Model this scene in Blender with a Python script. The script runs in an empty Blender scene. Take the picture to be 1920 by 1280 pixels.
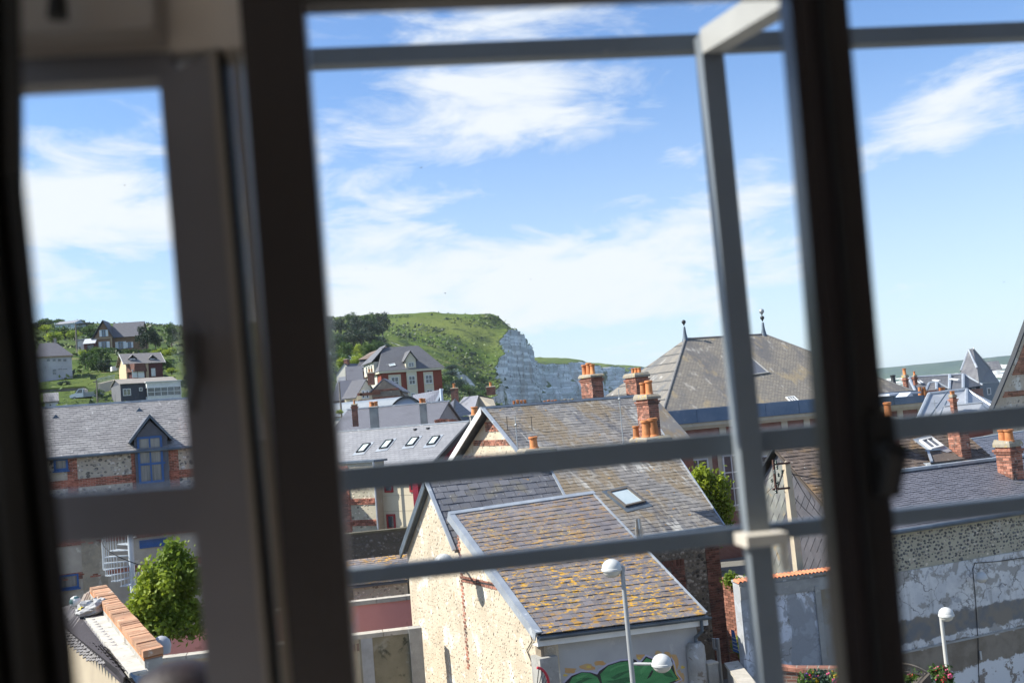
import bpy, math, random
import numpy as np
from mathutils import Vector, Matrix, noise as mnoise
R = math.radians
sc = bpy.context.scene
col = sc.collection
random.seed(7)

# ------------------------------------------------------------------ camera
EYE = 9.0
FPX = 2000.0                      # focal length in pixels of the 1920 px wide photograph
PITCH, ROLL = R(4.0), R(4.7)
CAM = Vector((0, 0, EYE))
_f = Vector((0, math.cos(PITCH), math.sin(PITCH)))
_u0 = Vector((0, -math.sin(PITCH), math.cos(PITCH)))
_r0 = Vector((1, 0, 0))
_r = _r0 * math.cos(ROLL) - _u0 * math.sin(ROLL)
_u = _r0 * math.sin(ROLL) + _u0 * math.cos(ROLL)
cd = bpy.data.cameras.new('camera')
cam = bpy.data.objects.new('camera', cd)
col.objects.link(cam)
cam.matrix_world = Matrix(((_r.x, _u.x, -_f.x, CAM.x), (_r.y, _u.y, -_f.y, CAM.y), (_r.z, _u.z, -_f.z, CAM.z), (0, 0, 0, 1)))
cd.sensor_width = 36.0
cd.lens = 36.0 * FPX / 1920.0
cd.clip_start, cd.clip_end = 0.05, 60000
cd.dof.use_dof = True
cd.dof.focus_distance = 45.0
cd.dof.aperture_fstop = 3.5
sc.camera = cam

# ------------------------------------------------------------------ sky and sun
SUN_EL = R(44)
SUN_H = Vector((-1.0, -0.05, 0)).normalized()          # horizontal direction towards the sun
to_sun = Vector((SUN_H.x * math.cos(SUN_EL), SUN_H.y * math.cos(SUN_EL), math.sin(SUN_EL)))
sl = bpy.data.lights.new('sun', 'SUN')
sl.energy = 5.0
sl.angle = R(0.53)
sl.color = (1.0, 0.945, 0.86)
so = bpy.data.objects.new('sun', sl)
col.objects.link(so)
so.rotation_euler = to_sun.to_track_quat('Z', 'Y').to_euler()

world = bpy.data.worlds.new('World')
sc.world = world
world.use_nodes = True
wt = world.node_tree
wt.nodes.clear()
def wn(t, **k):
    n = wt.nodes.new(t)
    for a, b in k.items():
        setattr(n, a, b)
    return n
def wl(a, b):
    wt.links.new(a, b)
def wmath(op, a, b=None, clamp=False):
    n = wn('ShaderNodeMath', operation=op, use_clamp=clamp)
    for i, x in enumerate((a, b)):
        if x is None:
            continue
        if isinstance(x, (int, float)):
            n.inputs[i].default_value = x
        else:
            wl(x, n.inputs[i])
    return n.outputs[0]
sky = wn('ShaderNodeTexSky', sky_type='NISHITA')
sky.sun_disc = False
sky.sun_elevation = SUN_EL
sky.sun_rotation = math.atan2(SUN_H.x, SUN_H.y)
sky.altitude = 20
sky.air_density = 1.0
sky.dust_density = 0.6
sky.ozone_density = 2.0
tc = wn('ShaderNodeTexCoord')
sep = wn('ShaderNodeSeparateXYZ')
wl(tc.outputs['Generated'], sep.inputs[0])
az = wmath('ARCTAN2', sep.outputs[0], sep.outputs[1])
el = wmath('ARCSINE', sep.outputs[2])
def wnoise(scale, detail, rough, dist, rot, sx, sy, off):
    mp = wn('ShaderNodeMapping')
    wl(tc.outputs['Generated'], mp.inputs[0])
    mp.inputs['Rotation'].default_value = (0, rot, 0)
    mp.inputs['Scale'].default_value = (sx, sx, sy)
    mp.inputs['Location'].default_value = (off, off * .7, off * .3)
    n = wn('ShaderNodeTexNoise')
    n.inputs['Scale'].default_value = scale
    n.inputs['Detail'].default_value = detail
    n.inputs['Roughness'].default_value = rough
    n.inputs['Distortion'].default_value = dist
    wl(mp.outputs[0], n.inputs['Vector'])
    return n.outputs['Fac']
n1 = wnoise(3.2, 9, 0.56, 0.25, -0.10, 1.0, 2.6, 3.1)
n2 = wnoise(11.0, 8, 0.62, 0.5, -0.16, .8, 2.6, 9.2)
def pix_azel(px, py):
    d = (_f * FPX + _r * (px - 960) + _u * (640 - py)).normalized()
    return math.atan2(d.x, d.y), math.asin(d.z)
azel = wn('ShaderNodeCombineXYZ')
wl(az, azel.inputs[0])
wl(wmath('SUBTRACT', el, wmath('MULTIPLY', az, 0.05)), azel.inputs[1])
def blob(px, py, sx, sy, amp):
    a0, e0 = pix_azel(px, py)
    e0 -= a0 * 0.05
    mp = wn('ShaderNodeMapping')
    wl(azel.outputs[0], mp.inputs[0])
    kx, ky = FPX / (sx * 2.1), FPX / (sy * 2.1)
    mp.inputs['Scale'].default_value = (kx, ky, 1)
    mp.inputs['Location'].default_value = (-a0 * kx, -e0 * ky, 0)
    g = wn('ShaderNodeTexGradient', gradient_type='QUADRATIC_SPHERE')
    wl(mp.outputs[0], g.inputs[0])
    return wmath('MULTIPLY', g.outputs['Fac'], amp * 1.0)
base = wmath('ADD', wmath('MULTIPLY', n1, 0.55), wmath('MULTIPLY', n2, 0.45))
tot = wmath('ADD', wmath('MULTIPLY', wmath('SUBTRACT', base, 0.5), 1.75), 0.49)
for b in [
        (1120, 500, 330, 75, .30), (760, 535, 260, 70, .20), (1000, 600, 620, 80, .26), (930, 160, 260, 85, .24), (860, 225, 120, 40, .10), (950, 45, 230, 40, .16),
        (1720, 250, 110, 40, .22), (1800, 170, 150, 55, .17), (1420, 290, 90, 50, .16), (1390, 400, 130, 70, .16),
        (150, 400, 320, 280, .23), (680, 430, 180, 90, .12), (1130, 250, 120, 30, .10),
        (1420, 180, 120, 70, -.16), (1750, 420, 190, 90, -.12), (1200, 40, 130, 50, -.10), (1010, 320, 150, 38, -.10), (620, 120, 70, 70, -.10)]:
    tot = wmath('ADD', tot, blob(*b))
ramp = wn('ShaderNodeMapRange', interpolation_type='SMOOTHSTEP')
wl(tot, ramp.inputs[0])
ramp.inputs[1].default_value, ramp.inputs[2].default_value = 0.43, 0.79
ramp.inputs[3].default_value, ramp.inputs[4].default_value = 0.0, 0.97
# thin veil low over the horizon
veil = wn('ShaderNodeMapRange', interpolation_type='SMOOTHSTEP')
wl(el, veil.inputs[0])
veil.inputs[1].default_value, veil.inputs[2].default_value = -0.02, 0.34
veil.inputs[3].default_value, veil.inputs[4].default_value = 0.56, 0.03
fac = wmath('MAXIMUM', ramp.outputs[0], veil.outputs[0], True)
tint = wn('ShaderNodeMixRGB', blend_type='MULTIPLY')
tint.inputs[0].default_value = 1.0
wl(sky.outputs[0], tint.inputs[1])
tint.inputs[2].default_value = (0.75, 0.94, 1.18, 1)
mixc = wn('ShaderNodeMixRGB')
wl(fac, mixc.inputs[0])
wl(tint.outputs[0], mixc.inputs[1])
mixc.inputs[2].default_value = (5.3, 5.5, 5.8, 1)
bg = wn('ShaderNodeBackground')
wl(mixc.outputs[0], bg.inputs[0])
bg.inputs[1].default_value = 0.10
ow = wn('ShaderNodeOutputWorld')
wl(bg.outputs[0], ow.inputs[0])

world.cycles.sampling_method = 'MANUAL'
world.cycles.sample_map_resolution = 256
sc.view_settings.view_transform = 'Standard'
sc.view_settings.look = 'None'
sc.view_settings.exposure = 0.86
sc.view_settings.gamma = 1.0
sc.view_settings.use_curve_mapping = False
sc.cycles.max_bounces = 6
sc.cycles.diffuse_bounces = 4
sc.cycles.glossy_bounces = 3
sc.cycles.transparent_max_bounces = 12
sc.cycles.volume_bounces = 1
sc.cycles.use_denoising = True
sc.cycles.caustics_reflective = False
sc.cycles.caustics_refractive = False
sc.cycles.sample_clamp_indirect = 6.0

# ------------------------------------------------------------------ measuring the photograph: pixel -> point in the place
def ray(px, py):
    return _f * FPX + _r * (px - 960) + _u * (640 - py)
def W(px, py, Y):
    d = ray(px, py)
    return CAM + d * (Y / d.y)
def VP(px, py, p0, a):
    "ray through a pixel meets the upright plane through p0 that runs in direction a (degrees)"
    d = ray(px, py)
    n = Vector((-math.sin(R(a)), math.cos(R(a)), 0))
    return CAM + d * ((p0 - CAM).dot(n) / d.dot(n))
def PP(px, py, p0, n):
    d = ray(px, py)
    return CAM + d * ((p0 - CAM).dot(n) / d.dot(n))
def E(a):
    return Vector((math.cos(R(a)), math.sin(R(a)), 0))
def NB(a):
    "horizontal direction away from the camera, square to E(a)"
    return Vector((-math.sin(R(a)), math.cos(R(a)), 0))
Z = Vector((0, 0, 1))

# ------------------------------------------------------------------ objects
ORG = {}
def thing(name, label, cat, loc, group=None):
    o = bpy.data.objects.new(name, None)
    o.empty_display_size = .3
    col.objects.link(o)
    o.location = loc
    ORG[o.name] = Vector(loc)
    o['label'] = label
    o['category'] = cat
    if group:
        o['group'] = group
    return o
def tag(o, label, cat, group=None):
    o['label'] = label
    o['category'] = cat
    if group:
        o['group'] = group
    return o
def link(name, me, parent=None, mats=None, kind=None):
    o = bpy.data.objects.new(name, me)
    col.objects.link(o)
    if parent is not None:
        o.parent = parent
        ORG[o.name] = ORG[parent.name].copy()
    else:
        ORG[o.name] = Vector((0, 0, 0))
    if kind:
        o['kind'] = kind
    return o
def put(name, me, parent, loc, ax, ay, az_):
    "an object that shares mesh data, placed by its three axis vectors"
    o = bpy.data.objects.new(name, me)
    col.objects.link(o)
    p = Vector(loc)
    if parent is not None:
        o.parent = parent
        p = p - ORG[parent.name]
    o.matrix_basis = Matrix(((ax.x, ay.x, az_.x, p.x), (ax.y, ay.y, az_.y, p.y), (ax.z, ay.z, az_.z, p.z), (0, 0, 0, 1)))
    ORG[o.name] = Vector(loc)
    return o
class MB:
    def __init__(s):
        s.v, s.f, s.m = [], [], []
    def poly(s, pts, mi=0):
        i = len(s.v)
        s.v += [tuple(p) for p in pts]
        s.f.append(tuple(range(i, i + len(pts))))
        s.m.append(mi)
    def raw(s, pts, faces, mi=0):
        i = len(s.v)
        s.v += [tuple(p) for p in pts]
        for f in faces:
            s.f.append(tuple(i + k for k in f))
            s.m.append(mi)
    def box(s, o, x, y, z, mi=0):
        o = Vector(o)
        P = [o, o + x, o + x + y, o + y, o + z, o + x + z, o + x + y + z, o + y + z]
        if x.cross(y).dot(z) > 0:
            F = [(0, 3, 2, 1), (4, 5, 6, 7), (0, 1, 5, 4), (1, 2, 6, 5), (2, 3, 7, 6), (3, 0, 4, 7)]
        else:
            F = [(0, 1, 2, 3), (4, 7, 6, 5), (0, 4, 5, 1), (1, 5, 6, 2), (2, 6, 7, 3), (3, 7, 4, 0)]
        s.raw(P, F, mi)
    def cbox(s, c, x, y, z, mi=0):
        s.box(Vector(c) - x * .5 - y * .5 - z * .5, x, y, z, mi)
    def prism(s, pts, vec, mi=0):
        n = len(pts)
        P = [Vector(p) for p in pts]
        nr = (P[1] - P[0]).cross(P[2] - P[0])
        if nr.dot(vec) > 0:
            P = P[::-1]
        Q = [p + vec for p in P]
        F = [tuple(range(n)), tuple(range(2 * n - 1, n - 1, -1))]
        F += [(i, i + n, (i + 1) % n + n, (i + 1) % n) for i in range(n)]
        s.raw(P + Q, F, mi)
    def tube(s, p0, p1, r0, r1=None, n=8, mi=0, cap=True):
        p0, p1 = Vector(p0), Vector(p1)
        r1 = r0 if r1 is None else r1
        d = (p1 - p0).normalized()
        a = d.orthogonal().normalized()
        b = d.cross(a)
        P = []
        for p, r in ((p0, r0), (p1, r1)):
            P += [p + (a * math.cos(2 * math.pi * k / n) + b * math.sin(2 * math.pi * k / n)) * r for k in range(n)]
        F = [(k, (k + 1) % n, n + (k + 1) % n, n + k) for k in range(n)]
        if cap:
            F += [tuple(range(n - 1, -1, -1)), tuple(range(n, 2 * n))]
        s.raw(P, F, mi)
    def path(s, pts, r, n=6, mi=0):
        for a, b in zip(pts[:-1], pts[1:]):
            s.tube(a, b, r, r, n, mi)
    def lathe(s, c, prof, n=12, mi=0, axis=Z, cap=True):
        c = Vector(c)
        a = axis.orthogonal().normalized()
        b = axis.cross(a)
        P, F = [], []
        for r, h in prof:
            P += [c + axis * h + (a * math.cos(2 * math.pi * k / n) + b * math.sin(2 * math.pi * k / n)) * r for k in range(n)]
        for j in range(len(prof) - 1):
            F += [(j * n + k, j * n + (k + 1) % n, (j + 1) * n + (k + 1) % n, (j + 1) * n + k) for k in range(n)]
        if cap:
            F += [tuple(range(n - 1, -1, -1)), tuple(range((len(prof) - 1) * n, len(prof) * n))]
        s.raw(P, F, mi)
    def build(s, name, mats, parent=None, smooth=False, kind=None):
        me = bpy.data.meshes.new(name)
        o0 = ORG[parent.name] if parent is not None else Vector((0, 0, 0))
        me.from_pydata([(p[0] - o0.x, p[1] - o0.y, p[2] - o0.z) for p in s.v], [], s.f)
        if not isinstance(mats, (list, tuple)):
            mats = [mats]
        for m in mats:
            me.materials.append(m)
        if len(mats) > 1:
            me.polygons.foreach_set('material_index', s.m)
        if smooth:
            me.polygons.foreach_set('use_smooth', [True] * len(s.f))
            try:
                me.set_sharp_from_angle(angle=R(40))
            except Exception:
                pass
        return link(name, me, parent, None, kind)
def npmesh(name, V, F, mat, smooth=False):
    me = bpy.data.meshes.new(name)
    V = np.asarray(V, dtype=np.float32)
    F = np.asarray(F, dtype=np.int32)
    k = F.shape[1]
    me.vertices.add(len(V))
    me.vertices.foreach_set('co', V.ravel())
    me.loops.add(F.size)
    me.loops.foreach_set('vertex_index', F.ravel())
    me.polygons.add(len(F))
    me.polygons.foreach_set('loop_start', np.arange(0, F.size, k, dtype=np.int32))
    me.polygons.foreach_set('loop_total', np.full(len(F), k, dtype=np.int32))
    me.polygons.foreach_set('use_smooth', np.full(len(F), smooth, dtype=bool))
    me.update(calc_edges=True)
    me.validate()
    if mat:
        me.materials.append(mat)
    return me

# ------------------------------------------------------------------ materials
class NT:
    def __init__(s, name):
        s.mat = bpy.data.materials.new(name)
        s.mat.use_nodes = True
        s.t = s.mat.node_tree
        s.t.nodes.clear()
        s.out = s.n('ShaderNodeOutputMaterial')
        s.geo = s.n('ShaderNodeNewGeometry')
    def n(s, t, **k):
        n = s.t.nodes.new(t)
        for a, b in k.items():
            setattr(n, a, b)
        return n
    def l(s, a, b):
        s.t.links.new(a, b)
    def set(s, sock, v):
        if hasattr(v, 'is_output'):
            s.l(v, sock)
        elif isinstance(v, (tuple, list)) and len(v) == 3 and sock.type == 'RGBA':
            sock.default_value = (*v, 1)
        else:
            sock.default_value = v
    def math(s, op, a, b=0.0, clamp=False):
        n = s.n('ShaderNodeMath', operation=op, use_clamp=clamp)
        s.set(n.inputs[0], a)
        s.set(n.inputs[1], b)
        return n.outputs[0]
    def dot(s, v):
        n = s.n('ShaderNodeVectorMath', operation='DOT_PRODUCT')
        s.l(s.geo.outputs['Position'], n.inputs[0])
        n.inputs[1].default_value = v
        return n.outputs['Value']
    def coords(s, basis, stretch=(1, 1, 1), off=0.0):
        c = s.n('ShaderNodeCombineXYZ')
        for i in range(3):
            s.l(s.math('ADD', s.math('MULTIPLY', s.dot(basis[i]), stretch[i]), off * (1 + .37 * i)), c.inputs[i])
        return c.outputs[0]
    def noise(s, vec, scale, detail=5, rough=.6, dist=0.0):
        n = s.n('ShaderNodeTexNoise')
        n.inputs['Scale'].default_value = scale
        n.inputs['Detail'].default_value = detail
        n.inputs['Roughness'].default_value = rough
        n.inputs['Distortion'].default_value = dist
        s.l(vec, n.inputs['Vector'])
        return n.outputs['Fac']
    def step(s, v, a, b, lo=0.0, hi=1.0):
        n = s.n('ShaderNodeMapRange', interpolation_type='SMOOTHSTEP')
        s.set(n.inputs[0], v)
        n.inputs[1].default_value, n.inputs[2].default_value = a, b
        n.inputs[3].default_value, n.inputs[4].default_value = lo, hi
        return n.outputs[0]
    def mix(s, f, a, b, blend='MIX'):
        n = s.n('ShaderNodeMixRGB', blend_type=blend)
        s.set(n.inputs[0], f)
        s.set(n.inputs[1], a)
        s.set(n.inputs[2], b)
        return n.outputs[0]
    def rand(s):
        oi = s.n('ShaderNodeObjectInfo')
        x = s.math('ADD', oi.outputs['Random'], s.geo.outputs['Random Per Island'])
        return s.math('FRACT', x)
    def finish(s, color, rough=.8, bump=None, bstr=.2, bdist=.02, metal=0.0, spec=.4, trans=0.0):
        b = s.n('ShaderNodeBsdfPrincipled')
        s.set(b.inputs['Base Color'], color)
        s.set(b.inputs['Roughness'], rough)
        b.inputs['Metallic'].default_value = metal
        b.inputs['Specular IOR Level'].default_value = spec
        if bump is not None:
            bn = s.n('ShaderNodeBump')
            bn.inputs['Strength'].default_value = bstr
            bn.inputs['Distance'].default_value = bdist
            s.l(bump, bn.inputs['Height'])
            s.l(bn.outputs[0], b.inputs['Normal'])
        sh = b.outputs[0]
        if trans > 0:
            tr = s.n('ShaderNodeBsdfTranslucent')
            s.set(tr.inputs['Color'], color)
            mx = s.n('ShaderNodeMixShader')
            mx.inputs[0].default_value = trans
            s.l(sh, mx.inputs[1])
            s.l(tr.outputs[0], mx.inputs[2])
            sh = mx.outputs[0]
        s.l(sh, s.out.inputs['Surface'])
        return s.mat
XYZ = ((1, 0, 0), (0, 1, 0), (0, 0, 1))
def roofbasis(a, pitch):
    e, n = E(a), NB(a)
    v = n * math.cos(R(pitch)) + Z * math.sin(R(pitch))
    w = e.cross(v)
    return (tuple(e), tuple(v), tuple(w))
def wallbasis(a):
    return (tuple(E(a)), (0, 0, 1), tuple(NB(a)))
def surf(name, c1, c2=None, scale=2.0, rough=.85, bump=.15, bscale=30, bdist=.02, layers=(), basis=XYZ, rand=0.0, metal=0.0, spec=.35, stretch=(1, 1, 1)):
    """layers: (colour, scale, threshold, width, offset[, stretch[, strength]])"""
    t = NT(name)
    vec = t.coords(basis, stretch)
    c = c1
    if c2 is not None:
        c = t.mix(t.step(t.noise(vec, scale, 6), .3, .7), c1, c2)
    if rand:
        r = t.rand()
        c = t.mix(1.0, c, t.mix(r, (1 - rand,) * 3, (1 + rand,) * 3), 'MULTIPLY')
    for ly in layers:
        lc, ls, th, wd, off = ly[:5]
        v2 = t.coords(basis, ly[5] if len(ly) > 5 else (1, 1, 1), off)
        m = t.step(t.noise(v2, ls, 8, .62, .3), th, th + wd, 0.0, ly[6] if len(ly) > 6 else 1.0)
        if len(ly) > 7:
            m = t.math('MULTIPLY', m, t.step(t.noise(t.coords(basis, (1, 1, 1), off + 9), ly[7][0], 4), ly[7][1], ly[7][1] + .14))
        if len(ly) > 8:
            m = t.math('MULTIPLY', m, t.step(t.dot((0, 0, 1)), *ly[8]))
        c = t.mix(m, c, lc)
    bn = t.noise(vec, bscale, 4) if bump else None
    return t.finish(c, rough, bn, bump, bdist, metal, spec)
def brickmat(name, a, c1, c2, mortar, bw=.22, bh=.068, layers=(), bump=.5, msize=.012):
    t = NT(name)
    vec = t.coords(wallbasis(a))
    b = t.n('ShaderNodeTexBrick')
    t.l(vec, b.inputs['Vector'])
    for k, v in (('Color1', c1), ('Color2', c2), ('Mortar', mortar)):
        t.set(b.inputs[k], v)
    b.inputs['Scale'].default_value = 1.0
    b.inputs['Mortar Size'].default_value = msize
    b.inputs['Brick Width'].default_value = bw
    b.inputs['Row Height'].default_value = bh
    b.inputs['Bias'].default_value = -.1
    c = t.mix(t.step(t.noise(vec, 1.5, 5), .3, .75, 0, .45), b.outputs['Color'], tuple(x * .55 for x in c1))
    for ly in layers:
        lc, ls, th, wd, off = ly[:5]
        m = t.step(t.noise(t.coords(wallbasis(a), (1, 1, 1), off), ls, 8), th, th + wd)
        c = t.mix(m, c, lc)
    return t.finish(c, .9, t.math('SUBTRACT', 1.0, b.outputs['Fac']), bump, .01)
def courses(name, c1, c2, basis, course=.2, width=.3, layers=(), rough=.6, gap=(.02, .02, .025)):
    "far roofs, whose slates are too small to tell apart"
    t = NT(name)
    vec = t.coords(basis)
    b = t.n('ShaderNodeTexBrick')
    t.l(vec, b.inputs['Vector'])
    t.set(b.inputs['Color1'], c1)
    t.set(b.inputs['Color2'], c2)
    t.set(b.inputs['Mortar'], gap)
    b.inputs['Scale'].default_value = 1.0
    b.inputs['Mortar Size'].default_value = course * .07
    b.inputs['Brick Width'].default_value = width
    b.inputs['Row Height'].default_value = course
    c = b.outputs['Color']
    for ly in layers:
        lc, ls, th, wd, off = ly[:5]
        m = t.step(t.noise(t.coords(basis, ly[5] if len(ly) > 5 else (1, 1, 1), off), ls, 8), th, th + wd, 0, ly[6] if len(ly) > 6 else 1.0)
        c = t.mix(m, c, lc)
    return t.finish(c, rough, t.math('SUBTRACT', 1.0, b.outputs['Fac']), .4, .01)
def glassmat(name, tint=(.03, .04, .05), rough=.05):
    t = NT(name)
    c = t.mix(t.step(t.noise(t.coords(XYZ), .9, 3), .35, .65), tint, tuple(x * 2.2 for x in tint))
    return t.finish(c, rough, None, spec=.9)
# ------------------------------------------------------------------ shared materials
ZINC = surf('zinc_sheet', (.42, .45, .48), (.30, .33, .37), 1.5, .45, .05, metal=.35, layers=[((.55, .57, .58), 3, .58, .1, 4.0)])
ZINC_DARK = surf('dark_zinc', (.13, .16, .19), (.08, .10, .125), 2, .5, .05, metal=.3)
ZINC_BLUE = surf('blue_grey_zinc', (.10, .16, .24), (.15, .21, .29), 1.2, .5, .05, metal=.2, layers=[((.30, .34, .38), 2.5, .6, .15, 2.0)])
WHITE = surf('white_paint', (.74, .74, .72), (.62, .62, .61), 2, .6, .05)
CREAM = surf('cream_render', (.66, .60, .46), (.58, .52, .40), 1.2, .9, .1)
STONE = surf('cream_stone', (.55, .49, .36), (.46, .41, .31), 2, .9, .2, layers=[((.25, .23, .19), 3, .62, .12, 5.0)])
CONCRETE = surf('concrete', (.36, .35, .32), (.27, .26, .24), 2.5, .9, .25, layers=[((.17, .16, .14), 2, .6, .15, 2.0), ((.40, .38, .34), 5, .6, .1, 8.0)])
CAPSTONE = surf('lichened_stone_cap', (.33, .29, .22), (.24, .21, .17), 6, .95, .5, layers=[((.50, .36, .10), 5, .56, .12, 2.0), ((.45, .44, .40), 8, .62, .08, 7.0)])
TERRACOTTA = surf('terracotta', (.42, .145, .05), (.54, .23, .09), 4, .8, .15, rand=.25, layers=[((.16, .07, .04), 6, .63, .1, 3.0)])
MORTAR = surf('lime_mortar', (.42, .37, .30), (.34, .30, .25), 5, .95, .3)
BRICK = surf('brick_red', (.24, .095, .062), (.34, .155, .105), 9, .9, .3, rand=.5, layers=[((.09, .065, .055), 1.6, .52, .15, 3.0), ((.48, .42, .36), 7, .62, .06, 9.0)])
BRICK_BROWN = surf('brick_brown', (.20, .085, .06), (.27, .12, .08), 9, .9, .3, rand=.4, layers=[((.09, .06, .05), 1.5, .55, .15, 3.0), ((.42, .36, .30), 7, .66, .06, 9.0)])
GLASS = glassmat('window_glass')
GLASS_SKY = surf('skylight_glass', (.45, .52, .54), (.36, .44, .48), .8, .12, 0, spec=.9)
DARKFRAME = surf('dark_frame', (.03, .033, .037), None, rough=.5, bump=0)
IRON = surf('rusty_iron', (.10, .045, .03), (.06, .035, .03), 12, .85, .3)
BLACK = surf('black_rubber', (.012, .012, .013), None, rough=.6, bump=0)
PLASTIC_WHITE = surf('lamp_opal', (.56, .56, .54), (.50, .50, .48), 3, .4, 0, layers=[((.30, .29, .26), 5, .62, .1, 3.0)])
GALV = surf('galvanised_steel', (.40, .42, .42), (.33, .35, .36), 3, .45, .03, metal=.4)
SOFFIT = surf('grey_soffit_paint', (.50, .49, .47), (.42, .41, .40), 2, .8, .05)

# ------------------------------------------------------------------ building kit
def bil(q, u, v):
    return (q[0] * (1 - u) + q[1] * u) * (1 - v) + (q[3] * (1 - u) + q[2] * u) * v
_slate_cache = {}
def slate_mesh(mat):
    if mat.name not in _slate_cache:
        mb = MB()
        # unit slate: x 0..1 across, y 0..1 up the slope, lower edge proud
        P = [(0, 0, .0), (1, 0, .0), (1, 1, -.4), (0, 1, -.4), (0, 0, 1), (1, 0, 1), (1, 1, .25), (0, 1, .25)]
        mb.raw([Vector(p) for p in P], [(4, 5, 6, 7), (0, 1, 5, 4), (1, 2, 6, 5), (3, 0, 4, 7)])
        me = bpy.data.meshes.new('slate')
        me.from_pydata(mb.v, [], mb.f)
        me.materials.append(mat)
        _slate_cache[mat.name] = me
    return _slate_cache[mat.name]
def slates(parent, q, course, width, mat, single=0, th=.014, seed=1, name='slate', jit=1.0):
    """real slates over the quad q = eave left, eave right, ridge right, ridge left.
    single: how many of them (from the eave up) are objects of their own; the rest is one joined part."""
    rng = random.Random(seed)
    q = [Vector(p) for p in q]
    rows = max(1, int(round(((q[3] - q[0]).length + (q[2] - q[1]).length) * .5 / course)))
    me = slate_mesh(mat)
    V, F = [], []
    count = 0
    for j in range(rows):
        v0 = j / rows
        L = (bil(q, 1, v0 + .5 / rows) - bil(q, 0, v0 + .5 / rows)).length
        n = max(1, int(round(L / width)))
        off = .5 / n if j % 2 else 0
        us = [0.0] + [k / n + off for k in range(1 if not off else 0, n)] + [1.0]
        us = sorted(set(min(max(x, 0), 1) for x in us))
        for a, b in zip(us[:-1], us[1:]):
            if b - a < .08 / n:
                continue
            g = .006 / max(L, .1)
            v1 = v0 - rng.uniform(0, .05) * jit / rows
            p = bil(q, a + g, v1)
            ax = bil(q, b - g, v1) - p
            ay = (bil(q, a + g, v0 + 1.25 / rows) - p) if j < rows - 1 else (bil(q, a + g, 1) - p)
            nz = ax.cross(ay).normalized()
            if nz.z < 0:
                nz = -nz
            h = th * (1 + rng.uniform(-.35, .5) * jit)
            if rng.random() < .02 * jit:
                ax = ax + ay.normalized() * rng.uniform(-.02, .02)
            if count < single:
                put(name, me, parent, p + nz * .012, ax, ay, nz * h)
                count += 1
            else:
                i = len(V)
                o = p + nz * .012
                V += [o, o + ax, o + ax + ay - nz * h * .4, o + ay - nz * h * .4, o + nz * h, o + ax + nz * h, o + ax + ay + nz * h * .25, o + ay + nz * h * .25]
                F += [(i + 4, i + 5, i + 6, i + 7), (i, i + 1, i + 5, i + 4), (i + 1, i + 2, i + 6, i + 5), (i + 3, i, i + 4, i + 7)]
    if V:
        o0 = ORG[parent.name] if parent is not None else Vector()
        me2 = npmesh(name + '_field', [v - o0 for v in V], F, mat)
        link(name + '_field', me2, parent, kind='stuff')
def brickwork(mb, o, x, up, n, w, h, bl=.215, bh=.062, gap=.012, proud=.012, seed=1, mi=0):
    "bricks standing proud of the mortar face; o lower left corner, x along, up, n outward"
    rng = random.Random(seed)
    rows = max(1, int(h / (bh + gap)))
    bh2 = h / rows - gap
    for j in range(rows):
        u = -(bl + gap) * .5 if j % 2 else 0.0
        while u < w - .02:
            a, b = max(u, 0), min(u + bl, w)
            if b - a > .02:
                pr = proud * rng.uniform(.55, 1.4)
                mb.box(o + x * a + up * (j * (bh2 + gap) + gap * .5) - n * .02, x * (b - a), up * bh2, n * (pr + .02), mi)
            u += bl + gap
def in_poly(u, v, poly):
    c = False
    j = len(poly) - 1
    for i in range(len(poly)):
        if (poly[i][1] > v) != (poly[j][1] > v) and u < (poly[j][0] - poly[i][0]) * (v - poly[i][1]) / (poly[j][1] - poly[i][1]) + poly[i][0]:
            c = not c
        j = i
    return c
def flints(name, parent, o, x, up, n, poly, step, size, mat, seed=1, asp=1.0, tilt=0.0, keep=1.0, proud=.5):
    "knapped flints set in rows in the mortar face; poly in (along, up) metres"
    rng = random.Random(seed)
    us, vs = [p[0] for p in poly], [p[1] for p in poly]
    V, F = [], []
    v = min(vs)
    o0 = ORG[parent.name] if parent is not None else Vector()
    while v < max(vs):
        u = min(us) + rng.uniform(0, step)
        while u < max(us):
            uu, vv = u + rng.uniform(-.3, .3) * step, v + rng.uniform(-.22, .22) * step
            if rng.random() < keep and in_poly(uu, vv, poly):
                s = size * rng.uniform(.5, 1.2)
                c = o + x * uu + up * vv - o0
                t = tilt + rng.uniform(-.5, .5)
                a = (x * math.cos(t) + up * math.sin(t)) * s
                b = (up * math.cos(t) - x * math.sin(t)) * s * asp * rng.uniform(.7, 1.1)
                i = len(V)
                k = rng.uniform(.6, .8)
                V += [c + a, c + (a + b) * k, c + b, c + (b - a) * k, c - a, c - (a + b) * k, c - b, c + (a - b) * k, c + n * s * proud * rng.uniform(.5, 1) + a * rng.uniform(-.3, .3) + b * rng.uniform(-.3, .3)]
                F += [(i + m, i + (m + 1) % 8, i + 8) for m in range(8)]
            u += step * rng.uniform(.8, 1.25)
        v += step * .86
    if V:
        return link(name, npmesh(name, V, F, mat), parent, kind='stuff')
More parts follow.
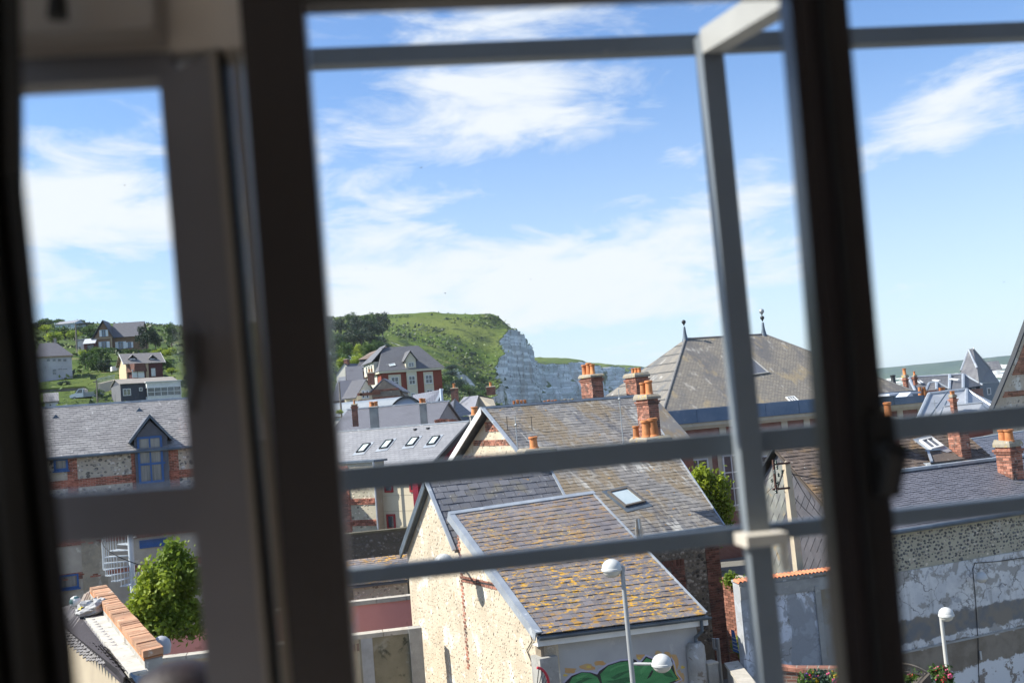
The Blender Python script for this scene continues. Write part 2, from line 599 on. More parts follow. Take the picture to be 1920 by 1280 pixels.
def window(parent, o, x, up, n, w, h, cols=2, rows=1, fm=None, gm=None, bar=.07, proud=.05, sill=None, name='window', mull=None):
    "frame with its bars; panes are sub-parts"
    fm = fm or WHITE
    gm = gm or GLASS
    mull = mull or bar * .7
    mb = MB()
    p = n * proud
    mb.box(o, x * bar, up * h, p)
    mb.box(o + x * (w - bar), x * bar, up * h, p)
    mb.box(o + x * bar, x * (w - 2 * bar), up * bar, p)
    mb.box(o + x * bar + up * (h - bar), x * (w - 2 * bar), up * bar, p)
    iw, ih = w - 2 * bar, h - 2 * bar
    for i in range(1, cols):
        mb.box(o + x * (bar + iw * i / cols - mull / 2) + up * bar, x * mull, up * ih, p * .86)
    for j in range(1, rows):
        mb.box(o + x * bar + up * (bar + ih * j / rows - mull / 2), x * iw, up * mull, p * .8)
    if sill:
        mb.box(o - x * .06 - up * .07, x * (w + .12), up * .066, n * (proud + .08))
    f = mb.build(name, fm, parent)
    for i in range(cols):
        g = MB()
        g.box(o + x * (bar + iw * i / cols + .004) + up * (bar + .004) , x * (iw / cols - .008), up * (ih - .008), n * proud * .45)
        g.build('pane', gm, f)
    return f
def chimney(parent, base, x, y, w, d, h, pots, mat=None, cap=.16, capw=.07, potmat=None, seed=1, bricks=True, core=None, shoulder=True, potr=.12, poth=.5, capmat=None):
    "base: bottom corner; x, y unit horizontal; brick shaft, stone cap and clay pots"
    mat = mat or BRICK
    base = Vector(base)
    mb = MB()
    mb.box(base, x * w, y * d, Z * h)
    c = mb.build('chimney', core or MORTAR, parent)
    if bricks:
        b = MB()
        brickwork(b, base, x, Z, -y, w, h, seed=seed)
        brickwork(b, base + y * d, -y, Z, -x, d, h, seed=seed + 1)
        brickwork(b, base + x * w, y, Z, x, d, h, seed=seed + 2)
        brickwork(b, base + x * w + y * d, -x, Z, y, w, h, seed=seed + 3)
        if shoulder:
            o = base - x * .04 - y * .04 + Z * (h - .2)
            b.box(o, x * (w + .08), y * (d + .08), Z * .06)
            b.box(o - x * .03 - y * .03 + Z * .07, x * (w + .14), y * (d + .14), Z * .06)
        b.build('brick_courses', mat, c, kind='stuff')
    k = MB()
    top = base - x * capw - y * capw + Z * h
    W_, D_ = w + 2 * capw, d + 2 * capw
    rng = random.Random(seed)
    i = [top, top + x * W_, top + x * W_ + y * D_, top + y * D_]
    hi = [p + Z * cap * rng.uniform(.75, 1.1) + (base + x * w / 2 + y * d / 2 + Z * h - p) * .14 for p in i]
    mid = [p + Z * cap * .45 for p in i]
    k.raw(i + mid + hi, [(3, 2, 1, 0), (0, 1, 5, 4), (1, 2, 6, 5), (2, 3, 7, 6), (3, 0, 4, 7), (4, 5, 9, 8), (5, 6, 10, 9), (6, 7, 11, 10), (7, 4, 8, 11), (8, 9, 10, 11)])
    k.build('chimney_cap', capmat or CAPSTONE, c)
    for (u, v, s) in pots:
        p = MB()
        r, hh = potr * s, poth * s
        tl = (Vector((rng.uniform(-.04, .04), rng.uniform(-.04, .04), 1))).normalized()
        p.lathe(base + x * (u * w) + y * (v * d) + Z * (h + cap * .7), [(r * 1.15, 0), (r * 1.1, hh * .1), (r * .95, hh * .14), (r * .85, hh * .82), (r * 1.08, hh * .86), (r * 1.08, hh * .97), (r * .8, hh), (r * .7, hh * .6)], 12, 0, tl, False)
        p.build('chimney_pot', potmat or TERRACOTTA, c, True)
    return c

class House:
    "upright building: P0 is the left end of the front eave, a the direction of the front, D the depth"
    def __init__(s, name, label, cat, px, py, Y, a, px2, py2, D, base=None, drop=6.0, group=None):
        s.P = W(px, py, Y)
        s.a, s.e, s.n, s.D = a, E(a), NB(a), D
        q = VP(px2, py2, s.P, a)
        s.L = (q - s.P).dot(s.e)
        s.ze = (s.P.z + q.z) / 2
        s.P.z = s.ze
        s.base = s.ze - drop if base is None else base
        s.root = thing(name, label, cat, (s.P.x, s.P.y, s.base), group)
    def at(s, u, t, z):
        return s.P + s.e * u + s.n * t + Z * z
    def walls(s, mat, rh=0, ins=0.0, gable=True):
        mb = MB()
        h = s.base - s.ze
        a, b, c, d = s.at(0, ins, 0), s.at(s.L, ins, 0), s.at(s.L, s.D - ins, 0), s.at(0, s.D - ins, 0)
        lo = [p + Z * h for p in (a, b, c, d)]
        up = [a, b, c, d]
        gl, gr = s.at(0, s.D / 2, rh), s.at(s.L, s.D / 2, rh)
        mb.raw(lo + up + [gl, gr], [(0, 1, 5, 4), (2, 3, 7, 6), (3, 0, 4, 8, 7) if rh and gable else (3, 0, 4, 7), (1, 2, 6, 9, 5) if rh and gable else (1, 2, 6, 5)])
        s.rh = rh
        s.wall = mb.build('wall', mat, s.root)
        return s.wall
    def gable_roof(s, rh, mat, ov=.25, side=.15, th=.1, cap=None, trim=None):
        mb = MB()
        sl = rh / (s.D / 2)
        for sgn in (0, 1):
            e0 = s.at(-side, -ov if not sgn else s.D + ov, -ov * sl + .03)
            e1 = s.at(s.L + side, -ov if not sgn else s.D + ov, -ov * sl + .03)
            r0, r1 = s.at(-side, s.D / 2, rh + .03), s.at(s.L + side, s.D / 2, rh + .03)
            nr = (e1 - e0).cross(r0 - e0).normalized()
            if nr.z < 0:
                nr = -nr
            mb.prism([e0, e1, r1, r0], nr * th)
            if not sgn:
                s.front = [p + nr * th for p in (e0, e1, r1, r0)]
        s.roof = mb.build('roof', mat, s.root)
        r0, r1 = s.at(-side - .02, s.D / 2, rh + .03 + th), s.at(s.L + side + .02, s.D / 2, rh + .03 + th)
        if cap:
            m = MB()
            m.tube(r0, r1, .11, .11, 8)
            m.build('ridge_cap', cap, s.roof)
        if trim:
            m = MB()
            q = s.front
            for A, B in ((q[0], q[3]), (q[1], q[2])):
                d = (B - A)
                m.box(A - s.e * .03 - Z * .16, s.e * .06, d, Z * .2)
            m.build('verge_board', trim, s.roof)
        return s.roof
    def hip_roof(s, rh, mat, inset, ov=.3, th=.0, cap=None, flat=None):
        mb = MB()
        a, b, c, d = s.at(-ov, -ov, 0), s.at(s.L + ov, -ov, 0), s.at(s.L + ov, s.D + ov, 0), s.at(-ov, s.D + ov, 0)
        i2 = inset if isinstance(inset, tuple) else (inset, inset)
        t0, t1 = (s.D / 2, s.D / 2) if flat is None else flat
        r = [s.at(i2[0], t0, rh), s.at(s.L - i2[1], t0, rh), s.at(s.L - i2[1], t1, rh), s.at(i2[0], t1, rh)]
        if flat is None:
            mb.raw([a, b, c, d, r[0], r[1]], [(0, 1, 5, 4), (1, 2, 5), (2, 3, 4, 5), (3, 0, 4), (3, 2, 1, 0)])
        else:
            mb.raw([a, b, c, d] + r, [(0, 1, 5, 4), (1, 2, 6, 5), (2, 3, 7, 6), (3, 0, 4, 7), (4, 5, 6, 7), (3, 2, 1, 0)])
        s.front = [a, b, r[1], r[0]]
        s.roof = mb.build('roof', mat, s.root)
        if cap:
            m = MB()
            for p, q in ((r[0], r[1]), (a, r[0]), (b, r[1])):
                m.tube(p, q, .09, .09, 6)
            m.build('hip_cap', cap, s.roof)
        return s.roof
    def fpt(s, face, px, py):
        if face == 'f':
            return VP(px, py, s.P, s.a)
        if face == 'l':
            return VP(px, py, s.P, s.a + 90)
        return VP(px, py, s.at(s.L, 0, 0), s.a + 90)
    def win(s, face, x0, y0, x1, y1, cols=2, rows=1, fm=None, gm=None, bar=.09, shutters=None, sill=None, surround=None, name='window', proud=.06, sw=.5, frame_pad=.18):
        A, B = s.fpt(face, x0, y1), s.fpt(face, x1, y0)
        x = {'f': s.e, 'l': -s.n, 'r': s.n}[face]
        n = {'f': -s.n, 'l': -s.e, 'r': s.e}[face]
        w, h = abs((B - A).dot(x)), abs(B.z - A.z)
        if (B - A).dot(x) < 0:
            A = A - x * w
        if surround:
            m = MB()
            t = frame_pad
            m.box(A - x * t - Z * t, x * (w + 2 * t), Z * (h + 2 * t), n * .03)
            m.build('window_surround', surround, s.root)
            A = A + n * .031
        f = window(s.root, A, x, Z, n, w, h, cols, rows, fm, gm, min(bar, w * .16), proud, sill, name)
        if shutters:
            for sd in (-1, 1):
                m = MB()
                o = A - x * (w * sw + .02) if sd < 0 else A + x * (w + .02)
                m.box(o, x * w * sw, Z * h, n * .05)
                for j in range(3):
                    m.box(o + x * w * sw * .12 + Z * h * (.06 + j * .31) + n * .05, x * w * sw * .76, Z * h * .25, n * .012)
                m.build('shutter', shutters, s.root)
        return f
    def panel(s, name, face, x0, y0, x1, y1, mat, proud=.03, parent=None):
        A, B = s.fpt(face, x0, y1), s.fpt(face, x1, y0)
        x = {'f': s.e, 'l': -s.n, 'r': s.n}[face]
        n = {'f': -s.n, 'l': -s.e, 'r': s.e}[face]
        w, h = (B - A).dot(x), B.z - A.z
        m = MB()
        m.box(A, x * w, Z * h, n * proud)
        return m.build(name, mat, parent or s.root)
def skylight(parent, q, pix, n, fm=None, gm=None, cols=1, flash=None):
    "roof window: pix = lower left, lower right, upper right, upper left pixels on the roof plane through q with normal n"
    P = [PP(x, y, q, n) for x, y in pix]
    x = (P[1] - P[0])
    w = x.length
    x = x.normalized()
    up = n.cross(x).normalized()
    if up.z < 0:
        up = -up
    h = max((P[3] - P[0]).dot(up), .2)
    o = P[0] + n * .03
    if flash:
        m = MB()
        m.box(o - x * .12 - up * .25, x * (w + .24), up * (h + .4), n * .012)
        m.build('flashing', flash, parent)
        o = o + n * .014
    return window(parent, o, x, up, n, w, h, cols, 1, fm or DARKFRAME, gm or GLASS_SKY, min(.07, w * .1), .07, name='skylight')

# ------------------------------------------------------------------ foliage
def leafmat(name, c1, c2, c3, trans=.3):
    t = NT(name)
    r = t.rand()
    c = t.mix(r, c1, c2)
    c = t.mix(t.step(t.noise(t.coords(XYZ), .35, 3), .42, .62), c, c3)
    return t.finish(c, .55, None, spec=.3, trans=trans)
def leaf_cloud(clumps, n, size, seed, flat=.35, asp=.55):
    "leaf-sized faces scattered in uneven clumps: (x, y, z, rx, ry, rz) each"
    rng = np.random.default_rng(seed)
    vol = np.array([c[3] * c[4] * c[5] for c in clumps]) ** (2 / 3)
    pick = rng.choice(len(clumps), n, p=vol / vol.sum())
    C = np.array(clumps)[pick]
    # twigs: leaves gather round twig ends
    d = rng.normal(size=(n, 3))
    d /= np.linalg.norm(d, axis=1)[:, None]
    rad = rng.uniform(.25, 1.0, n) ** .45
    P = C[:, :3] + d * rad[:, None] * C[:, 3:6]
    nt = max(8, n // 14)
    tw = P[rng.choice(n, nt)]
    j = rng.integers(0, nt, n)
    m = rng.random(n) < .75
    P[m] = tw[j[m]] + rng.normal(size=(m.sum(), 3)) * size * 1.3
    nr = d * .6 + rng.normal(size=(n, 3)) * .7 + np.array([0, 0, flat])
    nr /= np.linalg.norm(nr, axis=1)[:, None]
    t = np.cross(nr, rng.normal(size=(n, 3)))
    t /= np.linalg.norm(t, axis=1)[:, None]
    b = np.cross(nr, t)
    s = size * rng.uniform(.6, 1.3, n)[:, None]
    t, b = t * s, b * s * asp
    V = np.stack([P - t, P + b, P + t, P - b], axis=1).reshape(-1, 3)
    F = np.arange(n * 4).reshape(n, 4)
    return V, F
def tree(name, label, cat, base, clumps, n, size, mat, seed, trunk_r=.12, trunk_h=None, barkmat=None, group=None, limbs=5):
    root = thing(name, label, cat, base, group)
    base = Vector(base)
    cz = [c[2] for c in clumps]
    cx, cy = np.mean([c[0] for c in clumps]), np.mean([c[1] for c in clumps])
    th = trunk_h or max(.4, (np.mean(cz)) * .9)
    m = MB()
    rng = random.Random(seed)
    top = base + Vector((cx * .6, cy * .6, th))
    midp = base + Vector((cx * .2 + rng.uniform(-.1, .1) * th * .2, cy * .2, th * .5))
    m.tube(base - Z * .3, midp, trunk_r, trunk_r * .75, 8)
    m.tube(midp, top, trunk_r * .75, trunk_r * .45, 8)
    for c in rng.sample(clumps, min(limbs, len(clumps))):
        s0 = midp.lerp(top, rng.uniform(.2, 1))
        m.tube(s0, base + Vector(c[:3]), trunk_r * .38, trunk_r * .08, 5)
    m.build('trunk', barkmat or BARK, root, True)
    V, F = leaf_cloud(clumps, n, size, seed)
    link('crown', npmesh('crown', V, F, mat), root)
    return root
def copy_tree(root, loc, scale, rot, label=None, group=None):
    r = root.copy()
    col.objects.link(r)
    r.location = loc
    r.scale = (scale,) * 3 if not isinstance(scale, tuple) else scale
    r.rotation_euler = (0, 0, rot)
    ORG[r.name] = Vector(loc)
    if label:
        r['label'] = label
    if group:
        r['group'] = group
    for ch in list(root.children):
        c = ch.copy()
        col.objects.link(c)
        c.parent = r
    return r
BARK = surf('bark', (.10, .075, .055), (.06, .045, .035), 6, .95, .5)
LEAF_BRIGHT = leafmat('leaf_bright', (.23, .30, .022), (.36, .42, .05), (.15, .22, .025), .45)
LEAF_MID = leafmat('leaf_mid', (.055, .11, .022), (.10, .17, .03), (.035, .075, .02))
LEAF_DARK = leafmat('leaf_dark', (.018, .04, .018), (.035, .065, .025), (.012, .03, .016), .15)
LEAF_GREY = leafmat('leaf_blue_green', (.035, .07, .045), (.06, .10, .06), (.02, .045, .035), .2)
HAZE_D = 0.00006
# ------------------------------------------------------------------ the land: sea, town ground, hillside, headland, cliffs
def fbm(x, y, z, o=4):
    return mnoise.fractal(Vector((x, y, z)), .9, 2.1, o)
def sheet(name, mat, P, rows, cols_, kind='structure', smooth=True):
    F = [(i * cols_ + j, i * cols_ + j + 1, (i + 1) * cols_ + j + 1, (i + 1) * cols_ + j) for i in range(rows - 1) for j in range(cols_ - 1)]
    return link(name, npmesh(name, P, F, mat, smooth), None, kind=kind)
t = NT('sea_water')
SEA = t.finish((.05, .11, .15), .15, t.noise(t.coords(XYZ), .08, 6), .3, .6, spec=.5)
m = MB()
m.poly([(-9000, -600, -4), (9000, -600, -4), (9000, 19000, -4), (-9000, 19000, -4)])
m.build('sea', SEA, kind='structure')
GROUND = surf('town_ground', (.20, .19, .17), (.14, .135, .12), .5, .95, .3, layers=[((.07, .10, .03), .25, .55, .1, 3.0)])
m = MB()
m.box(Vector((-700, -60, -6)), Vector((1100, 0, 0)), Vector((0, 720, 0)), Vector((0, 0, 6)))
m.build('ground', GROUND, kind='structure')

def landmat(name, chalk=(.90, .88, .83), g1=(.082, .130, .022), g2=(.155, .185, .045), dk=(.026, .046, .018), strata=1.0, s=1.0, steep=(.50, .66)):
    t = NT(name)
    vec = t.coords(XYZ)
    big = t.noise(vec, .012 * s, 6, .6, .4)
    mid = t.noise(vec, .05 * s, 6, .65)
    fine = t.noise(vec, .5 * s, 4, .7)
    g = t.mix(t.step(big, .38, .62), g1, g2)
    g = t.mix(t.step(fine, .3, .7, 0, .5), g, tuple(x * .62 for x in g1))
    g = t.mix(t.step(mid, .53, .66, 0, .85), g, dk)
    v3 = t.coords(XYZ, (1, 1, 3.0), 4)
    g = t.mix(t.step(t.noise(v3, .03 * s, 6), .60, .70, 0, .8), g, (.24, .21, .10))
    # chalk with flint bands
    sz = t.coords(XYZ, (.004, .004, .35), 2)
    band = t.noise(sz, 1.0 * strata, 4, .7)
    fl = t.noise(t.coords(XYZ, (1, 1, .10), 1), .16 * s, 5, .65)
    c = t.mix(t.step(band, .44, .52, 0, .6), chalk, tuple(x * .42 for x in chalk))
    c = t.mix(t.step(fl, .5, .66, 0, .5), c, (.36, .29, .22))
    c = t.mix(t.step(t.noise(t.coords(XYZ, (1, 1, .25), 6), .5 * s, 6, .7), .55, .62, 0, .75), c, (.20, .18, .16))
    c = t.mix(t.step(t.noise(t.coords(XYZ, (1, 1, .35), 7), .05 * s, 5, .6), .60, .66), c, (.10, .12, .035))
    sp = t.n('ShaderNodeSeparateXYZ')
    t.l(t.geo.outputs['Normal'], sp.inputs[0])
    nz = t.math('ADD', sp.outputs[2], t.math('MULTIPLY', t.math('SUBTRACT', mid, .5), .35))
    col_ = t.mix(t.step(nz, steep[0], steep[1]), c, g)
    return t.finish(col_, .95, t.math('ADD', t.math('MULTIPLY', fine, .5), mid), 1.0, 2.6 / s, spec=.1)
LAND = landmat('headland_grass_and_chalk')
LAND_FAR = landmat('far_grass_and_chalk', s=.6, chalk=(.94, .93, .90))
LAND_BLUE = landmat('far_green_headland', s=.35, g1=(.035, .06, .028), g2=(.055, .085, .035), dk=(.02, .038, .02))
HILL = landmat('hillside_grass', s=2.2, g1=(.06, .10, .02), g2=(.13, .165, .04), steep=(-.9, -.8))

class RBF:
    def __init__(s, pts):
        s.p = np.array([(a, b) for a, b, c in pts], float)
        z = np.array([c for a, b, c in pts], float)
        n = len(pts)
        d = np.linalg.norm(s.p[:, None] - s.p[None], axis=2)
        A = np.zeros((n + 3, n + 3))
        A[:n, :n] = d
        A[:n, n] = A[n, :n] = 1
        A[:n, n + 1:] = s.p
        A[n + 1:, :n] = s.p.T
        s.w = np.linalg.solve(A + np.eye(n + 3) * 1e-9, np.concatenate([z, [0, 0, 0]]))
    def __call__(s, x, y):
        x, y = np.asarray(x, float), np.asarray(y, float)
        d = np.sqrt((x[..., None] - s.p[:, 0]) ** 2 + (y[..., None] - s.p[:, 1]) ** 2)
        n = len(s.p)
        return d @ s.w[:n] + s.w[n] + x * s.w[n + 1] + y * s.w[n + 2]

# hillside behind the town on the left, through the feet of the houses that stand on it
HP = [(105, 728, 205), (150, 748, 190), (255, 726, 206), (260, 757, 180), (215, 662, 300), (130, 621, 480), (300, 660, 300), (330, 690, 230), (80, 650, 300), (200, 612, 520),
      (330, 612, 520), (60, 612, 520), (430, 606, 620), (560, 600, 740), (-200, 610, 520), (-200, 745, 205), (450, 690, 240), (560, 690, 300), (650, 722, 230), (760, 757, 178), (690, 715, 330), (800, 765, 300), (620, 700, 330), (700, 722, 440), (560, 690, 440)]
pts = []
for a, b, c in HP:
    p = W(a, b, c)
    pts.append((p.x, p.y, p.z))
for x in (-260, -180, -110, -60, -20):
    pts.append((x, 95, 1.0))
    pts.append((x, 60, -2.0))
for x in (-420, -300, -200):
    pts.append((x, 900, 100))
pts += [(30, 150, -2), (40, 260, 0), (60, 400, -2), (20, 100, -3), (-40, 120, -2), (-10, 140, -2), (50, 60, -3), (-20, 180, 4), (10, 210, 2), (-10, 300, 8), (20, 560, 5), (40, 500, 0)]
hill = RBF(pts)
nx, ny = 150, 130
xs, ys = np.linspace(-330, 45, nx), np.linspace(62, 560, ny)
X, Y = np.meshgrid(xs, ys)
H = hill(X, Y)
for i in range(ny):
    for j in range(nx):
        H[i, j] += fbm(X[i, j] * .02, Y[i, j] * .02, 3.0) * 1.2 * min(1, max(0, (Y[i, j] - 110) / 120))
def hillz(x, y):
    return float(hill(np.array(x), np.array(y)))
sheet('hillside', HILL, np.stack([X, Y, H], -1).reshape(-1, 3), ny, nx)

def cliff(name, mat, line, tops, foot, inland, nface=46, lean=4.0, flute=5.0, seed=0.0, step=3.0, plateau=None, fz=.05, grow=1.25, gull=0.0):
    """one sheet: cliff face from the foot up to its edge, then inland.
    line: plan polyline [(x, y)], tops: height of the edge at each point, plateau(x, y, d, ztop) inland height"""
    P, cum = [], [0]
    for a, b in zip(line[:-1], line[1:]):
        cum.append(cum[-1] + math.hypot(b[0] - a[0], b[1] - a[1]))
    n = int(cum[-1] / step) + 1
    ds = [0.0]
    g = step * .8
    while ds[-1] < inland:
        ds.append(ds[-1] + g)
        g *= grow if ds[-1] > 80 else 1.06
    rows = nface + len(ds) - 1
    G = np.zeros((n, rows, 3))
    for i in range(n):
        s = cum[-1] * i / (n - 1)
        k = max(0, min(len(line) - 2, int(np.searchsorted(cum, s, side='right') - 1)))
        f = (s - cum[k]) / (cum[k + 1] - cum[k])
        x = line[k][0] * (1 - f) + line[k + 1][0] * f
        y = line[k][1] * (1 - f) + line[k + 1][1] * f
        # smoothed inland direction
        k0, k1 = max(0, k - (1 if f < .5 else 0)), min(len(line) - 1, k + 1 + (1 if f >= .5 else 0))
        tx, ty = line[k1][0] - line[k0][0], line[k1][1] - line[k0][1]
        tl = math.hypot(tx, ty)
        ix, iy = -ty / tl, tx / tl
        zt = tops[k] * (1 - f) + tops[k + 1] * f
        zt += fbm(s * .03, seed, 2.0) * 3.5 - gull * max(0, fbm(s * .012, seed + 5, 1.0, 3)) * 16
        zt = max(zt, foot + 1)
        for r in range(nface):
            w = r / (nface - 1)
            z = foot + (zt - foot) * w
            fl = (abs(fbm(s * fz, z * .006, seed)) * 1.5 + fbm(s * fz * 4, z * .03, seed + 3) * .35 + fbm(s * .3, z * .35, seed + 8, 3) * .12) * flute
            d = -lean * (1 - w) - lean * .8 * max(0, .3 - w) + fl * (1 - .45 * w ** 6)
            G[i, r] = (x + ix * d, y + iy * d, z)
        d0 = (G[i, nface - 1, 0] - x) * ix + (G[i, nface - 1, 1] - y) * iy
        for r, d in enumerate(ds[1:]):
            xx, yy = x + ix * (d + d0), y + iy * (d + d0)
            z = plateau(xx, yy, d, zt)
            G[i, nface + r] = (xx, yy, z + fbm(xx * .02, yy * .02, seed + 6) * min(d * .06, 3.0) + fbm(xx * .09, yy * .09, seed + 6) * min(d * .03, .8))
    return sheet(name, mat, G.reshape(-1, 3), n, rows)

# first headland: the grassy valley side cut off by the white cliff
hl_px = [(905, 765, 560), (928, 744, 640), (944, 722, 700), (938, 690, 735), (948, 662, 770), (946, 640, 805), (958, 612, 845), (985, 628, 885), (996, 650, 925), (1001, 668, 1000), (1000, 655, 1150)]
line, tops = [], []
for a, b, c in hl_px:
    p = W(a, b, c)
    line.append((p.x, p.y))
    tops.append(p.z)
LP = [(905, 765, 560), (928, 742, 640), (940, 718, 700), (935, 690, 735), (944, 660, 770), (938, 634, 805), (948, 602, 850), (940, 589, 880), (880, 589, 900), (780, 592, 930), (700, 596, 950), (620, 598, 960), (560, 600, 960),
      (880, 640, 780), (880, 690, 660), (850, 735, 560), (800, 690, 620), (800, 640, 760), (740, 690, 540), (740, 640, 700), (690, 650, 620), (640, 660, 560), (640, 625, 760), (560, 640, 600), (560, 700, 470), (700, 720, 440), (820, 752, 470), (400, 610, 900), (400, 690, 500)]
pts = [tuple(W(a, b, c)) for a, b, c in LP]
p = W(940, 589, 880)
pts += [(-60, 1100, 96), (-200, 1150, 100), (-400, 1150, 104), (20, 1150, 92), (-60, 1500, 98), (-400, 1500, 104), (20, 1000, 84)]
head = RBF(pts)
def head_plateau(x, y, d, zt):
    z = float(head(np.array(x), np.array(y)))
    f = min(1, d / 26)
    f = f * f * (3 - 2 * f)
    return zt * (1 - f) + z * f
cliff('headland', LAND, line, tops, -5, 520, lean=6, flute=11, seed=2.0, step=1.9, nface=64, plateau=head_plateau, fz=.03)

# the next cliffs along the coast
ln = [(985, 700, 1180), (1003, 664, 1250), (1022, 668, 1330), (1038, 676, 1400), (1062, 676, 1500), (1090, 674, 1600), (1112, 678, 1740), (1140, 681, 1850), (1165, 683, 1980), (1200, 684, 2150), (1235, 688, 2400), (1290, 690, 2800), (1330, 690, 3100)]
line = [tuple(W(a, b, c).xy) for a, b, c in ln]
tops = [W(a, b + 5, c).z for a, b, c in ln]
cliff('coast_cliffs', LAND_FAR, line, tops, -5, 500, nface=40, lean=12, flute=34, seed=11.0, step=6, plateau=lambda x, y, d, zt: zt + 16 * (1 - math.exp(-d / 50)) + 6 * fbm(x * .004, y * .004, 1.0), fz=.012, gull=.7)
# far green headland across the bay on the right
ln = [(1480, 700, 5600), (1600, 700, 5300), (1700, 694, 5000), (1800, 688, 4700), (1870, 680, 4500), (1930, 682, 4400), (2050, 690, 4300), (2200, 700, 4200)]
line = [tuple(W(a, b, c).xy) for a, b, c in ln]
tops = [W(a, b, c).z * (.55 if i < 4 else .92) for i, (a, b, c) in enumerate(ln)]
ztop = [W(a, b - 6, c).z for a, b, c in ln]
cliff('far_headland', LAND_BLUE, line, tops, -5, 1500, nface=30, lean=30, flute=40, seed=21.0, step=24, plateau=lambda x, y, d, zt: zt + (max(0, 112 - zt)) * (1 - math.exp(-d / 260)), fz=.004)

# sea air between us and the far cliffs
t = NT('sea_haze')
pv_ = t.n('ShaderNodeVolumePrincipled')
pv_.inputs['Color'].default_value = (.80, .90, 1.0, 1)
pv_.inputs['Density'].default_value = HAZE_D
pv_.inputs['Anisotropy'].default_value = .25
t.l(pv_.outputs[0], t.out.inputs['Volume'])
m = MB()
m.box(Vector((-9200, -800, -8)), Vector((18400, 0, 0)), Vector((0, 20000, 0)), Vector((0, 0, 158)))
m.build('haze', t.mat, kind='stuff')
# ------------------------------------------------------------------ the room the picture is taken from, and its window
ROOMWALL = surf('room_wall_paint', (.70, .67, .63), (.66, .63, .60), 1.5, .9, .05)
FRAME = surf('brown_grey_frame_lacquer', (.20, .20, .222), (.17, .17, .19), 4, .4, .03, spec=.5)
FRAME_DK = surf('dark_brown_frame_lacquer', (.022, .018, .020), (.018, .015, .017), 4, .35, .03, spec=.5)
t = NT('clear_pane')
tr = t.n('ShaderNodeBsdfTransparent')
tr.inputs[0].default_value = (.985, .995, .99, 1)
gl = t.n('ShaderNodeBsdfGlossy')
gl.inputs['Roughness'].default_value = 0.0
fr = t.n('ShaderNodeFresnel')
fr.inputs[0].default_value = 1.2
mx = t.n('ShaderNodeMixShader')
t.l(fr.outputs[0], mx.inputs[0])
t.l(tr.outputs[0], mx.inputs[1])
t.l(gl.outputs[0], mx.inputs[2])
t.l(mx.outputs[0], t.out.inputs['Surface'])
PANE = t.mat
FA = 5.0                                           # direction of the window front
WP = W(960, 640, .98)                              # a point on the window plane
en, nn = E(FA), NB(FA)
def WF(px, py, off=0.0):
    "pixel -> window plane, shifted off metres outwards"
    return VP(px, py, WP + nn * off, FA)
def bar(mb, pix, depth, off=0.0, mi=0):
    mb.prism([WF(x, y, off) for x, y in pix], nn * depth, mi)
win_root = thing('window', 'dark brown framed room window that the whole view is seen through', 'window', WF(560, 1280) - Z * .5)
# left light: stile, rails, handle
lw = thing('side_window', 'grey brown framed narrow side window with a handle, left of the dark post', 'window', WF(200, 1280) - Z * .5)
m = MB()
bar(m, [(298, 150), (392, 96), (506, 1400), (398, 1400)], .05)
m.build('stile', FRAME, lw)
m = MB()
bar(m, [(-60, 112), (318, 92), (330, 146), (-60, 166)], .03, .002)
m.build('top_rail', FRAME, lw)
m = MB()
bar(m, [(60, 930), (366, 908), (376, 1001), (60, 1024)], .05, .002)
m.build('middle_rail', FRAME, lw)
m = MB()
bar(m, [(392, 96), (404, 92), (515, 1400), (506, 1400)], .06, -.01)
m.build('cover_strip', surf('pale_cover_strip', (.30, .28, .25), None, rough=.6, bump=0), lw)
m = MB()
h0 = WF(360, 668, -.035)
m.cbox(WF(362, 672, -.012), en * .011, nn * .02, Z * .045)
m.tube(h0, WF(368, 690, -.04), .006, .006, 8)
m.tube(WF(368, 690, -.04), WF(358, 772, -.042), .006, .005, 8)
m.build('handle', surf('grey_handle', (.10, .10, .105), None, rough=.4, bump=0), lw, True)
m = MB()
bar(m, [(-60, 172), (300, 156), (346, 915), (-60, 940)], .006, .02)
m.build('pane', PANE, lw)
m = MB()
bar(m, [(-60, 1020), (374, 1000), (398, 1400), (-60, 1400)], .006, .02)
m.build('pane', PANE, lw)
m = MB()
bar(m, [(-60, -40), (20, -60), (20, 1400), (-60, 1400)], .03, .003)
m.build('far_stile', FRAME_DK, lw)
m = MB()
bar(m, [(428, 92), (443, 92), (557, 1400), (541, 1400)], .05, .004)
m.build('cover_strip', bpy.data.materials['pale_cover_strip'], lw)
# dark post, top rail, right post of the main window
m = MB()
bar(m, [(404, 92), (412, 92), (524, 1400), (515, 1400)], .05, .0)
m.build('gasket', BLACK, win_root)
m = MB()
bar(m, [(442, -80), (562, -80), (677, 1400), (556, 1400)], .035, -.01)
m.build('post', FRAME_DK, win_root)
m = MB()
bar(m, [(560, -110), (1486, -140), (1486, -24), (560, 6)], .03, -.008)
m.build('top_rail', FRAME_DK, win_root)
m = MB()
bar(m, [(1476, -60), (1492, -60), (1617, 1400), (1598, 1400)], .03, -.012)
m.build('stop_bead', FRAME_DK, win_root)
m = MB()
bar(m, [(1491, -60), (1584, -60), (1714, 1400), (1616, 1400)], .035, -.015)
m.build('post', FRAME_DK, win_root)
m = MB()
bar(m, [(1536, -60), (1548, -60), (1674, 1400), (1660, 1400)], .012, -.032)
m.build('post_groove', BLACK, win_root)
m = MB()
p0, p1 = WF(1655, 845, -.035), WF(1668, 925, -.05)
m.cbox(WF(1653, 850, -.03), en * .022, nn * .02, Z * .075)
m.tube(p0, p0 - nn * .03, .010, .010, 8)
m.tube(p0 - nn * .03, p1, .011, .009, 8)
m.build('handle', BLACK, win_root, True)
m = MB()
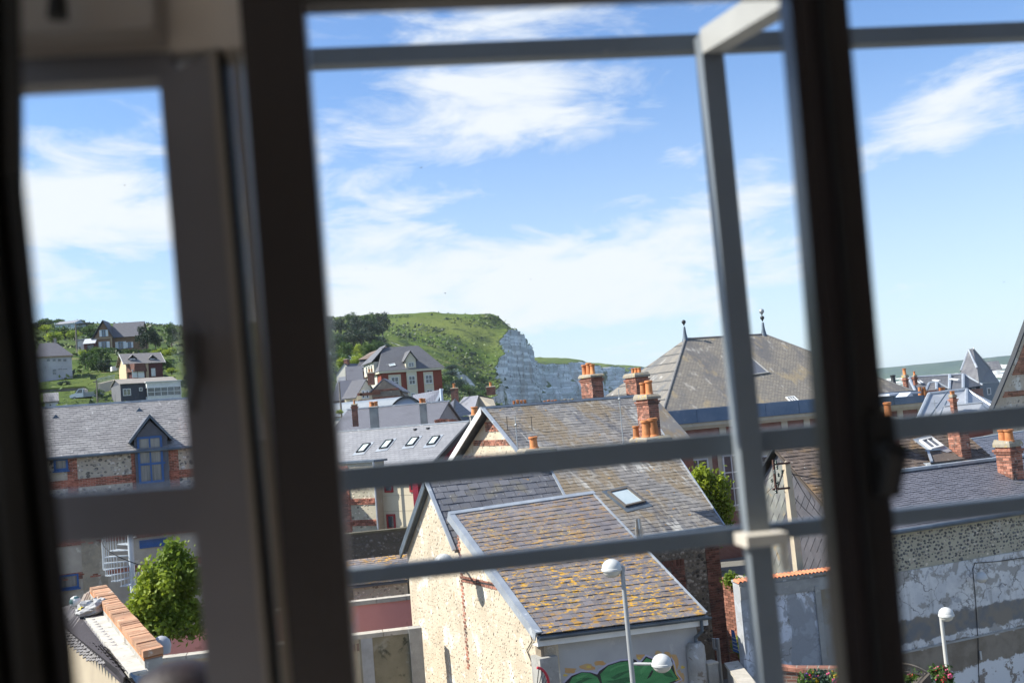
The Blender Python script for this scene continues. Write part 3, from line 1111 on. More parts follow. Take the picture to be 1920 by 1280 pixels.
bar(m, [(1584, -130), (2200, -160), (2200, -66), (1584, -26)], .03, -.008)
m.build('top_rail', FRAME_DK, win_root)
for q in ([(572, 20), (1490, -6), (1606, 1400), (684, 1400)], [(1584, -8), (2200, -50), (2200, 1400), (1714, 1400)], [(412, 92), (442, 92), (556, 1400), (524, 1400)]):
    m = MB()
    bar(m, q, .006, .022)
    m.build('pane', PANE, win_root)
# curtain at the far left
m = MB()
top, bot = [], []
for k in range(30):
    f = k / 29
    dy = .03 * math.sin(k * 1.25)
    top.append(W(-420 + f * 458, -60, .72 + dy))
    bot.append(W(-330 + f * 490, 1420, .72 + dy * 1.3))
mid = [W(-420 + k / 29 * 464, 330, .72 + .03 * math.sin(k * 1.25)) for k in range(30)]
for k in range(29):
    m.raw([top[k], top[k + 1], mid[k + 1], mid[k]], [(0, 1, 2, 3)])
    m.raw([mid[k], mid[k + 1], bot[k + 1], bot[k]], [(0, 1, 2, 3)])
cu = m.build('curtain', surf('black_curtain', (.012, .011, .012), (.03, .03, .028), 3, .95, .2, stretch=(14, 14, .5)), None, True)
tag(cu, 'black curtain hanging along the left edge of the window', 'curtain')
md = cu.modifiers.new('thickness', 'SOLIDIFY')
md.thickness = .006
# lintel, blind box and hook above the side window
m = MB()
a = W(-100, 122, 1.0)
m.box(WF(-100, 118, .002) , en * .288, nn * .048, Z * .5)
lin = m.build('lintel', ROOMWALL, None, kind='structure')
bl = thing('blind_box', 'beige roller blind box above the side window, with a black cord hook', 'blind', WF(180, 60, -.06))
m = MB()
bar(m, [(-60, -60), (286, -70), (286, 50), (-60, 66)], .055, -.06)
m.build('box', surf('beige_plastic', (.40, .365, .33), None, rough=.6, bump=0), bl)
m = MB()
m.tube(W(108, -40, .86), W(108, 34, .86), .006, .009, 8)
m.build('hook', BLACK, bl, True)
# room: walls, floor, ceiling (the window front is open from the sill to the lintel)
zf, zc = 7.45, 10.15
x0, x1 = -2.2, 3.4
def P2(u, t, z):
    q = WP + en * u + nn * t
    return Vector((q.x, q.y, z))
def room(name, u0, u1, t0, t1, za, zb, mat=ROOMWALL):
    m = MB()
    m.box(P2(u0, t0, za), en * (u1 - u0), nn * (t1 - t0), Z * (zb - za))
    return m.build(name, mat, None, kind='structure')
room('room_floor', x0, x1, -4, .28, zf - .2, zf, surf('oak_floor', (.36, .31, .26), (.30, .26, .22), 3, .5, .1))
room('room_ceiling', x0, x1, -4, .28, zc, zc + .2)
room('room_wall_back', x0, x1, -4.2, -4.001, zf, zc)
room('room_wall_left', x0 - .2, x0, -.5, .28, zf - .2, zc + .2)
room('room_wall_left_back', x0 - .2, x0, -4.2, -3.9, zf - .2, zc + .2)
room('room_wall_left_below_gap', x0 - .2, x0, -3.9, -.5, zf - .2, zf + .1)  # unseen gap above this piece, added so sun brightens the room and frames
room('room_wall_left_top', x0 - .2, x0, -3.9, -.5, zc - .1, zc + .2)
room('room_wall_right', x1, x1 + .2, -4.2, .28, zf - .2, zc + .2)
zs = W(960, 1280, .98).z - .26
room('window_wall_sill', x0, x1, .0, .28, zf, zs)
ztp = max(WF(-60, -110).z, WF(2200, -160).z)
room('window_wall_top', x0, x1, .0, .05, ztp, zc)
room('window_wall_side', x0, WF(-420, 640).dot(en) - WP.dot(en), .0, .28, zs, ztp)
room('facade', x0 - 9, x1 + 12, .281, .36, -.2, zs - .5, surf('facade_render', (.5, .47, .42), (.44, .41, .37), 1, .9, .1))
# ------------------------------------------------------------------ balcony cage of grey steel tube outside the window
CAGE = surf('grey_cage_paint', (.15, .18, .21), (.13, .155, .18), 5, .5, .05, layers=[((.35, .33, .30), 14, .66, .05, 3.0)])
CA = 7.5
CP = W(1350, 600, 1.72)
ec, nc = E(CA), NB(CA)
cg = thing('balcony_cage', 'grey steel tube cage with a brace and pale clamp, outside the window', 'railing', CP - Z * 1.9)
def cbar(name, pa, pb, w=.030, d=.030, parent=cg, off=0.0):
    A, B = VP(*pa, CP + nc * off, CA), VP(*pb, CP + nc * off, CA)
    x = (B - A)
    if abs(x.z) > abs(x.dot(ec)):
        s, v = ec * w, nc * d
    else:
        s, v = Z * w, nc * d
    m = MB()
    m.box(A - s * .5, x, s, v)
    return m.build(name, CAGE, parent)
cbar('top_bar', (520, 109), (2100, 48), .027)
cbar('middle_bar', (560, 908), (2100, 764), .036, off=.002)
cbar('lower_bar', (560, 1094), (2100, 926), .025, off=.001)
A = VP(1320, 66, CP, CA)
Bv = VP(1425, 1330, CP, CA)
m = MB()
xx = VP(1322, 92, CP, CA)
up_ = Vector((xx.x, xx.y, xx.z + .015))
lo_ = VP(1428, 1330, CP, CA)
m.box(Vector((xx.x, xx.y, lo_.z)) - ec * .018 - nc * .036, ec * .036, nc * .035, Z * (up_.z - lo_.z))
m.build('upright', surf('grey_upright_paint', (.17, .195, .22), (.15, .17, .195), 5, .5, .05), cg)
# brace back to the wall above, its paler paint stands for sunlight on it
m = MB()
b0 = xx + ec * .0 - nc * .036
b1 = W(1560, -62, 1.28)
d = b1 - b0
m.box(b0 - ec * .018 - Z * .02, ec * .036, Z * .04, d)
m.build('brace', surf('sunlit_cage_paint', (.38, .38, .365), (.32, .32, .31), 5, .6, .1), cg)
# clamp at the lower crossing, its lit look put into the pale colour
m = MB()
c0 = VP(1408, 1003, CP, CA) - nc * .045
m.cbox(c0, ec * .066, nc * .06, Z * .018)
m.tube(c0 + ec * .028 - Z * .05 - nc * .02, c0 + ec * .028 + Z * .0 - nc * .02, .007, .007, 8)
m.build('clamp', surf('sunlit_clamp_paint', (.60, .55, .47), (.40, .36, .31), 9, .7, .2), cg)
# balcony floor
room('balcony_floor', -2.6, 3.6, .37, 1.15, zf - .35, zf - .25, CONCRETE)

# ------------------------------------------------------------------ person sitting on the balcony, only the hair shows over the rail of the side window
HAIR = surf('dark_brown_hair', (.012, .006, .005), (.02, .009, .007), 60, .55, .6, 120, .004, spec=.3, stretch=(1, 1, .2))
SKIN = surf('skin', (.42, .25, .18), (.38, .22, .16), 8, .55, .05)
hp = W(340, 1238, 1.8)                             # crown of the head
pz = hp.z - .92
pr = thing('person', 'dark haired person seated low below the side window, only the hair showing', 'person', (hp.x, hp.y, zf - .25))
vs = [(0, 0, .12), (0, 0, .30), (0, -.01, .50), (0, 0, .62), (0, .0, .68), (0, .01, .76),
      (.17, 0, .56), (.21, .05, .33), (.14, .22, .22), (-.17, 0, .56), (-.21, .05, .33), (-.14, .22, .22),
      (.10, .02, .10), (.13, .40, .14), (.13, .42, -.26), (-.10, .02, .10), (-.13, .40, .14), (-.13, .42, -.26), (.13, .52, -.29), (-.13, .52, -.29)]
es = [(0, 1), (1, 2), (2, 3), (3, 4), (4, 5), (2, 6), (6, 7), (7, 8), (2, 9), (9, 10), (10, 11), (0, 12), (12, 13), (13, 14), (14, 18), (0, 15), (15, 16), (16, 17), (17, 19)]
rs = [.15, .14, .15, .07, .055, .06, .07, .05, .035, .07, .05, .035, .09, .07, .045, .09, .07, .045, .04, .04]
me = bpy.data.meshes.new('body')
me.from_pydata([(x, y, z + (pz - (zf - .25))) for x, y, z in vs], es, [])
ob = link('body', me, pr)
ob.modifiers.new('skin', 'SKIN')
for i, r in enumerate(rs):
    me.skin_vertices[0].data[i].radius = (r, r * .8)
me.skin_vertices[0].data[0].use_root = True
ob.modifiers.new('sub', 'SUBSURF').levels = 2
me.materials.append(surf('dark_shirt', (.03, .03, .04), None, rough=.9, bump=.1))
m = MB()
hc = Vector((hp.x, hp.y, hp.z - .125))
prof = [(.012, -.125), (.05, -.115), (.068, -.08), (.076, -.03), (.080, .02), (.074, .06), (.055, .095), (.028, .115), (.004, .12)]
m.lathe(hc, [(r * .93, h) for r, h in prof], 18)
m.lathe(hc + Vector((0, .078, -.03)), [(.004, .03), (.012, .012), (.016, -.006), (.004, -.012)], 8)
for s in (-1, 1):
    m.lathe(hc + Vector((s * .078, 0, -.02)), [(.005, -.03), (.014, -.015), (.016, .012), (.006, .028)], 8)
m.build('head', SKIN, pr, True)
m = MB()
m.lathe(hc - Vector((0, .012, 0)), [(.085, -.09), (.093, -.03), (.093, .03), (.084, .072), (.062, .108), (.03, .124), (.004, .126)], 24)
hr = m.build('hair', HAIR, pr, True)
# ------------------------------------------------------------------ the flint and slate houses in front
A0 = 23.0
eA, nA = E(A0), NB(A0)
RB = roofbasis(A0, 26)
LICHEN = (.50, .25, .015)
SL_ANNEX = surf('lichened_slate', (.145, .132, .142), (.185, .168, .172), 1.2, .62, .25, 60, .004, rand=.16, basis=RB, layers=[
    ((.19, .165, .13), 2.2, .50, .2, 5.0, (1, 1, 1), .7), ((.40, .21, .03), 5.5, .50, .10, 1.0, (.8, 1.6, 1), .9, (.6, .43), (4.2, 6.6, 1.0, .5)), ((.66, .35, .012), 9.0, .53, .06, 8.0, (.7, 1.5, 1), .95, (.7, .42), (4.4, 6.4, 1.0, .35)), ((.62, .42, .08), 17.0, .60, .05, 12.0, (.8, 1.3, 1), .9, (.8, .45)), ((.55, .55, .53), 15, .70, .02, 3.0)])
SL_B = surf('dark_slate', (.115, .117, .132), (.155, .152, .162), 1.2, .6, .25, 60, .004, rand=.18, basis=RB, layers=[((.17, .155, .13), 2.0, .52, .15, 2.0), ((.5, .5, .48), 12, .64, .03, 5.0), (LICHEN, 5, .64, .03, 3.0, (1, 1.4, 1), 1.0, (.4, .5))])
SL_A = surf('weathered_slate', (.215, .20, .185), (.16, .157, .16), .6, .7, .25, 50, .004, rand=.2, basis=RB, layers=[
    ((.20, .155, .10), .9, .46, .14, 4.0, (1, .5, 1), .85), ((.075, .08, .095), 1.1, .55, .12, 7.0, (1.4, .25, 1), .8), ((.43, .42, .39), 2.4, .53, .07, 1.0, (1, .16, 1), .9, (.35, .5)), ((.27, .25, .22), 4.5, .55, .08, 6.0, (1, .35, 1), .8), (LICHEN, 4, .67, .03, 3.0)])
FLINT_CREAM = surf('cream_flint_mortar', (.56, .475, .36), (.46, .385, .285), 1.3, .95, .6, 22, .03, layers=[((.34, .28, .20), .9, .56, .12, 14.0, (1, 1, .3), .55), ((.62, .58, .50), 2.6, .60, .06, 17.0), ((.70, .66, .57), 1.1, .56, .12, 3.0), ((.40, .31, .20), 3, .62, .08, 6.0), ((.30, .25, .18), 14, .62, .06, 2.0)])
FLINT_MIX = surf('flint_stones_pale', (.24, .195, .145), (.52, .45, .355), 14, .5, .2, rand=.55)
FLINT_DARK = surf('flint_stones_dark', (.03, .03, .033), (.10, .095, .09), 10, .35, .2, rand=.6, spec=.6)
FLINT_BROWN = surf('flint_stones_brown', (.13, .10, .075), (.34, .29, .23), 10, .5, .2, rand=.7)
FLINT_SHADE = surf('shaded_flint_mortar', (.25, .20, .145), (.19, .155, .115), 2, .95, .5, 18, .03, layers=[((.33, .27, .19), 1.2, .58, .1, 3.0)])  # darker copy of the flint mortar, shade of the front put into colour

P_e0 = W(1014, 1187, 24.0)
def G(px, py):
    return VP(px, py, P_e0, A0 + 90)
P_e1 = VP(1322, 1150, P_e0, A0)
P_r0 = G(848, 963)
P_r1 = VP(1108, 925, P_r0, A0)
# --- low annex with the lichened roof and the painted wall
an = thing('slate_annex', 'low lean-to house with orange lichened slate roof and green graffiti wall', 'house', (P_e0.x, P_e0.y, 0))
nr = (P_e1 - P_e0).cross(P_r0 - P_e0).normalized()
m = MB()
m.prism([p - nr * .07 for p in (P_e0, P_e1, P_r1, P_r0)], -nr * .06)
roof = m.build('roof', ZINC_DARK, an)
slates(roof, [P_e0 + (P_r0 - P_e0) * -.008, P_e1 + (P_r1 - P_e1) * -.008, P_r1, P_r0], .215, .25, SL_ANNEX, single=300, th=.02, seed=4)
m = MB()
s_ = (P_r1 - P_r0)
m.box(P_r0 - eA * .1 + nr * .02 - (P_r0 - P_e0).normalized() * .10, s_ + eA * .2, (P_r0 - P_e0).normalized() * .16, nr * .035)
m.build('ridge_cap', ZINC, roof)
m = MB()
for A_, B_, w in ((P_e0, P_r0, .13), (P_e1, P_r1, -.06)):
    d = B_ - A_
    m.box(A_ - eA * w + nr * .012, eA * (w + (.03 if w > 0 else .01)), d, nr * .035)
    m.box(A_ - eA * (w if w > 0 else 0) - nr * .17, eA * .025, d, nr * .18)
m.build('verge_flashing', ZINC, roof)
m = MB()
# eaves: gutter and white fascia
d = P_e1 - P_e0
g0 = P_e0 - nA * .06 - Z * .06 - eA * .1
for k in range(7):
    t0, t1 = math.pi * (k / 7), math.pi * ((k + 1) / 7)
    q0 = g0 - nA * .07 * math.cos(t0) - Z * .07 * math.sin(t0)
    q1 = g0 - nA * .07 * math.cos(t1) - Z * .07 * math.sin(t1)
    m.box(q0, d + eA * .2, q1 - q0, (q0 - g0) * .12)
m.build('gutter', ZINC_DARK, roof)
m = MB()
m.box(P_e0 + nA * .03 - Z * .26 - eA * .08, d + eA * .16, nA * .03, Z * .2)
m.box(P_e0 + nA * .03 - Z * .28 - eA * .08, d + eA * .16, nA * .3, Z * .02)
m.build('fascia', WHITE, roof)
# front wall with the painting
PLASTER_G = surf('grey_painted_plaster', (.40, .40, .40), (.34, .34, .345), 1.2, .85, .15, layers=[((.44, .43, .42), 2.0, .6, .1, 4.0)])
fw = P_e0 + nA * .28
fw1 = P_e1 + nA * .28
m = MB()
m.box(Vector((fw.x, fw.y, 0)) + eA * .15, (fw1 - fw).dot(eA) * eA - eA * .25, nA * .3, Z * (P_e0.z - .3))
wallf = m.build('front_wall', PLASTER_G, an)
def FW(px, py, off=0.0):
    return VP(px, py, fw - nA * off, A0)
def flat(name, pix, mat, off, parent):
    m = MB()
    P = [FW(x, y, off) for x, y in pix]
    m.prism(P, nA * .003)
    return m.build(name, mat, parent)
def z7(l):
    return [(960 + x / 4, 960 + y / 4) for x, y in l]
ORANGE_MIST = surf('orange_spray_paint', (.50, .27, .10), (.46, .33, .17), 5, .8, .05)
YELLOW_MIST = surf('yellow_spray_paint', (.58, .42, .10), None, rough=.8, bump=0)
LILAC = surf('lilac_spray_paint', (.42, .40, .52), None, rough=.7, bump=0)
INK = surf('black_spray_paint', (.018, .018, .022), None, rough=.5, bump=0)
GREEN = surf('green_spray_paint', (.045, .20, .07), (.07, .29, .10), 3, .6, 0, stretch=(.5, .5, 2.5), layers=[((.025, .12, .045), 1.6, .56, .05, 4.0, (.4, .4, 2))])
rng = random.Random(3)
def mist(cx, cy, rx, ry, mat, off, k=11):
    pts = []
    for i in range(k):
        a_ = 2 * math.pi * i / k
        q = rng.uniform(.6, 1.15)
        pts.append((cx + math.cos(a_) * rx * q, cy + math.sin(a_) * ry * q))
    flat('spray_patch', pts, mat, off, gr)
outer = [(362, 1330), (385, 1268), (440, 1212), (520, 1182), (590, 1184), (638, 1200), (646, 1178), (715, 1130), (815, 1098), (900, 1092), (938, 1108), (960, 1112), (1003, 1064), (1075, 1092), (1130, 1112), (1182, 1128), (1194, 1080), (1218, 1116), (1234, 1188), (1280, 1255), (1190, 1300), (1150, 1500), (362, 1500)]
cxm, cym = 820, 1330
def shrink(l, k):
    n = len(l)
    out = []
    for i in range(n):
        x0_, y0_ = l[i - 1]
        x1_, y1_ = l[(i + 1) % n]
        dx, dy = x1_ - x0_, y1_ - y0_
        q = math.hypot(dx, dy)
        out.append((l[i][0] - dy / q * k, l[i][1] + dx / q * k))
    return out
gr = flat('graffiti', z7(outer), LILAC, .004, an)
flat('graffiti_outline', z7(shrink(outer, 14)), INK, .009, gr)
flat('graffiti_fill', z7([(400, 1330), (455, 1235), (525, 1200), (585, 1204), (640, 1235), (672, 1300), (690, 1330), (690, 1480), (400, 1480)]), GREEN, .014, gr)
flat('graffiti_fill', z7([(662, 1212), (720, 1152), (815, 1120), (895, 1114), (925, 1126), (940, 1150), (962, 1150), (1008, 1090), (1075, 1116), (1178, 1150), (1200, 1180), (1214, 1205), (1244, 1250), (1180, 1275), (1120, 1330), (1120, 1480), (720, 1480)]), GREEN, .014, gr)
flat('graffiti_outline', z7([(1010, 1250), (1050, 1180), (1062, 1188), (1040, 1230)]), INK, .018, gr)
flat('graffiti_outline', z7([(905, 1096), (935, 1110), (955, 1150), (930, 1140)]), INK, .018, gr)
flat('graffiti_highlight', z7([(1208, 1140), (1214, 1142), (1236, 1215), (1262, 1250), (1230, 1262), (1226, 1256), (1250, 1246), (1226, 1212)]), YELLOW_MIST, .019, gr)
DKGREEN = surf('dark_green_spray_paint', (.02, .10, .04), (.03, .13, .05), 6, .6, 0)
LTGREEN = surf('light_green_spray_paint', (.10, .34, .13), (.08, .28, .10), 6, .6, 0)
for l_, mt_ in (([(740, 1240), (800, 1205), (880, 1180), (905, 1186), (840, 1212), (770, 1252)], DKGREEN), ([(700, 1262), (760, 1258), (850, 1236), (905, 1232), (905, 1262), (800, 1290)], DKGREEN), ([(440, 1300), (500, 1262), (570, 1236), (600, 1240), (540, 1268), (470, 1310)], DKGREEN), ([(960, 1180), (1010, 1130), (1040, 1130), (1000, 1176), (965, 1215)], LTGREEN), ([(740, 1170), (800, 1142), (880, 1130), (860, 1142), (790, 1160), (735, 1190)], LTGREEN), ([(480, 1236), (530, 1216), (575, 1214), (540, 1230), (490, 1252)], LTGREEN), ([(1100, 1180), (1190, 1200), (1215, 1240), (1150, 1226)], DKGREEN)):
    flat('graffiti_shading', z7(l_), mt_, .018, gr)
for a_ in ((1068, 1256, 14, 6), (1102, 1250, 16, 7), (1125, 1243, 12, 5), (1203, 1232, 14, 7), (1262, 1245, 12, 18), (1252, 1226, 9, 6), (1275, 1268, 8, 14), (1085, 1262, 12, 5), (1235, 1224, 8, 5)):
    mist(*a_, ORANGE_MIST, .0015)
for a_ in ((1104, 1249, 5, 3), (1262, 1243, 4, 6), (1280, 1250, 5, 3), (1060, 1265, 5, 3), (1198, 1233, 4, 2.5)):
    mist(*a_, YELLOW_MIST, .0028)
# concrete pier and red hoop at the left corner, round rendered pier and pipes at the right corner
m = MB()
q0, q1 = VP(1012, 1235, P_e0 - nA * .05, A0), VP(1046, 1235, P_e0 - nA * .05, A0)
m.box(Vector((q0.x, q0.y, 0)), eA * (q1 - q0).dot(eA), nA * .5, Z * q0.z)
m.build('corner_pier', CONCRETE, an)
m = MB()
q0, q1 = VP(1003, 1180, P_e0 + nA * .12, A0), VP(1034, 1180, P_e0 + nA * .12, A0)
m.box(Vector((q0.x, q0.y, 2.0)) + eA * .1, eA * .36, nA * .3, Z * (P_e0.z - 2.3))
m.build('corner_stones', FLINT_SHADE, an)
m = MB()
c = VP(1305, 1230, P_e1 + nA * .2, A0)
m.lathe(Vector((c.x, c.y, 0)), [(.26, 0), (.24, 2.2), (.235, c.z - .3), (.22, c.z + .25), (.16, c.z + .33)], 14)
m.build('round_pier', surf('peeling_pier', (.40, .39, .37), (.30, .29, .27), 3, .9, .3, layers=[((.20, .17, .14), 4, .58, .06, 3.0), ((.5, .5, .5), 5, .6, .05, 8.0)]), an, True)
m = MB()
q = P_e1 - Z * .1 - eA * .12
m.path([q, q - Z * .28, q + nA * .2 - Z * .45 - eA * .08, q + nA * .2 - Z * .62 - eA * .08], .04, 8)
m.build('downpipe', ZINC_DARK, an, True)
# flint gable walls: annex and the house behind stand in one line
WIN = .1
def GW(px, py):
    return VP(px, py, P_e0 + eA * WIN, A0 + 90)
fb = GW(1012, 1200)
qn = GW(862, 1040)                      # the brick quoin between the two houses
r0w = P_r0 + eA * WIN - Z * .12
m = MB()
f_top = P_e0 + eA * WIN + nA * .12 - Z * .16
m.prism([Vector((f_top.x, f_top.y, 0)), f_top, r0w, Vector((r0w.x, r0w.y, 0))], eA * .35)
m.build('gable_wall', FLINT_CREAM, an)
Lg = (r0w - f_top).dot(nA)
flints('flint_stones', an, Vector((r0w.x, r0w.y, 0)), -nA, Z, -eA, [(.35, .3), (Lg, .3), (Lg, f_top.z - .08), (.35, r0w.z - .25)], .125, .05, FLINT_MIX, 5, .45, .9, .62, .35)
m = MB()
k = 0
z = r0w.z - .5
while z > r0w.z - 4.0:
    off = .0 if k % 2 else .07
    m.box(Vector((r0w.x, r0w.y, z)) - nA * (.12 + off) - eA * .015, nA * .16, eA * .05, Z * .06)
    z -= .085
    k += 1
m.build('brick_quoin', BRICK, an, kind='stuff')
m = MB()
q0, q1 = GW(868, 1083), GW(940, 1100)
d = q1 - q0
for j in range(2):
    for k in range(10):
        m.box(q0 + d * (k / 10) - Z * (.09 * j) - eA * .02, d * .092, -eA * .0 + eA * .05, Z * .06)
m.build('brick_course', BRICK_BROWN, an, kind='stuff')
m = MB()
m.path([GW(868, 1084) - eA * .03, GW(935, 1097) - eA * .03, GW(960, 1125) - eA * .03, GW(992, 1172) - eA * .03, GW(1000, 1200) - eA * .03, GW(990, 1218) - eA * .03, GW(1003, 1250) - eA * .03, GW(1005, 1290) - eA * .03], .012, 5)
m.build('cable', BLACK, an)

# --- flint gabled house behind the annex
ap, fe, be = G(801, 903), G(854, 1032), G(757, 1030)
hb = thing('flint_house', 'cream flint gabled house with dark slate roof, joined behind the annex', 'house', (fe.x, fe.y, 0))
m = MB()
ins = eA * WIN
m.prism([Vector((fe.x, fe.y, 0)) + ins, fe + ins - Z * .1, ap + ins - Z * .14, be + ins - Z * .1, Vector((be.x, be.y, 0)) + ins], eA * .35)
m.build('gable_wall', FLINT_CREAM, hb)
o = Vector((be.x, be.y, 0)) + ins
Lb = (be - fe).dot(nA)
ta = (be - ap).dot(nA)
flints('flint_stones', hb, o, -nA, Z, -eA, [(.1, .3), (Lb - .05, .3), (Lb - .05, fe.z - .2), (ta, ap.z - .35), (.1, be.z - .15)], .125, .048, FLINT_MIX, 9, .45, .9, .62, .35)
m = MB()
Lr = (VP(1030, 876, ap, A0) - ap).dot(eA)
for (x_, y_) in ((fe, ap), (be, ap)):
    nn_ = eA.cross(y_ - x_).normalized()
    if nn_.z < 0:
        nn_ = -nn_
    m.prism([x_, x_ + eA * Lr, y_ + eA * Lr, y_], -nn_ * .08)
roofb = m.build('roof', ZINC_DARK, hb)
slates(roofb, [fe, fe + eA * Lr, ap + eA * Lr, ap], .25, .32, SL_B, single=300, th=.02, seed=8)
m = MB()
nb_ = eA.cross(ap - fe).normalized()
m.box(ap - eA * .05, eA * (Lr + .1), Z * .05, nA * .1)
m.build('ridge_cap', ZINC, roofb)
m = MB()
m.box(fe - eA * .09, eA * .1, ap - fe, nb_ * .06)
m.box(fe + eA * (Lr - .03), eA * .07, ap - fe, nb_ * .06)
m.build('verge_flashing', ZINC, roofb)
m = MB()
nb2 = (ap - be).cross(eA).normalized()
m.box(be - eA * .1 - (ap - be).normalized() * .2, eA * .12, (ap - be) + (ap - be).normalized() * .2, Z * .09)
m.box(be - eA * .1 - (ap - be).normalized() * .2 - Z * .16, eA * .05, (ap - be) + (ap - be).normalized() * .2, Z * .155)
m.build('verge_board', ZINC_DARK, roofb)
# small chimney with one orange pot
c0 = VP(988, 868, ap + nA * .1, A0)
c1 = VP(1040, 862, ap + nA * .1, A0)
chimney(hb, c0 - Z * .3, eA, nA, (c1 - c0).dot(eA), .5, .3 + .28, [(.42, .5, .9)], BRICK_BROWN, seed=31, potr=.15, poth=.42)
# little roof vents
for px, py in ((930, 884),):
    pass

# --- big weathered slate house
aL = W(907, 766, 41.0)
aRr = VP(1196, 743, aL, A0)
LA = (aRr - aL).dot(eA)
el = VP(1113, 1019, aL, A0 + 90)
er = VP(1358, 988, el, A0)
ha = thing('weathered_slate_house', 'big gabled house with white-streaked old slate roof and brick-banded gable', 'house', (el.x, el.y, 0))
LE = (er - el).dot(eA)
bk = VP(838, 877, aL, A0 + 90)
q = [el, el + eA * LE, aL + eA * LA, aL]
nrA = (q[1] - q[0]).cross(q[3] - q[0]).normalized()
m = MB()
m.prism([p - nrA * .05 for p in q], -nrA * .06)
bb = bk + (bk - aL) * .8
m.prism([bb, bb + eA * LA, aL + eA * LA, aL], ((aL - bb).cross(eA)).normalized() * .1)
roofa = m.build('roof', ZINC_DARK, ha)
slates(roofa, [p for p in q], .21, .26, SL_A, single=300, th=.016, seed=12)
m = MB()
m.box(aL - eA * .12 + Z * .0 - nA * .08, eA * (LA + .2), nA * .18, Z * .07)
m.build('ridge_cap', ZINC, roofa)
m = MB()
dl = aL - el
m.box(el - eA * .12 + nrA * .0, eA * .14, dl, nrA * .07)
m.box(el + eA * (LE - .02), eA * .05, aL + eA * LA - el - eA * LE, nrA * .05)
m.build('verge_flashing', ZINC, roofa)
m = MB()
dl2 = aL - bb
m.box(bb - eA * .14, eA * .16, dl2, Z * .08)
m.box(bb - eA * .14 - Z * .2, eA * .04, dl2, Z * .2)
m.build('verge_board', WHITE, roofa)
m = MB()
m.tube(el - nA * .06, el + eA * LE - nA * .06, .06, .06, 8)
m.build('gutter', ZINC_DARK, roofa, True)
# gable wall: flint panels between brick bands
gi = eA * .3
m = MB()
m.prism([Vector((el.x, el.y, 0)) + gi, el + gi - Z * .12, aL + gi - Z * .16, bb + gi - Z * .1, Vector((bb.x, bb.y, 0)) + gi], eA * .4)
m.build('gable_wall', FLINT_CREAM, ha)
def GA(px, py):
    return VP(px, py, aL + gi, A0 + 90)
m = MB()
def rake_t(z, side):
    p = el if side else bb
    f = (z - p.z) / (aL.z - p.z)
    return p.lerp(aL, f)
for zt, nrow in ((8.86, 5), (8.17, 3), (7.55, 3), (6.9, 3)):
    A_, B_ = rake_t(zt + .1, 0) + gi, rake_t(zt + .1, 1) + gi
    A_.z = B_.z = zt - .075 * nrow
    d = (A_ - B_)
    d.z = 0
    ln_ = d.length - .3
    brickwork(m, A_ - d.normalized() * .15, -d.normalized(), Z, -eA, ln_, .075 * nrow, proud=.03, seed=int(zt * 10))
za = 8.95
while za < aL.z - .3:
    A_, B_ = rake_t(za + .1, 0) + gi, rake_t(za + .1, 1) + gi
    A_.z = B_.z = za
    d = A_ - B_
    if d.length > .5:
        brickwork(m, A_ - d.normalized() * .2, -d.normalized(), Z, -eA, d.length - .4, .075, proud=.03, seed=int(za * 100))
    za += .075
m.build('brick_bands', BRICK, ha, kind='stuff')
oo = Vector((bb.x, bb.y, 0)) + gi
Lq = (bb - el).dot(nA)
flints('flint_stones', ha, oo, -nA, Z, -eA, [(.3, 4.5), (Lq - .3, 5.5), ((bb - aL).dot(nA), aL.z - .6)], .22, .07, FLINT_MIX, 19, .6, .5, .8, .3)
# front wall: brown flint in shade-darkened mortar, with brick quoin
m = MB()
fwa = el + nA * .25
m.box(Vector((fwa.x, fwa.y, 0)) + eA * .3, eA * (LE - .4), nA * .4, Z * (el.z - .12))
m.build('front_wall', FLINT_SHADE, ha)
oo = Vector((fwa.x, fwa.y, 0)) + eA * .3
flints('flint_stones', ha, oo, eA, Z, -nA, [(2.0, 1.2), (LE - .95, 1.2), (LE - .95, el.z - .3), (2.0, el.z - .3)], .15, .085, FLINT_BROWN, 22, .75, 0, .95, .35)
m = MB()
brickwork(m, oo + eA * (LE - .95) + Z * .5, eA, Z, -nA, .52, el.z - .75, proud=.025, seed=5)
wq = VP(1240, 1040, fwa, A0)
brickwork(m, Vector((wq.x, wq.y, el.z - 1.1)), eA, Z, -nA, .8, .22, bl=.062, bh=.2, proud=.03, seed=6)
brickwork(m, Vector((wq.x, wq.y, el.z - 2.3)) + eA * .3, eA, Z, -nA, .5, 1.2, proud=.025, seed=7)
m.build('brick_quoin', BRICK_BROWN, ha, kind='stuff')
def onA(px, py):
    return PP(px, py, el, nrA)
skylight(ha, el, [(1172, 953), (1210, 944), (1186, 916), (1152, 922)], nrA, surf('bronze_frame', (.12, .105, .09), None, rough=.5, bump=0), flash=ZINC_DARK)
# steel flue
p = onA(1200, 1020)
m = MB()
tp = W(1197, 972, p.y)
m.tube(p - Z * .2, Vector((p.x, p.y, tp.z - .3)), .13, .13, 12)
m.tube(Vector((p.x, p.y, tp.z - .3)), Vector((p.x, p.y, tp.z)), .115, .09, 12)
m.tube(p - Z * .1, p + Z * .1 + nrA * .05, .18, .15, 12)
m.build('flue', surf('bright_steel', (.6, .6, .6), (.5, .5, .5), 4, .25, 0, metal=.9), ha, True)
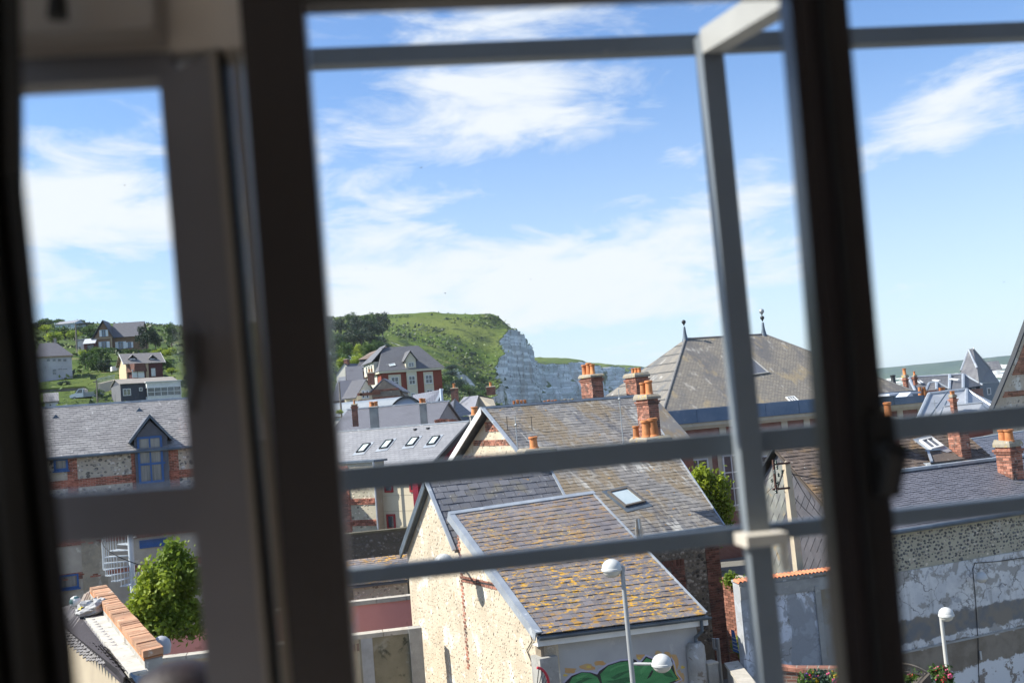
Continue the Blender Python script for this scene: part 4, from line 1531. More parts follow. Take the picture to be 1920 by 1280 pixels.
# lightning rod and aerial masts on the roof
for (x, y, y2) in ((1170, 846, 742), (971, 846, 790)):
    p = onA(x + (y - y2) * -.0, y)
    tp = W(x - (y - y2) * .1, y2 - 12, p.y)
    m = MB()
    m.tube(p, Vector((p.x, p.y, tp.z)), .022, .016, 6)
    m.lathe(Vector((p.x, p.y, tp.z - .35)), [(.02, -.05), (.06, 0), (.02, .05)], 8)
    m.build('roof_mast', GALV, ha)
for (x, y) in ((952, 800), (998, 800)):
    p = onA(x, y + 8)
    m = MB()
    m.tube(p, p + Z * .55, .014, .012, 6)
    m.build('roof_mast', DARKFRAME, ha)
# chimneys of this house: tall one on the right end of the ridge, low stack on the slope
p = onA(1190, 805)
q0, q1, q2 = VP(1191, 745, aL + nA * .0, A0 + 0), VP(1217, 745, aL, A0), VP(1237, 745, aL, A0)
def stack(parent, pxl, pxm, pxr, py_top, py_bot, Y, pots, seed, mat=None, **k):
    "chimney whose left face runs pxl..pxm and front face pxm..pxr at its top; both faces follow the town grid"
    near = W(pxm, py_top, Y)
    left = VP(pxl, py_top, near, A0 + 90)
    right = VP(pxr, py_top, near, A0)
    dl_, w_ = (left - near).dot(nA), (right - near).dot(eA)
    zb = W(pxm, py_bot, Y).z
    cap = k.get('cap', .16)
    return chimney(parent, Vector((near.x, near.y, zb)), eA, nA, w_, dl_, near.z - zb, pots, mat or BRICK, seed=seed, **k)
stack(ha, 1193, 1215, 1233, 748, 818, 39.4, [(.35, .62, 1.0), (.5, .25, 1.1)], 41, BRICK, cap=.2, capw=.09, potr=.13, poth=.5)
stack(ha, 1184, 1214, 1256, 828, 866, 34.6, [(.10, .8, .75), (.3, .42, 1.05), (.55, .3, 1.15)], 43, BRICK, cap=.17, capw=.06, potr=.15, poth=.55)

# --- brick house hidden behind, of which two chimney stacks show over the ridge
hz = thing('brick_house_behind', 'brick chimney stacks of a house behind the weathered slate roof', 'house', (2, 50, 0))
hb_ = W(1100, 770, 48)
m = MB()
c = Vector((hb_.x - 3, hb_.y + 1, 0))
m.box(c, eA * 9, nA * 6, Z * 7)
m.build('wall', BRICK_BROWN, hz)
m = MB()
m.prism([c + Z * 7 - nA * .3, c + Z * 7 + nA * 6.3, c + nA * 3 + Z * 9.3], eA * 9)
m.build('roof', SL_A, hz)
stack(hz, 1088, 1109, 1129, 707, 790, 47, [(.3, .85, 1.0), (.32, .5, 1.1), (.4, .25, .95), (.5, .6, 1.0)], 51, BRICK, cap=.16, capw=.08, potr=.12, poth=.5)
stack(hz, 1172, 1192, 1215, 707, 790, 47, [(.35, .6, .7), (.6, .3, .7), (.5, .5, .72)], 53, BRICK, cap=.2, capw=.08, potr=.13, poth=.4)
# ------------------------------------------------------------------ big hipped roof house
a = 20.0
eH, nH = E(a), NB(a)
RH = roofbasis(a, 34)
SL_H = courses('hip_roof_slate', (.27, .235, .185), (.195, .175, .15), RH, .16, .22, rough=.75, gap=(.05, .048, .045), layers=[((.115, .11, .11), .6, .50, .10, 3.0, (1, .35, 1), .8), ((.34, .26, .14), .8, .55, .10, 6.0, (1, .5, 1), .5), ((.45, .42, .37), 1.8, .57, .10, 1.0, (1, .4, 1), .6), ((.10, .10, .11), 2.6, .63, .04, 9.0, (1, 1, 1), .8)])
H = House('hipped_manor', 'large house with mottled hipped slate roof, two finials and blue zinc gutter', 'house', 1243, 783, 60.0, a, 1718, 742, 13.0, base=0.0)
BR_H = brickmat('manor_brick', a, (.24, .075, .05), (.30, .105, .07), (.33, .28, .23))
H.walls(BR_H, 0)
rl, rr = VP(1285, 637, H.P + nH * 6.5, a), VP(1432, 625, H.P + nH * 6.5, a)
ul, ur = (rl - H.P).dot(eH), (rr - H.P).dot(eH)
rh = (rl.z + rr.z) / 2 - H.ze
m = MB()
o_ = .15
aa, b_, c_, d_ = H.at(-o_, -o_, .12), H.at(H.L + o_, -o_, .12), H.at(H.L + o_, 13 + o_, .12), H.at(-o_, 13 + o_, .12)
r0_, r1_ = H.at(ul, 6.5, rh), H.at(ur, 6.5, rh)
m.raw([aa, b_, c_, d_, r0_, r1_], [(0, 1, 5, 4), (2, 3, 4, 5), (3, 2, 1, 0)])
roofh = m.build('roof', SL_H, H.root)
RHs = roofbasis(a + 90, 40)
SL_H2 = courses('hip_side_slate', (.22, .195, .16), (.16, .15, .135), RHs, .16, .22, rough=.75, gap=(.05, .048, .045), layers=[((.10, .105, .11), .5, .5, .15, 3.0, (1, .35, 1), .75), ((.30, .22, .10), .8, .62, .1, 6.0), ((.42, .40, .37), 1.4, .58, .10, 1.0, (1, .3, 1), .6)])
m = MB()
m.raw([aa, b_, c_, d_, r0_, r1_], [(1, 2, 5), (3, 0, 4)])
m.build('hip_end', SL_H2, roofh)
m = MB()
for p, q in ((r0_, r1_), (aa, r0_), (b_, r1_)):
    m.tube(p, q, .07, .07, 6)
m.build('hip_cap', surf('old_lead', (.22, .21, .20), (.15, .145, .14), 3, .7, .2), roofh)
# zinc box gutter, stone cornice, brick frieze between stone blocks
m = MB()
gh = .78
for (o, x, y) in ((H.at(-.32, -.32, 0), eH * (H.L + .64), nH * .3), (H.at(-.32, -.02, 0), eH * .3, nH * 13.3), (H.at(H.L + .02, -.02, 0), eH * .3, nH * 13.3)):
    m.box(o - Z * gh * .55, x, y, Z * gh)
for k in range(9):
    m.box(H.at(-.3 + (H.L + .6) * k / 8.0, -.345, -gh * .55), eH * .03, nH * .03, Z * gh)
m.build('box_gutter', ZINC_BLUE, H.root)
m = MB()
m.box(H.at(-.26, -.26, -.66), eH * (H.L + .52), nH * .27, Z * .22)
m.box(H.at(-.16, -.16, -.80), eH * (H.L + .32), nH * .17, Z * .14)
m.box(H.at(-.26, .0, -.66), eH * .27, nH * 13, Z * .22)
m.build('cornice', STONE, H.root)
m = MB()
u = .9
k = 0
while u < H.L:
    m.box(H.at(u, -.05, -1.5), eH * .42, nH * .06, Z * .7)
    u += 1.55 if k % 2 else 2.6
    k += 1
m.box(H.at(0, -.07, -1.68), eH * H.L, nH * .08, Z * .18)
m.build('stone_blocks', STONE, H.root)
for x0_, y0_, x1_, y1_, c2 in ((1297, 858, 1326, 960, 2), (1362, 850, 1385, 950, 2), (1428, 853, 1439, 888, 1), (1500, 840, 1530, 930, 2)):
    H.win('f', x0_, y0_, x1_, y1_, c2, 3, WHITE, GLASS, .09, surround=STONE, frame_pad=.28)
def finial(p, balls):
    m = MB()
    m.lathe(p - Z * .2, [(.24, 0), (.17, .25), (.11, .55), (.075, .95), (.04, 1.0)], 10)
    o = m.build('finial', ZINC_DARK, H.root, True)
    z = .95
    for r, mt in balls:
        b = MB()
        b.lathe(p + Z * (z + r), [(.02, -r - .1), (r * .5, -r * .86), (r * .87, -r * .5), (r, 0), (r * .87, r * .5), (r * .5, r * .86), (.01, r)], 12)
        b.build('finial_ball', mt, o, True)
        z += 2 * r + .12
finial(r0_, [(.14, DARKFRAME)])
finial(r1_, [(.14, DARKFRAME), (.17, GALV)])
nh = (b_ - aa).cross(r0_ - aa).normalized()
GREYGLASS = surf('grey_rooflight_glass', (.13, .135, .15), (.10, .105, .12), .8, .2, 0, spec=.8)
skylight(H.root, aa, [(1400, 706), (1442, 700), (1418, 665), (1380, 668)], nh, surf('zinc_light_frame', (.33, .32, .30), None, rough=.6, bump=0), GREYGLASS, cols=1)
skylight(H.root, aa, [(1484, 757), (1500, 755), (1492, 744), (1474, 746)], nh, WHITE, GREYGLASS, cols=3)

# ------------------------------------------------------------------ slate-hung house with the long brown tile roof
a = 20.0
pI = W(1568, 972, 30.0)
hi = thing('slate_hung_house', 'house with diamond slate-hung gable, long brown tile roof and roof window', 'house', (pI.x, pI.y, 0))
apI = VP(1453, 841, pI, a + 90)
bkI = VP(1402, 928, pI, a + 90)
LI = (VP(1800, 803, apI, a) - apI).dot(eH)
RI = roofbasis(a, 36)
TILE = surf('brown_tile', (.14, .105, .085), (.10, .08, .07), 1.0, .85, .3, 50, .005, rand=.22, basis=RI, layers=[((.20, .13, .07), .9, .52, .12, 3.0), ((.62, .60, .56), 9, .66, .025, 5.0), ((.07, .075, .04), .8, .6, .1, 8.0)])
qI = [pI, pI + eH * LI, apI + eH * LI, apI]
nI = (qI[1] - qI[0]).cross(qI[3] - qI[0]).normalized()
m = MB()
m.prism([p - nI * .03 for p in qI], -nI * .08)
bkr = bkI + (bkI - apI) * .3
m.prism([bkr, bkr + eH * LI, apI + eH * LI, apI], (apI - bkr).cross(eH).normalized() * .08)
ri = m.build('roof', surf('roof_boards', (.07, .055, .045), None, rough=.9, bump=0), hi)
slates(ri, qI, .155, .19, TILE, th=.022, seed=33, name='roof_tile')
m = MB()
m.tube(apI, apI + eH * LI, .09, .09, 8)
m.build('ridge_cap', TILE, ri)
m = MB()
m.box(bkr - eH * .06, eH * .1, apI - bkr, Z * .09)
m.build('verge_board', DARKFRAME, ri)
gI = eH * .12
m = MB()
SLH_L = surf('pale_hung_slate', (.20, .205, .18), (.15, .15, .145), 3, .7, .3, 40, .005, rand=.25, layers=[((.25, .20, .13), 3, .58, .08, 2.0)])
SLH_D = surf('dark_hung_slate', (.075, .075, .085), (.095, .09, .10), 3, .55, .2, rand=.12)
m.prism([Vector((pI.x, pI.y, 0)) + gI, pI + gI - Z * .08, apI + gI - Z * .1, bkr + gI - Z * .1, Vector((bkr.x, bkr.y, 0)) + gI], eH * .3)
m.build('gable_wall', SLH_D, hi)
# diamond slates, each a part
def diamond(mat):
    mb = MB()
    mb.raw([Vector(p) for p in ((0, -1, 0), (1, 0, 0), (0, 1, 0), (-1, 0, 0), (0, -1, 1), (1, 0, .7), (0, 1, .3), (-1, 0, .7))], [(4, 5, 6, 7), (0, 1, 5, 4), (3, 0, 4, 7)])
    me = bpy.data.meshes.new('hung_slate')
    me.from_pydata(mb.v, [], mb.f)
    me.materials.append(mat)
    return me
dmL, dmD = diamond(SLH_L), diamond(SLH_D)
sx, sz = .155, .20
o = Vector((bkr.x, bkr.y, 0)) + gI
Lg = (bkr - pI).dot(nH)
tA = (bkr - apI).dot(nH)
polyg = [(.0, 3.0), (Lg, 3.0), (Lg, pI.z - .15), (tA, apI.z - .2), (.0, bkr.z - .15)]
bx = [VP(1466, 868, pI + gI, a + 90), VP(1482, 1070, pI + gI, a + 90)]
rng = random.Random(5)
j = 0
z = 3.2
cnt = 0
while z < apI.z:
    u = (sx if j % 2 else 0) - .1
    while u < Lg + .1:
        if in_poly(u, z, polyg) and in_poly(u, z + sz * .5, polyg):
            p = o - nH * u + Z * z
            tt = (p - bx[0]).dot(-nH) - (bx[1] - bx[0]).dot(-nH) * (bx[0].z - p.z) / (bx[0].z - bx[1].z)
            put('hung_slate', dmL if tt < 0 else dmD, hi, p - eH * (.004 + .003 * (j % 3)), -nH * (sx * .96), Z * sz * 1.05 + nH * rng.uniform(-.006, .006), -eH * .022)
            cnt += 1
        u += 2 * sx
    z += sz
    j += 1
# front wall, gutter end, pipes and the sign boards by the corner
m = MB()
fI = pI + nH * .2
m.box(Vector((fI.x, fI.y, 0)) + eH * .14, eH * (LI - .3), nH * .3, Z * (pI.z - .1))
m.build('front_wall', surf('grey_render', (.34, .34, .34), (.28, .28, .28), 1.5, .9, .15), hi)
m = MB()
m.tube(pI - nH * .05 - eH * .1 - Z * .03, pI + eH * LI - nH * .05 - Z * .03, .07, .07, 10)
m.build('gutter', WHITE, hi, True)
def FI(px, py, off=0.0):
    return VP(px, py, fI - nH * off, a)
m = MB()
q = FI(1558, 1000, .09)
m.box(Vector((q.x, q.y, 2.4)) - eH * .02, eH * .11, nH * .05, Z * 2.6)
m.build('corner_board', surf('blue_grey_board', (.13, .19, .23), (.10, .15, .19), 3, .6, .05), hi)
m = MB()
q = FI(1567, 1010, .13)
m.tube(Vector((q.x, q.y, 2.4)), Vector((q.x, q.y, 4.55)), .028, .028, 8)
m.build('downpipe', WHITE, hi, True)
m = MB()
q = FI(1575, 1010, .14)
m.path([FI(1566, 1003, .15), FI(1573, 1006, .15), Vector((q.x, q.y, 4.3)), Vector((q.x, q.y, 2.4))], .03, 8)
m.build('downpipe', GALV, hi, True)
sg = MB()
q0 = FI(1570, 1030, .10)
sg.box(Vector((q0.x, q0.y, 2.6)) + eH * .0, eH * .9, nH * .06, Z * 2.0)
sgo = sg.build('sign_board', surf('maroon_board', (.10, .015, .02), None, rough=.5, bump=0), hi)
GOLD = surf('gold_lettering', (.55, .40, .08), None, rough=.45, bump=0)
m = MB()
rng = random.Random(8)
for k in range(16):
    p = FI(1573.5 + k * .25, 1012 + k * 3.4, .105)
    m.box(p, eH * rng.uniform(.03, .06), -nH * .006, Z * .02)
for k in range(9):
    p = FI(1578.5 + k * .42, 1004 + k * 6.2, .105)
    m.box(p, eH * .02, -nH * .006, Z * .075)
    m.box(p + eH * .02 + Z * (.0 if k % 2 else .055), eH * .05, -nH * .006, Z * .02)
    m.box(p + eH * .07, eH * .018, -nH * .006, Z * .06)
m.build('sign_lettering', GOLD, sgo)
skylight(hi, pI, [(1745, 846), (1768, 840), (1750, 822), (1732, 826)], nI, WHITE, GREYGLASS, cols=2, flash=ZINC)
# small dormer and brick chimney on this roof
def onI(px, py):
    return PP(px, py, pI, nI)
p0_, p1_ = onI(1746, 884), onI(1800, 876)
dd = thing('x', 'x', 'x', (0, 0, 0)) if False else None
m = MB()
f0 = p0_ + nI * .05
wD = (p1_ - p0_).dot(eH)
m.box(f0 - Z * .2, eH * wD, nH * .9, Z * .42)
dm = m.build('dormer', ZINC, hi)
m = MB()
r_ = [f0 + Z * .2 - eH * .1 - nH * .1, f0 + eH * (wD + .1) + Z * .2 - nH * .1, f0 + eH * (wD * .72) + Z * .5 + nH * .5, f0 + eH * (wD * .28) + Z * .5 + nH * .5]
m.prism(r_, Z * .05)
m.build('dormer_roof', TILE, dm)
m = MB()
m.box(r_[0] + Z * .05, r_[3] - r_[0], eH * .1, Z * .04)
m.box(r_[3] + Z * .05 - nH * .05, r_[2] - r_[3], nH * .12, Z * .04)
m.build('dormer_trim', ZINC, dm)
stack(hi, 1775, 1797, 1814, 792, 880, 33.4, [], 61, BRICK, cap=.14)
stack(hi, 1652, 1668, 1682, 790, 900, 33.0, [(.5, .5, 1)], 62, BRICK_BROWN, cap=.14)

# ------------------------------------------------------------------ long dark slate roof over the flint wall on the right
a = 24.0
eR, nR = E(a), NB(a)
pR = W(1690, 993, 27.0)
hr = thing('dark_slate_house', 'long low house with dark slate roof above a black-studded flint wall', 'house', (pR.x, pR.y, 0))
LR0 = (VP(1690, 993, pR, a) - pR).dot(eR) - 1.0
pRl = pR + eR * LR0
LR = 1.0 + 6.5
rgl = VP(1690, 885, pR + nR * 2.6, a)
LRr = (VP(1880, 861, rgl, a) - rgl).dot(eR)
rg0 = rgl - eR * 1.0
RR = roofbasis(a, 24)
SL_R = surf('blue_black_slate', (.14, .138, .158), (.115, .114, .132), 1.0, .5, .2, 60, .004, rand=.1, basis=RR, layers=[((.55, .55, .55), 9, .71, .02, 5.0), ((.13, .125, .12), 1.2, .58, .15, 2.0)])
qR = [pRl, pRl + eR * LR, rg0 + eR * LR, rg0]
nRr = (qR[1] - qR[0]).cross(qR[3] - qR[0]).normalized()
m = MB()
m.prism([p - nRr * .03 for p in qR], -nRr * .08)
bR = rg0 + nR * 2.6 - Z * 1.2
m.prism([bR, bR + eR * LR, rg0 + eR * LR, rg0], (rg0 - bR).cross(eR).normalized() * .08)
rr_ = m.build('roof', ZINC_DARK, hr)
slates(rr_, qR, .135, .2, SL_R, th=.014, seed=51)
m = MB()
m.box(rg0 - nR * .1 + Z * .01, eR * (1.0 + LRr), nR * .2, Z * .08)
m.box(rg0 + eR * (1.0 + LRr + .55) - nR * .12 - Z * .0, eR * 3, nR * .2, Z * .07)
m.build('ridge_cap', ZINC, rr_)
m = MB()
m.tube(pRl - nR * .05 - Z * .02, pRl + eR * LR - nR * .05 - Z * .02, .06, .06, 8)
m.build('gutter', ZINC_DARK, hr, True)
FLINT_GREY = surf('grey_cream_flint_mortar', (.44, .40, .30), (.36, .33, .25), 1.3, .95, .5, 24, .02, layers=[((.50, .47, .40), 2.0, .58, .12, 3.0)])
wR = pRl + nR * .2
zp = VP(1690, 1071, wR, a).z
m = MB()
m.box(Vector((wR.x, wR.y, zp)), eR * LR, nR * .35, Z * (pR.z - zp - .05))
m.build('flint_wall', FLINT_GREY, hr)
flints('flint_stones', hr, Vector((wR.x, wR.y, zp)), eR, Z, -nR, [(.3, .05), (LR - .5, .05), (LR - .5, pR.z - zp - .12), (.3, pR.z - zp - .12)], .105, .047, FLINT_DARK, 61, .75, 0, .8, .35)
flints('pale_flint_stones', hr, Vector((wR.x, wR.y, zp)), eR, Z, -nR, [(.3, .05), (LR - .5, .05), (LR - .5, pR.z - zp - .12), (.3, pR.z - zp - .12)], .12, .042, FLINT_MIX, 67, .7, 0, .7, .3)
# peeling plaster below
def plaster(name, a, z_hi, z_lo, seeds, base1=(.66, .65, .63), base2=(.54, .54, .54)):
    t = NT(name)
    vec = t.coords(wallbasis(a))
    c = t.mix(t.step(t.noise(vec, 1.6, 7, .65), .35, .65), base1, base2)
    c = t.mix(t.step(t.noise(t.coords(wallbasis(a), (1, 1, 1), 3 + seeds), 1.5, 8, .66, .4), .52, .56, 0, .75), c, (.27, .25, .22))
    c = t.mix(t.step(t.noise(t.coords(wallbasis(a), (1, 1, 1), 8 + seeds), 2.6, 8, .66, .6), .58, .62, 0, .8), c, (.33, .34, .36))
    vo = t.n('ShaderNodeTexVoronoi', feature='DISTANCE_TO_EDGE')
    vo.inputs['Scale'].default_value = 1.1
    wob = t.n('ShaderNodeVectorMath', operation='ADD')
    t.l(t.coords(wallbasis(a), (1, 1, 1), seeds), wob.inputs[0])
    nc_ = t.n('ShaderNodeTexNoise')
    nc_.inputs['Scale'].default_value = 3.0
    nc_.inputs['Detail'].default_value = 6
    t.l(vec, nc_.inputs['Vector'])
    sc3 = t.n('ShaderNodeVectorMath', operation='SCALE')
    t.l(nc_.outputs['Color'], sc3.inputs[0])
    sc3.inputs['Scale'].default_value = .7
    t.l(sc3.outputs[0], wob.inputs[1])
    t.l(wob.outputs[0], vo.inputs['Vector'])
    c = t.mix(t.step(t.noise(t.coords(wallbasis(a), (2.2, .18, 1), 4 + seeds), 2.0, 6, .6), .54, .70, 0, .45), c, (.20, .185, .16))
    c = t.mix(t.step(vo.outputs['Distance'], .006, .016, .75, 0), c, (.13, .12, .11))
    c = t.mix(t.step(t.noise(vec, 9.0, 8, .75), .58, .64, 0, .5), c, (.25, .24, .23))
    zz = t.math('ADD', t.dot((0, 0, 1)), t.math('MULTIPLY', t.math('SUBTRACT', t.noise(vec, 2.2, 7, .65), .5), .55))
    return t, vec, c, zz
t, vec, c, zz = plaster('peeling_plaster', a, 0, 0, 0.0)
b1, b2, b3, b4 = VP(1780, 1145, wR, a).z, VP(1780, 1190, wR, a).z, VP(1780, 1205, wR, a).z, VP(1780, 1250, wR, a).z
dk = t.mix(t.step(t.noise(vec, 2.0, 6), .4, .6), (.16, .165, .17), (.23, .20, .16))
c = t.mix(t.math('MULTIPLY', t.step(zz, b2 - .02, b2 + .04), t.math('SUBTRACT', 1.0, t.step(zz, b1 - .05, b1 + .03))), c, dk)
br = t.mix(t.step(t.noise(vec, 1.3, 6), .4, .6), (.19, .155, .115), (.26, .22, .17))
c = t.mix(t.math('MULTIPLY', t.step(zz, b4 - .12, b4 - .07), t.math('SUBTRACT', 1.0, t.step(zz, b3, b3 + .05))), c, br)
wh = t.mix(t.step(t.noise(vec, 3.0, 8, .7), .56, .585), (.68, .67, .65), (.26, .22, .18))
c = t.mix(t.math('SUBTRACT', 1.0, t.step(zz, b4 - .12, b4 - .07)), c, wh)
PLAST = t.finish(c, .9, t.noise(vec, 14, 7, .7), .45, .02)
m = MB()
m.box(Vector((wR.x, wR.y, 0)) - nR * .03, eR * LR, nR * .37, Z * zp)
m.build('plaster_wall', PLAST, hr)
m = MB()
kl = b2
m.box(Vector((wR.x, wR.y, b3)) - nR * .06, eR * LR, nR * .05, Z * .05)
m.build('plaster_ledge', surf('ledge_plaster', (.36, .36, .34), (.28, .27, .25), 3, .9, .3), hr)
stack(hr, 1866, 1893, 1914, 838, 905, 30.6, [(.35, .66, 1.0), (.35, .22, 1.0)], 71, BRICK, cap=.2, capw=.05, potr=.13, poth=.36)
# cable and wall lamp
def PWl(px, py, off=.05):
    return VP(px, py, wR - nR * (.03 + off), a)
m = MB()
m.path([PWl(1925, 1044, .02), PWl(1870, 1052, .02), PWl(1828, 1055, .02), PWl(1824, 1066, .02), PWl(1827, 1098, .02), PWl(1829, 1120, .02), PWl(1834, 1200, .02), PWl(1836, 1290, .02)], .010, 5)
m.build('cable', BLACK, hr)
m = MB()
q = PWl(1837.5, 1236, .02)
m.box(Vector((q.x, q.y, 2.0)), eR * .05, -nR * .03, Z * (q.z - 2.0))
m.build('cable_cover', surf('pale_conduit', (.52, .50, .46), None, rough=.7, bump=0), hr)

# ------------------------------------------------------------------ wall with the orange tile coping and the peeling white paint
a = 14.0
eW, nW = E(a), NB(a)
pW = W(1385, 1088, 25.5)
ww = thing('peeling_white_wall', 'flaking white plaster yard wall capped with small orange tiles', 'wall', (pW.x, pW.y, 0))
pW1 = VP(1640, 1056, pW, a)
LW = (pW1 - pW).dot(eW)
t, vec, c, zz = plaster('flaking_white_paint', a, 0, 0, 5.0, (.66, .67, .70), (.55, .56, .59))
v2 = t.coords(wallbasis(a), (1.0, .22, 1), 2.0)
c = t.mix(t.step(t.noise(v2, 1.7, 4, .55, .5), .50, .53, 0, .8), c, (.29, .30, .31))
xa = t.math('SUBTRACT', t.dot(tuple(eW)), VP(1532, 1150, pW, a).dot(eW))
c = t.mix(t.step(t.math('ADD', xa, t.math('MULTIPLY', t.math('SUBTRACT', t.noise(vec, 2.0, 6), .5), .15)), -.02, .02), c, t.mix(t.step(t.noise(vec, 1.1, 7, .6), .42, .6), (.30, .29, .27), (.25, .21, .15)))
PAINT = t.finish(c, .85, t.noise(vec, 9, 7, .7), .5, .02)
m = MB()
m.box(Vector((pW.x, pW.y, 0)), eW * LW, nW * .35, Z * (pW.z - .06))
m.build('wall', PAINT, ww)
m = MB()
q = VP(1536, 1150, pW, a)
m.box(Vector((q.x, q.y, 0)) - eW * .07, eW * .14, -nW * .05, Z * (pW.z - .35))
q = VP(1440, 1150, pW, a)
m.box(Vector((pW.x, pW.y, pW.z - .45)), eW * LW, -nW * .03, Z * .3)
m.build('wall_pier', CONCRETE, ww)
me = bpy.data.meshes.new('coping_tile')
tl = MB()
for k in range(5):
    t0_, t1_ = math.pi * k / 5, math.pi * (k + 1) / 5
    tl.raw([Vector((math.cos(t0_) * .5, 0, math.sin(t0_) * .5)), Vector((math.cos(t1_) * .5, 0, math.sin(t1_) * .5)), Vector((math.cos(t1_) * .5, 1, math.sin(t1_) * .5 + .25)), Vector((math.cos(t0_) * .5, 1, math.sin(t0_) * .5 + .25))], [(0, 1, 2, 3)])
me.from_pydata(tl.v, [], tl.f)
me.materials.append(surf('orange_roof_tile', (.48, .15, .07), (.58, .22, .11), 6, .8, .2, rand=.25))
k = 0
u = 0
while u < LW:
    put('coping_tile', me, ww, pW + eW * u - nW * .1 - Z * .06, eW * .105, nW * .3, Z * .12)
    u += .1
m = MB()
m.box(pW - nW * .08 - Z * .09, eW * LW, nW * .5, Z * .06)
m.build('coping_bed', CONCRETE, ww)

# low brick wall running towards us below it, with planters
a = -20.0
lb = thing('low_brick_wall', 'low brick wall with worn coping at the foot of the peeling wall', 'wall', W(1450, 1245, 22.5))
p0_ = W(1432, 1241, 23.0)
p1_ = VP(1640, 1288, p0_, a)
d = p1_ - p0_
d.z *= .5
m = MB()
m.box(Vector((p0_.x, p0_.y, 0)), Vector((d.x, d.y, 0)), nW * .3, Z * (p0_.z - .12))
m.build('wall', brickmat('low_wall_brick', a, (.20, .085, .06), (.26, .13, .09), (.28, .24, .2)), lb)
for k in range(14):
    m = MB()
    m.box(p0_ + d * (k / 14) - nW * .05 - Z * .12, d * (1 / 14.6), nW * .4, Z * .08)
    m.build('coping_brick', BRICK_BROWN if k % 3 else BRICK, lb)
# ------------------------------------------------------------------ brick and flint house with the blue dormer (left)
a = 24.0
eE, nE = E(a), NB(a)
HE = House('brick_flint_house', 'brick-banded flint house with grey slate roof and blue dormer window', 'house', 101, 855, 48.0, a, 318, 837, 8.0, base=0.5)
ext = 4.6
HE.P = HE.P - eE * 4
HE.L += 4 + ext
rhE = 2.25
FL_E = surf('grey_flint_mortar', (.42, .38, .31), (.34, .30, .25), 1.5, .95, .5, 20, .03, layers=[((.50, .46, .38), 2.0, .56, .1, 3.0)])
HE.walls(FL_E, rhE)
RE = roofbasis(a, 29)
SL_E = surf('grey_purple_slate', (.245, .235, .232), (.20, .19, .19), 1.0, .6, .2, 50, .004, rand=.12, basis=RE, layers=[((.45, .44, .43), 3.0, .62, .05, 5.0, (1, .3, 1), .7), ((.13, .125, .13), 1.2, .58, .12, 2.0)])
HE.gable_roof(rhE, ZINC_DARK, ov=.25, th=.06, cap=None)
slates(HE.roof, [p + Z * .01 for p in HE.front], .21, .3, SL_E, th=.018, seed=77)
m = MB()
m.box(HE.at(-.2, 3.9, rhE + .08), eE * (HE.L + .4), nE * .2, Z * .09)
m.build('ridge_cap', ZINC, HE.roof)
m = MB()
m.tube(HE.at(-.2, -.3, -.1), HE.at(HE.L + .2, -.3, -.1), .07, .07, 8)
m.build('gutter', ZINC_DARK, HE.roof, True)
def FE(px, py, off=0.0):
    return VP(px, py, HE.P - nE * off, a)
BRK_E = surf('brick_band_red', (.24, .085, .06), (.33, .14, .095), 9, .9, .3, rand=.45, layers=[((.10, .06, .05), 1.6, .58, .15, 3.0)])
m = MB()
# horizontal brick bands and brick jambs
zb = [(-1.30, .38), (-.12, .0), (-2.45, .32), (-3.9, .3), (-5.4, .3)]
for z0_, h_ in zb:
    if h_:
        brickwork(m, HE.at(3.2, 0, z0_ - h_ / 2), eE, Z, -nE, 8.6, h_, proud=.025, seed=int(-z0_ * 10))
for px in (126, 247, 318):
    u0 = (FE(px, 880) - HE.P).dot(eE)
    brickwork(m, HE.at(u0, 0, -3.8), eE, Z, -nE, .42, 3.75, proud=.022, seed=px)
m.build('brick_bands', BRK_E, HE.root, kind='stuff')
for (u0, u1, z0_, z1_) in ((3.6, 11.4, -1.05, -.15), (3.6, 11.4, -2.25, -1.55), (3.6, 11.4, -3.7, -2.65)):
    flints('flint_stones', HE.root, HE.at(0, 0, 0), eE, Z, -nE, [(u0, z0_), (u1, z0_), (u1, z1_), (u0, z1_)], .2, .095, surf('flint_stones_mixed', (.06, .055, .055), (.46, .42, .37), 6, .45, .2, rand=.7) if z0_ == -1.05 else bpy.data.materials['flint_stones_mixed'], int(-z0_ * 50), .8, 0, .9, .3)
BLUE = surf('cobalt_blue_paint', (.035, .10, .27), (.03, .085, .22), 3, .45, .03)
CURT = surf('grey_curtained_glass', (.10, .105, .11), (.22, .215, .20), 1.2, .15, 0, spec=.8, stretch=(6, 6, .3))
# dormer: slate-clad front with tall blue window
d0, d1 = FE(256, 905, .12), FE(318, 900, .12)
uD0, uD1 = (d0 - HE.P).dot(eE), (d1 - HE.P).dot(eE)
zap = FE(281, 782, .12).z - HE.ze
zev = FE(256, 822, .12).z - HE.ze
um = (uD0 + uD1) / 2
m = MB()
m.prism([HE.at(uD0, -.12, -1.9), HE.at(uD1, -.12, -1.9), HE.at(uD1, -.12, zev), HE.at(um, -.12, zap - .15), HE.at(uD0, -.12, zev)], nE * 2.6)
SLD = surf('dormer_slate', (.085, .09, .11), (.11, .115, .135), 3, .55, .15)
dorm = m.build('dormer', SLD, HE.root)
m = MB()
for s_ in (0, 1):
    ue = uD0 - .22 if s_ == 0 else uD1 + .22
    A_ = HE.at(ue, -.32, zev - .2)
    B_ = HE.at(um, -.32, zap)
    nn_ = (B_ - A_).cross(nE).normalized()
    if nn_.z < 0:
        nn_ = -nn_
    m.prism([A_, B_, B_ + nE * 3.2, A_ + nE * 3.2], nn_ * .07)
m.build('dormer_roof', SLD, dorm)
m = MB()
for s_ in (0, 1):
    ue = uD0 - .22 if s_ == 0 else uD1 + .22
    A_, B_ = HE.at(ue, -.36, zev - .24), HE.at(um, -.36, zap - .02)
    m.box(A_, B_ - A_, nE * .05, Z * .17)
m.build('dormer_verge', ZINC_DARK, dorm)
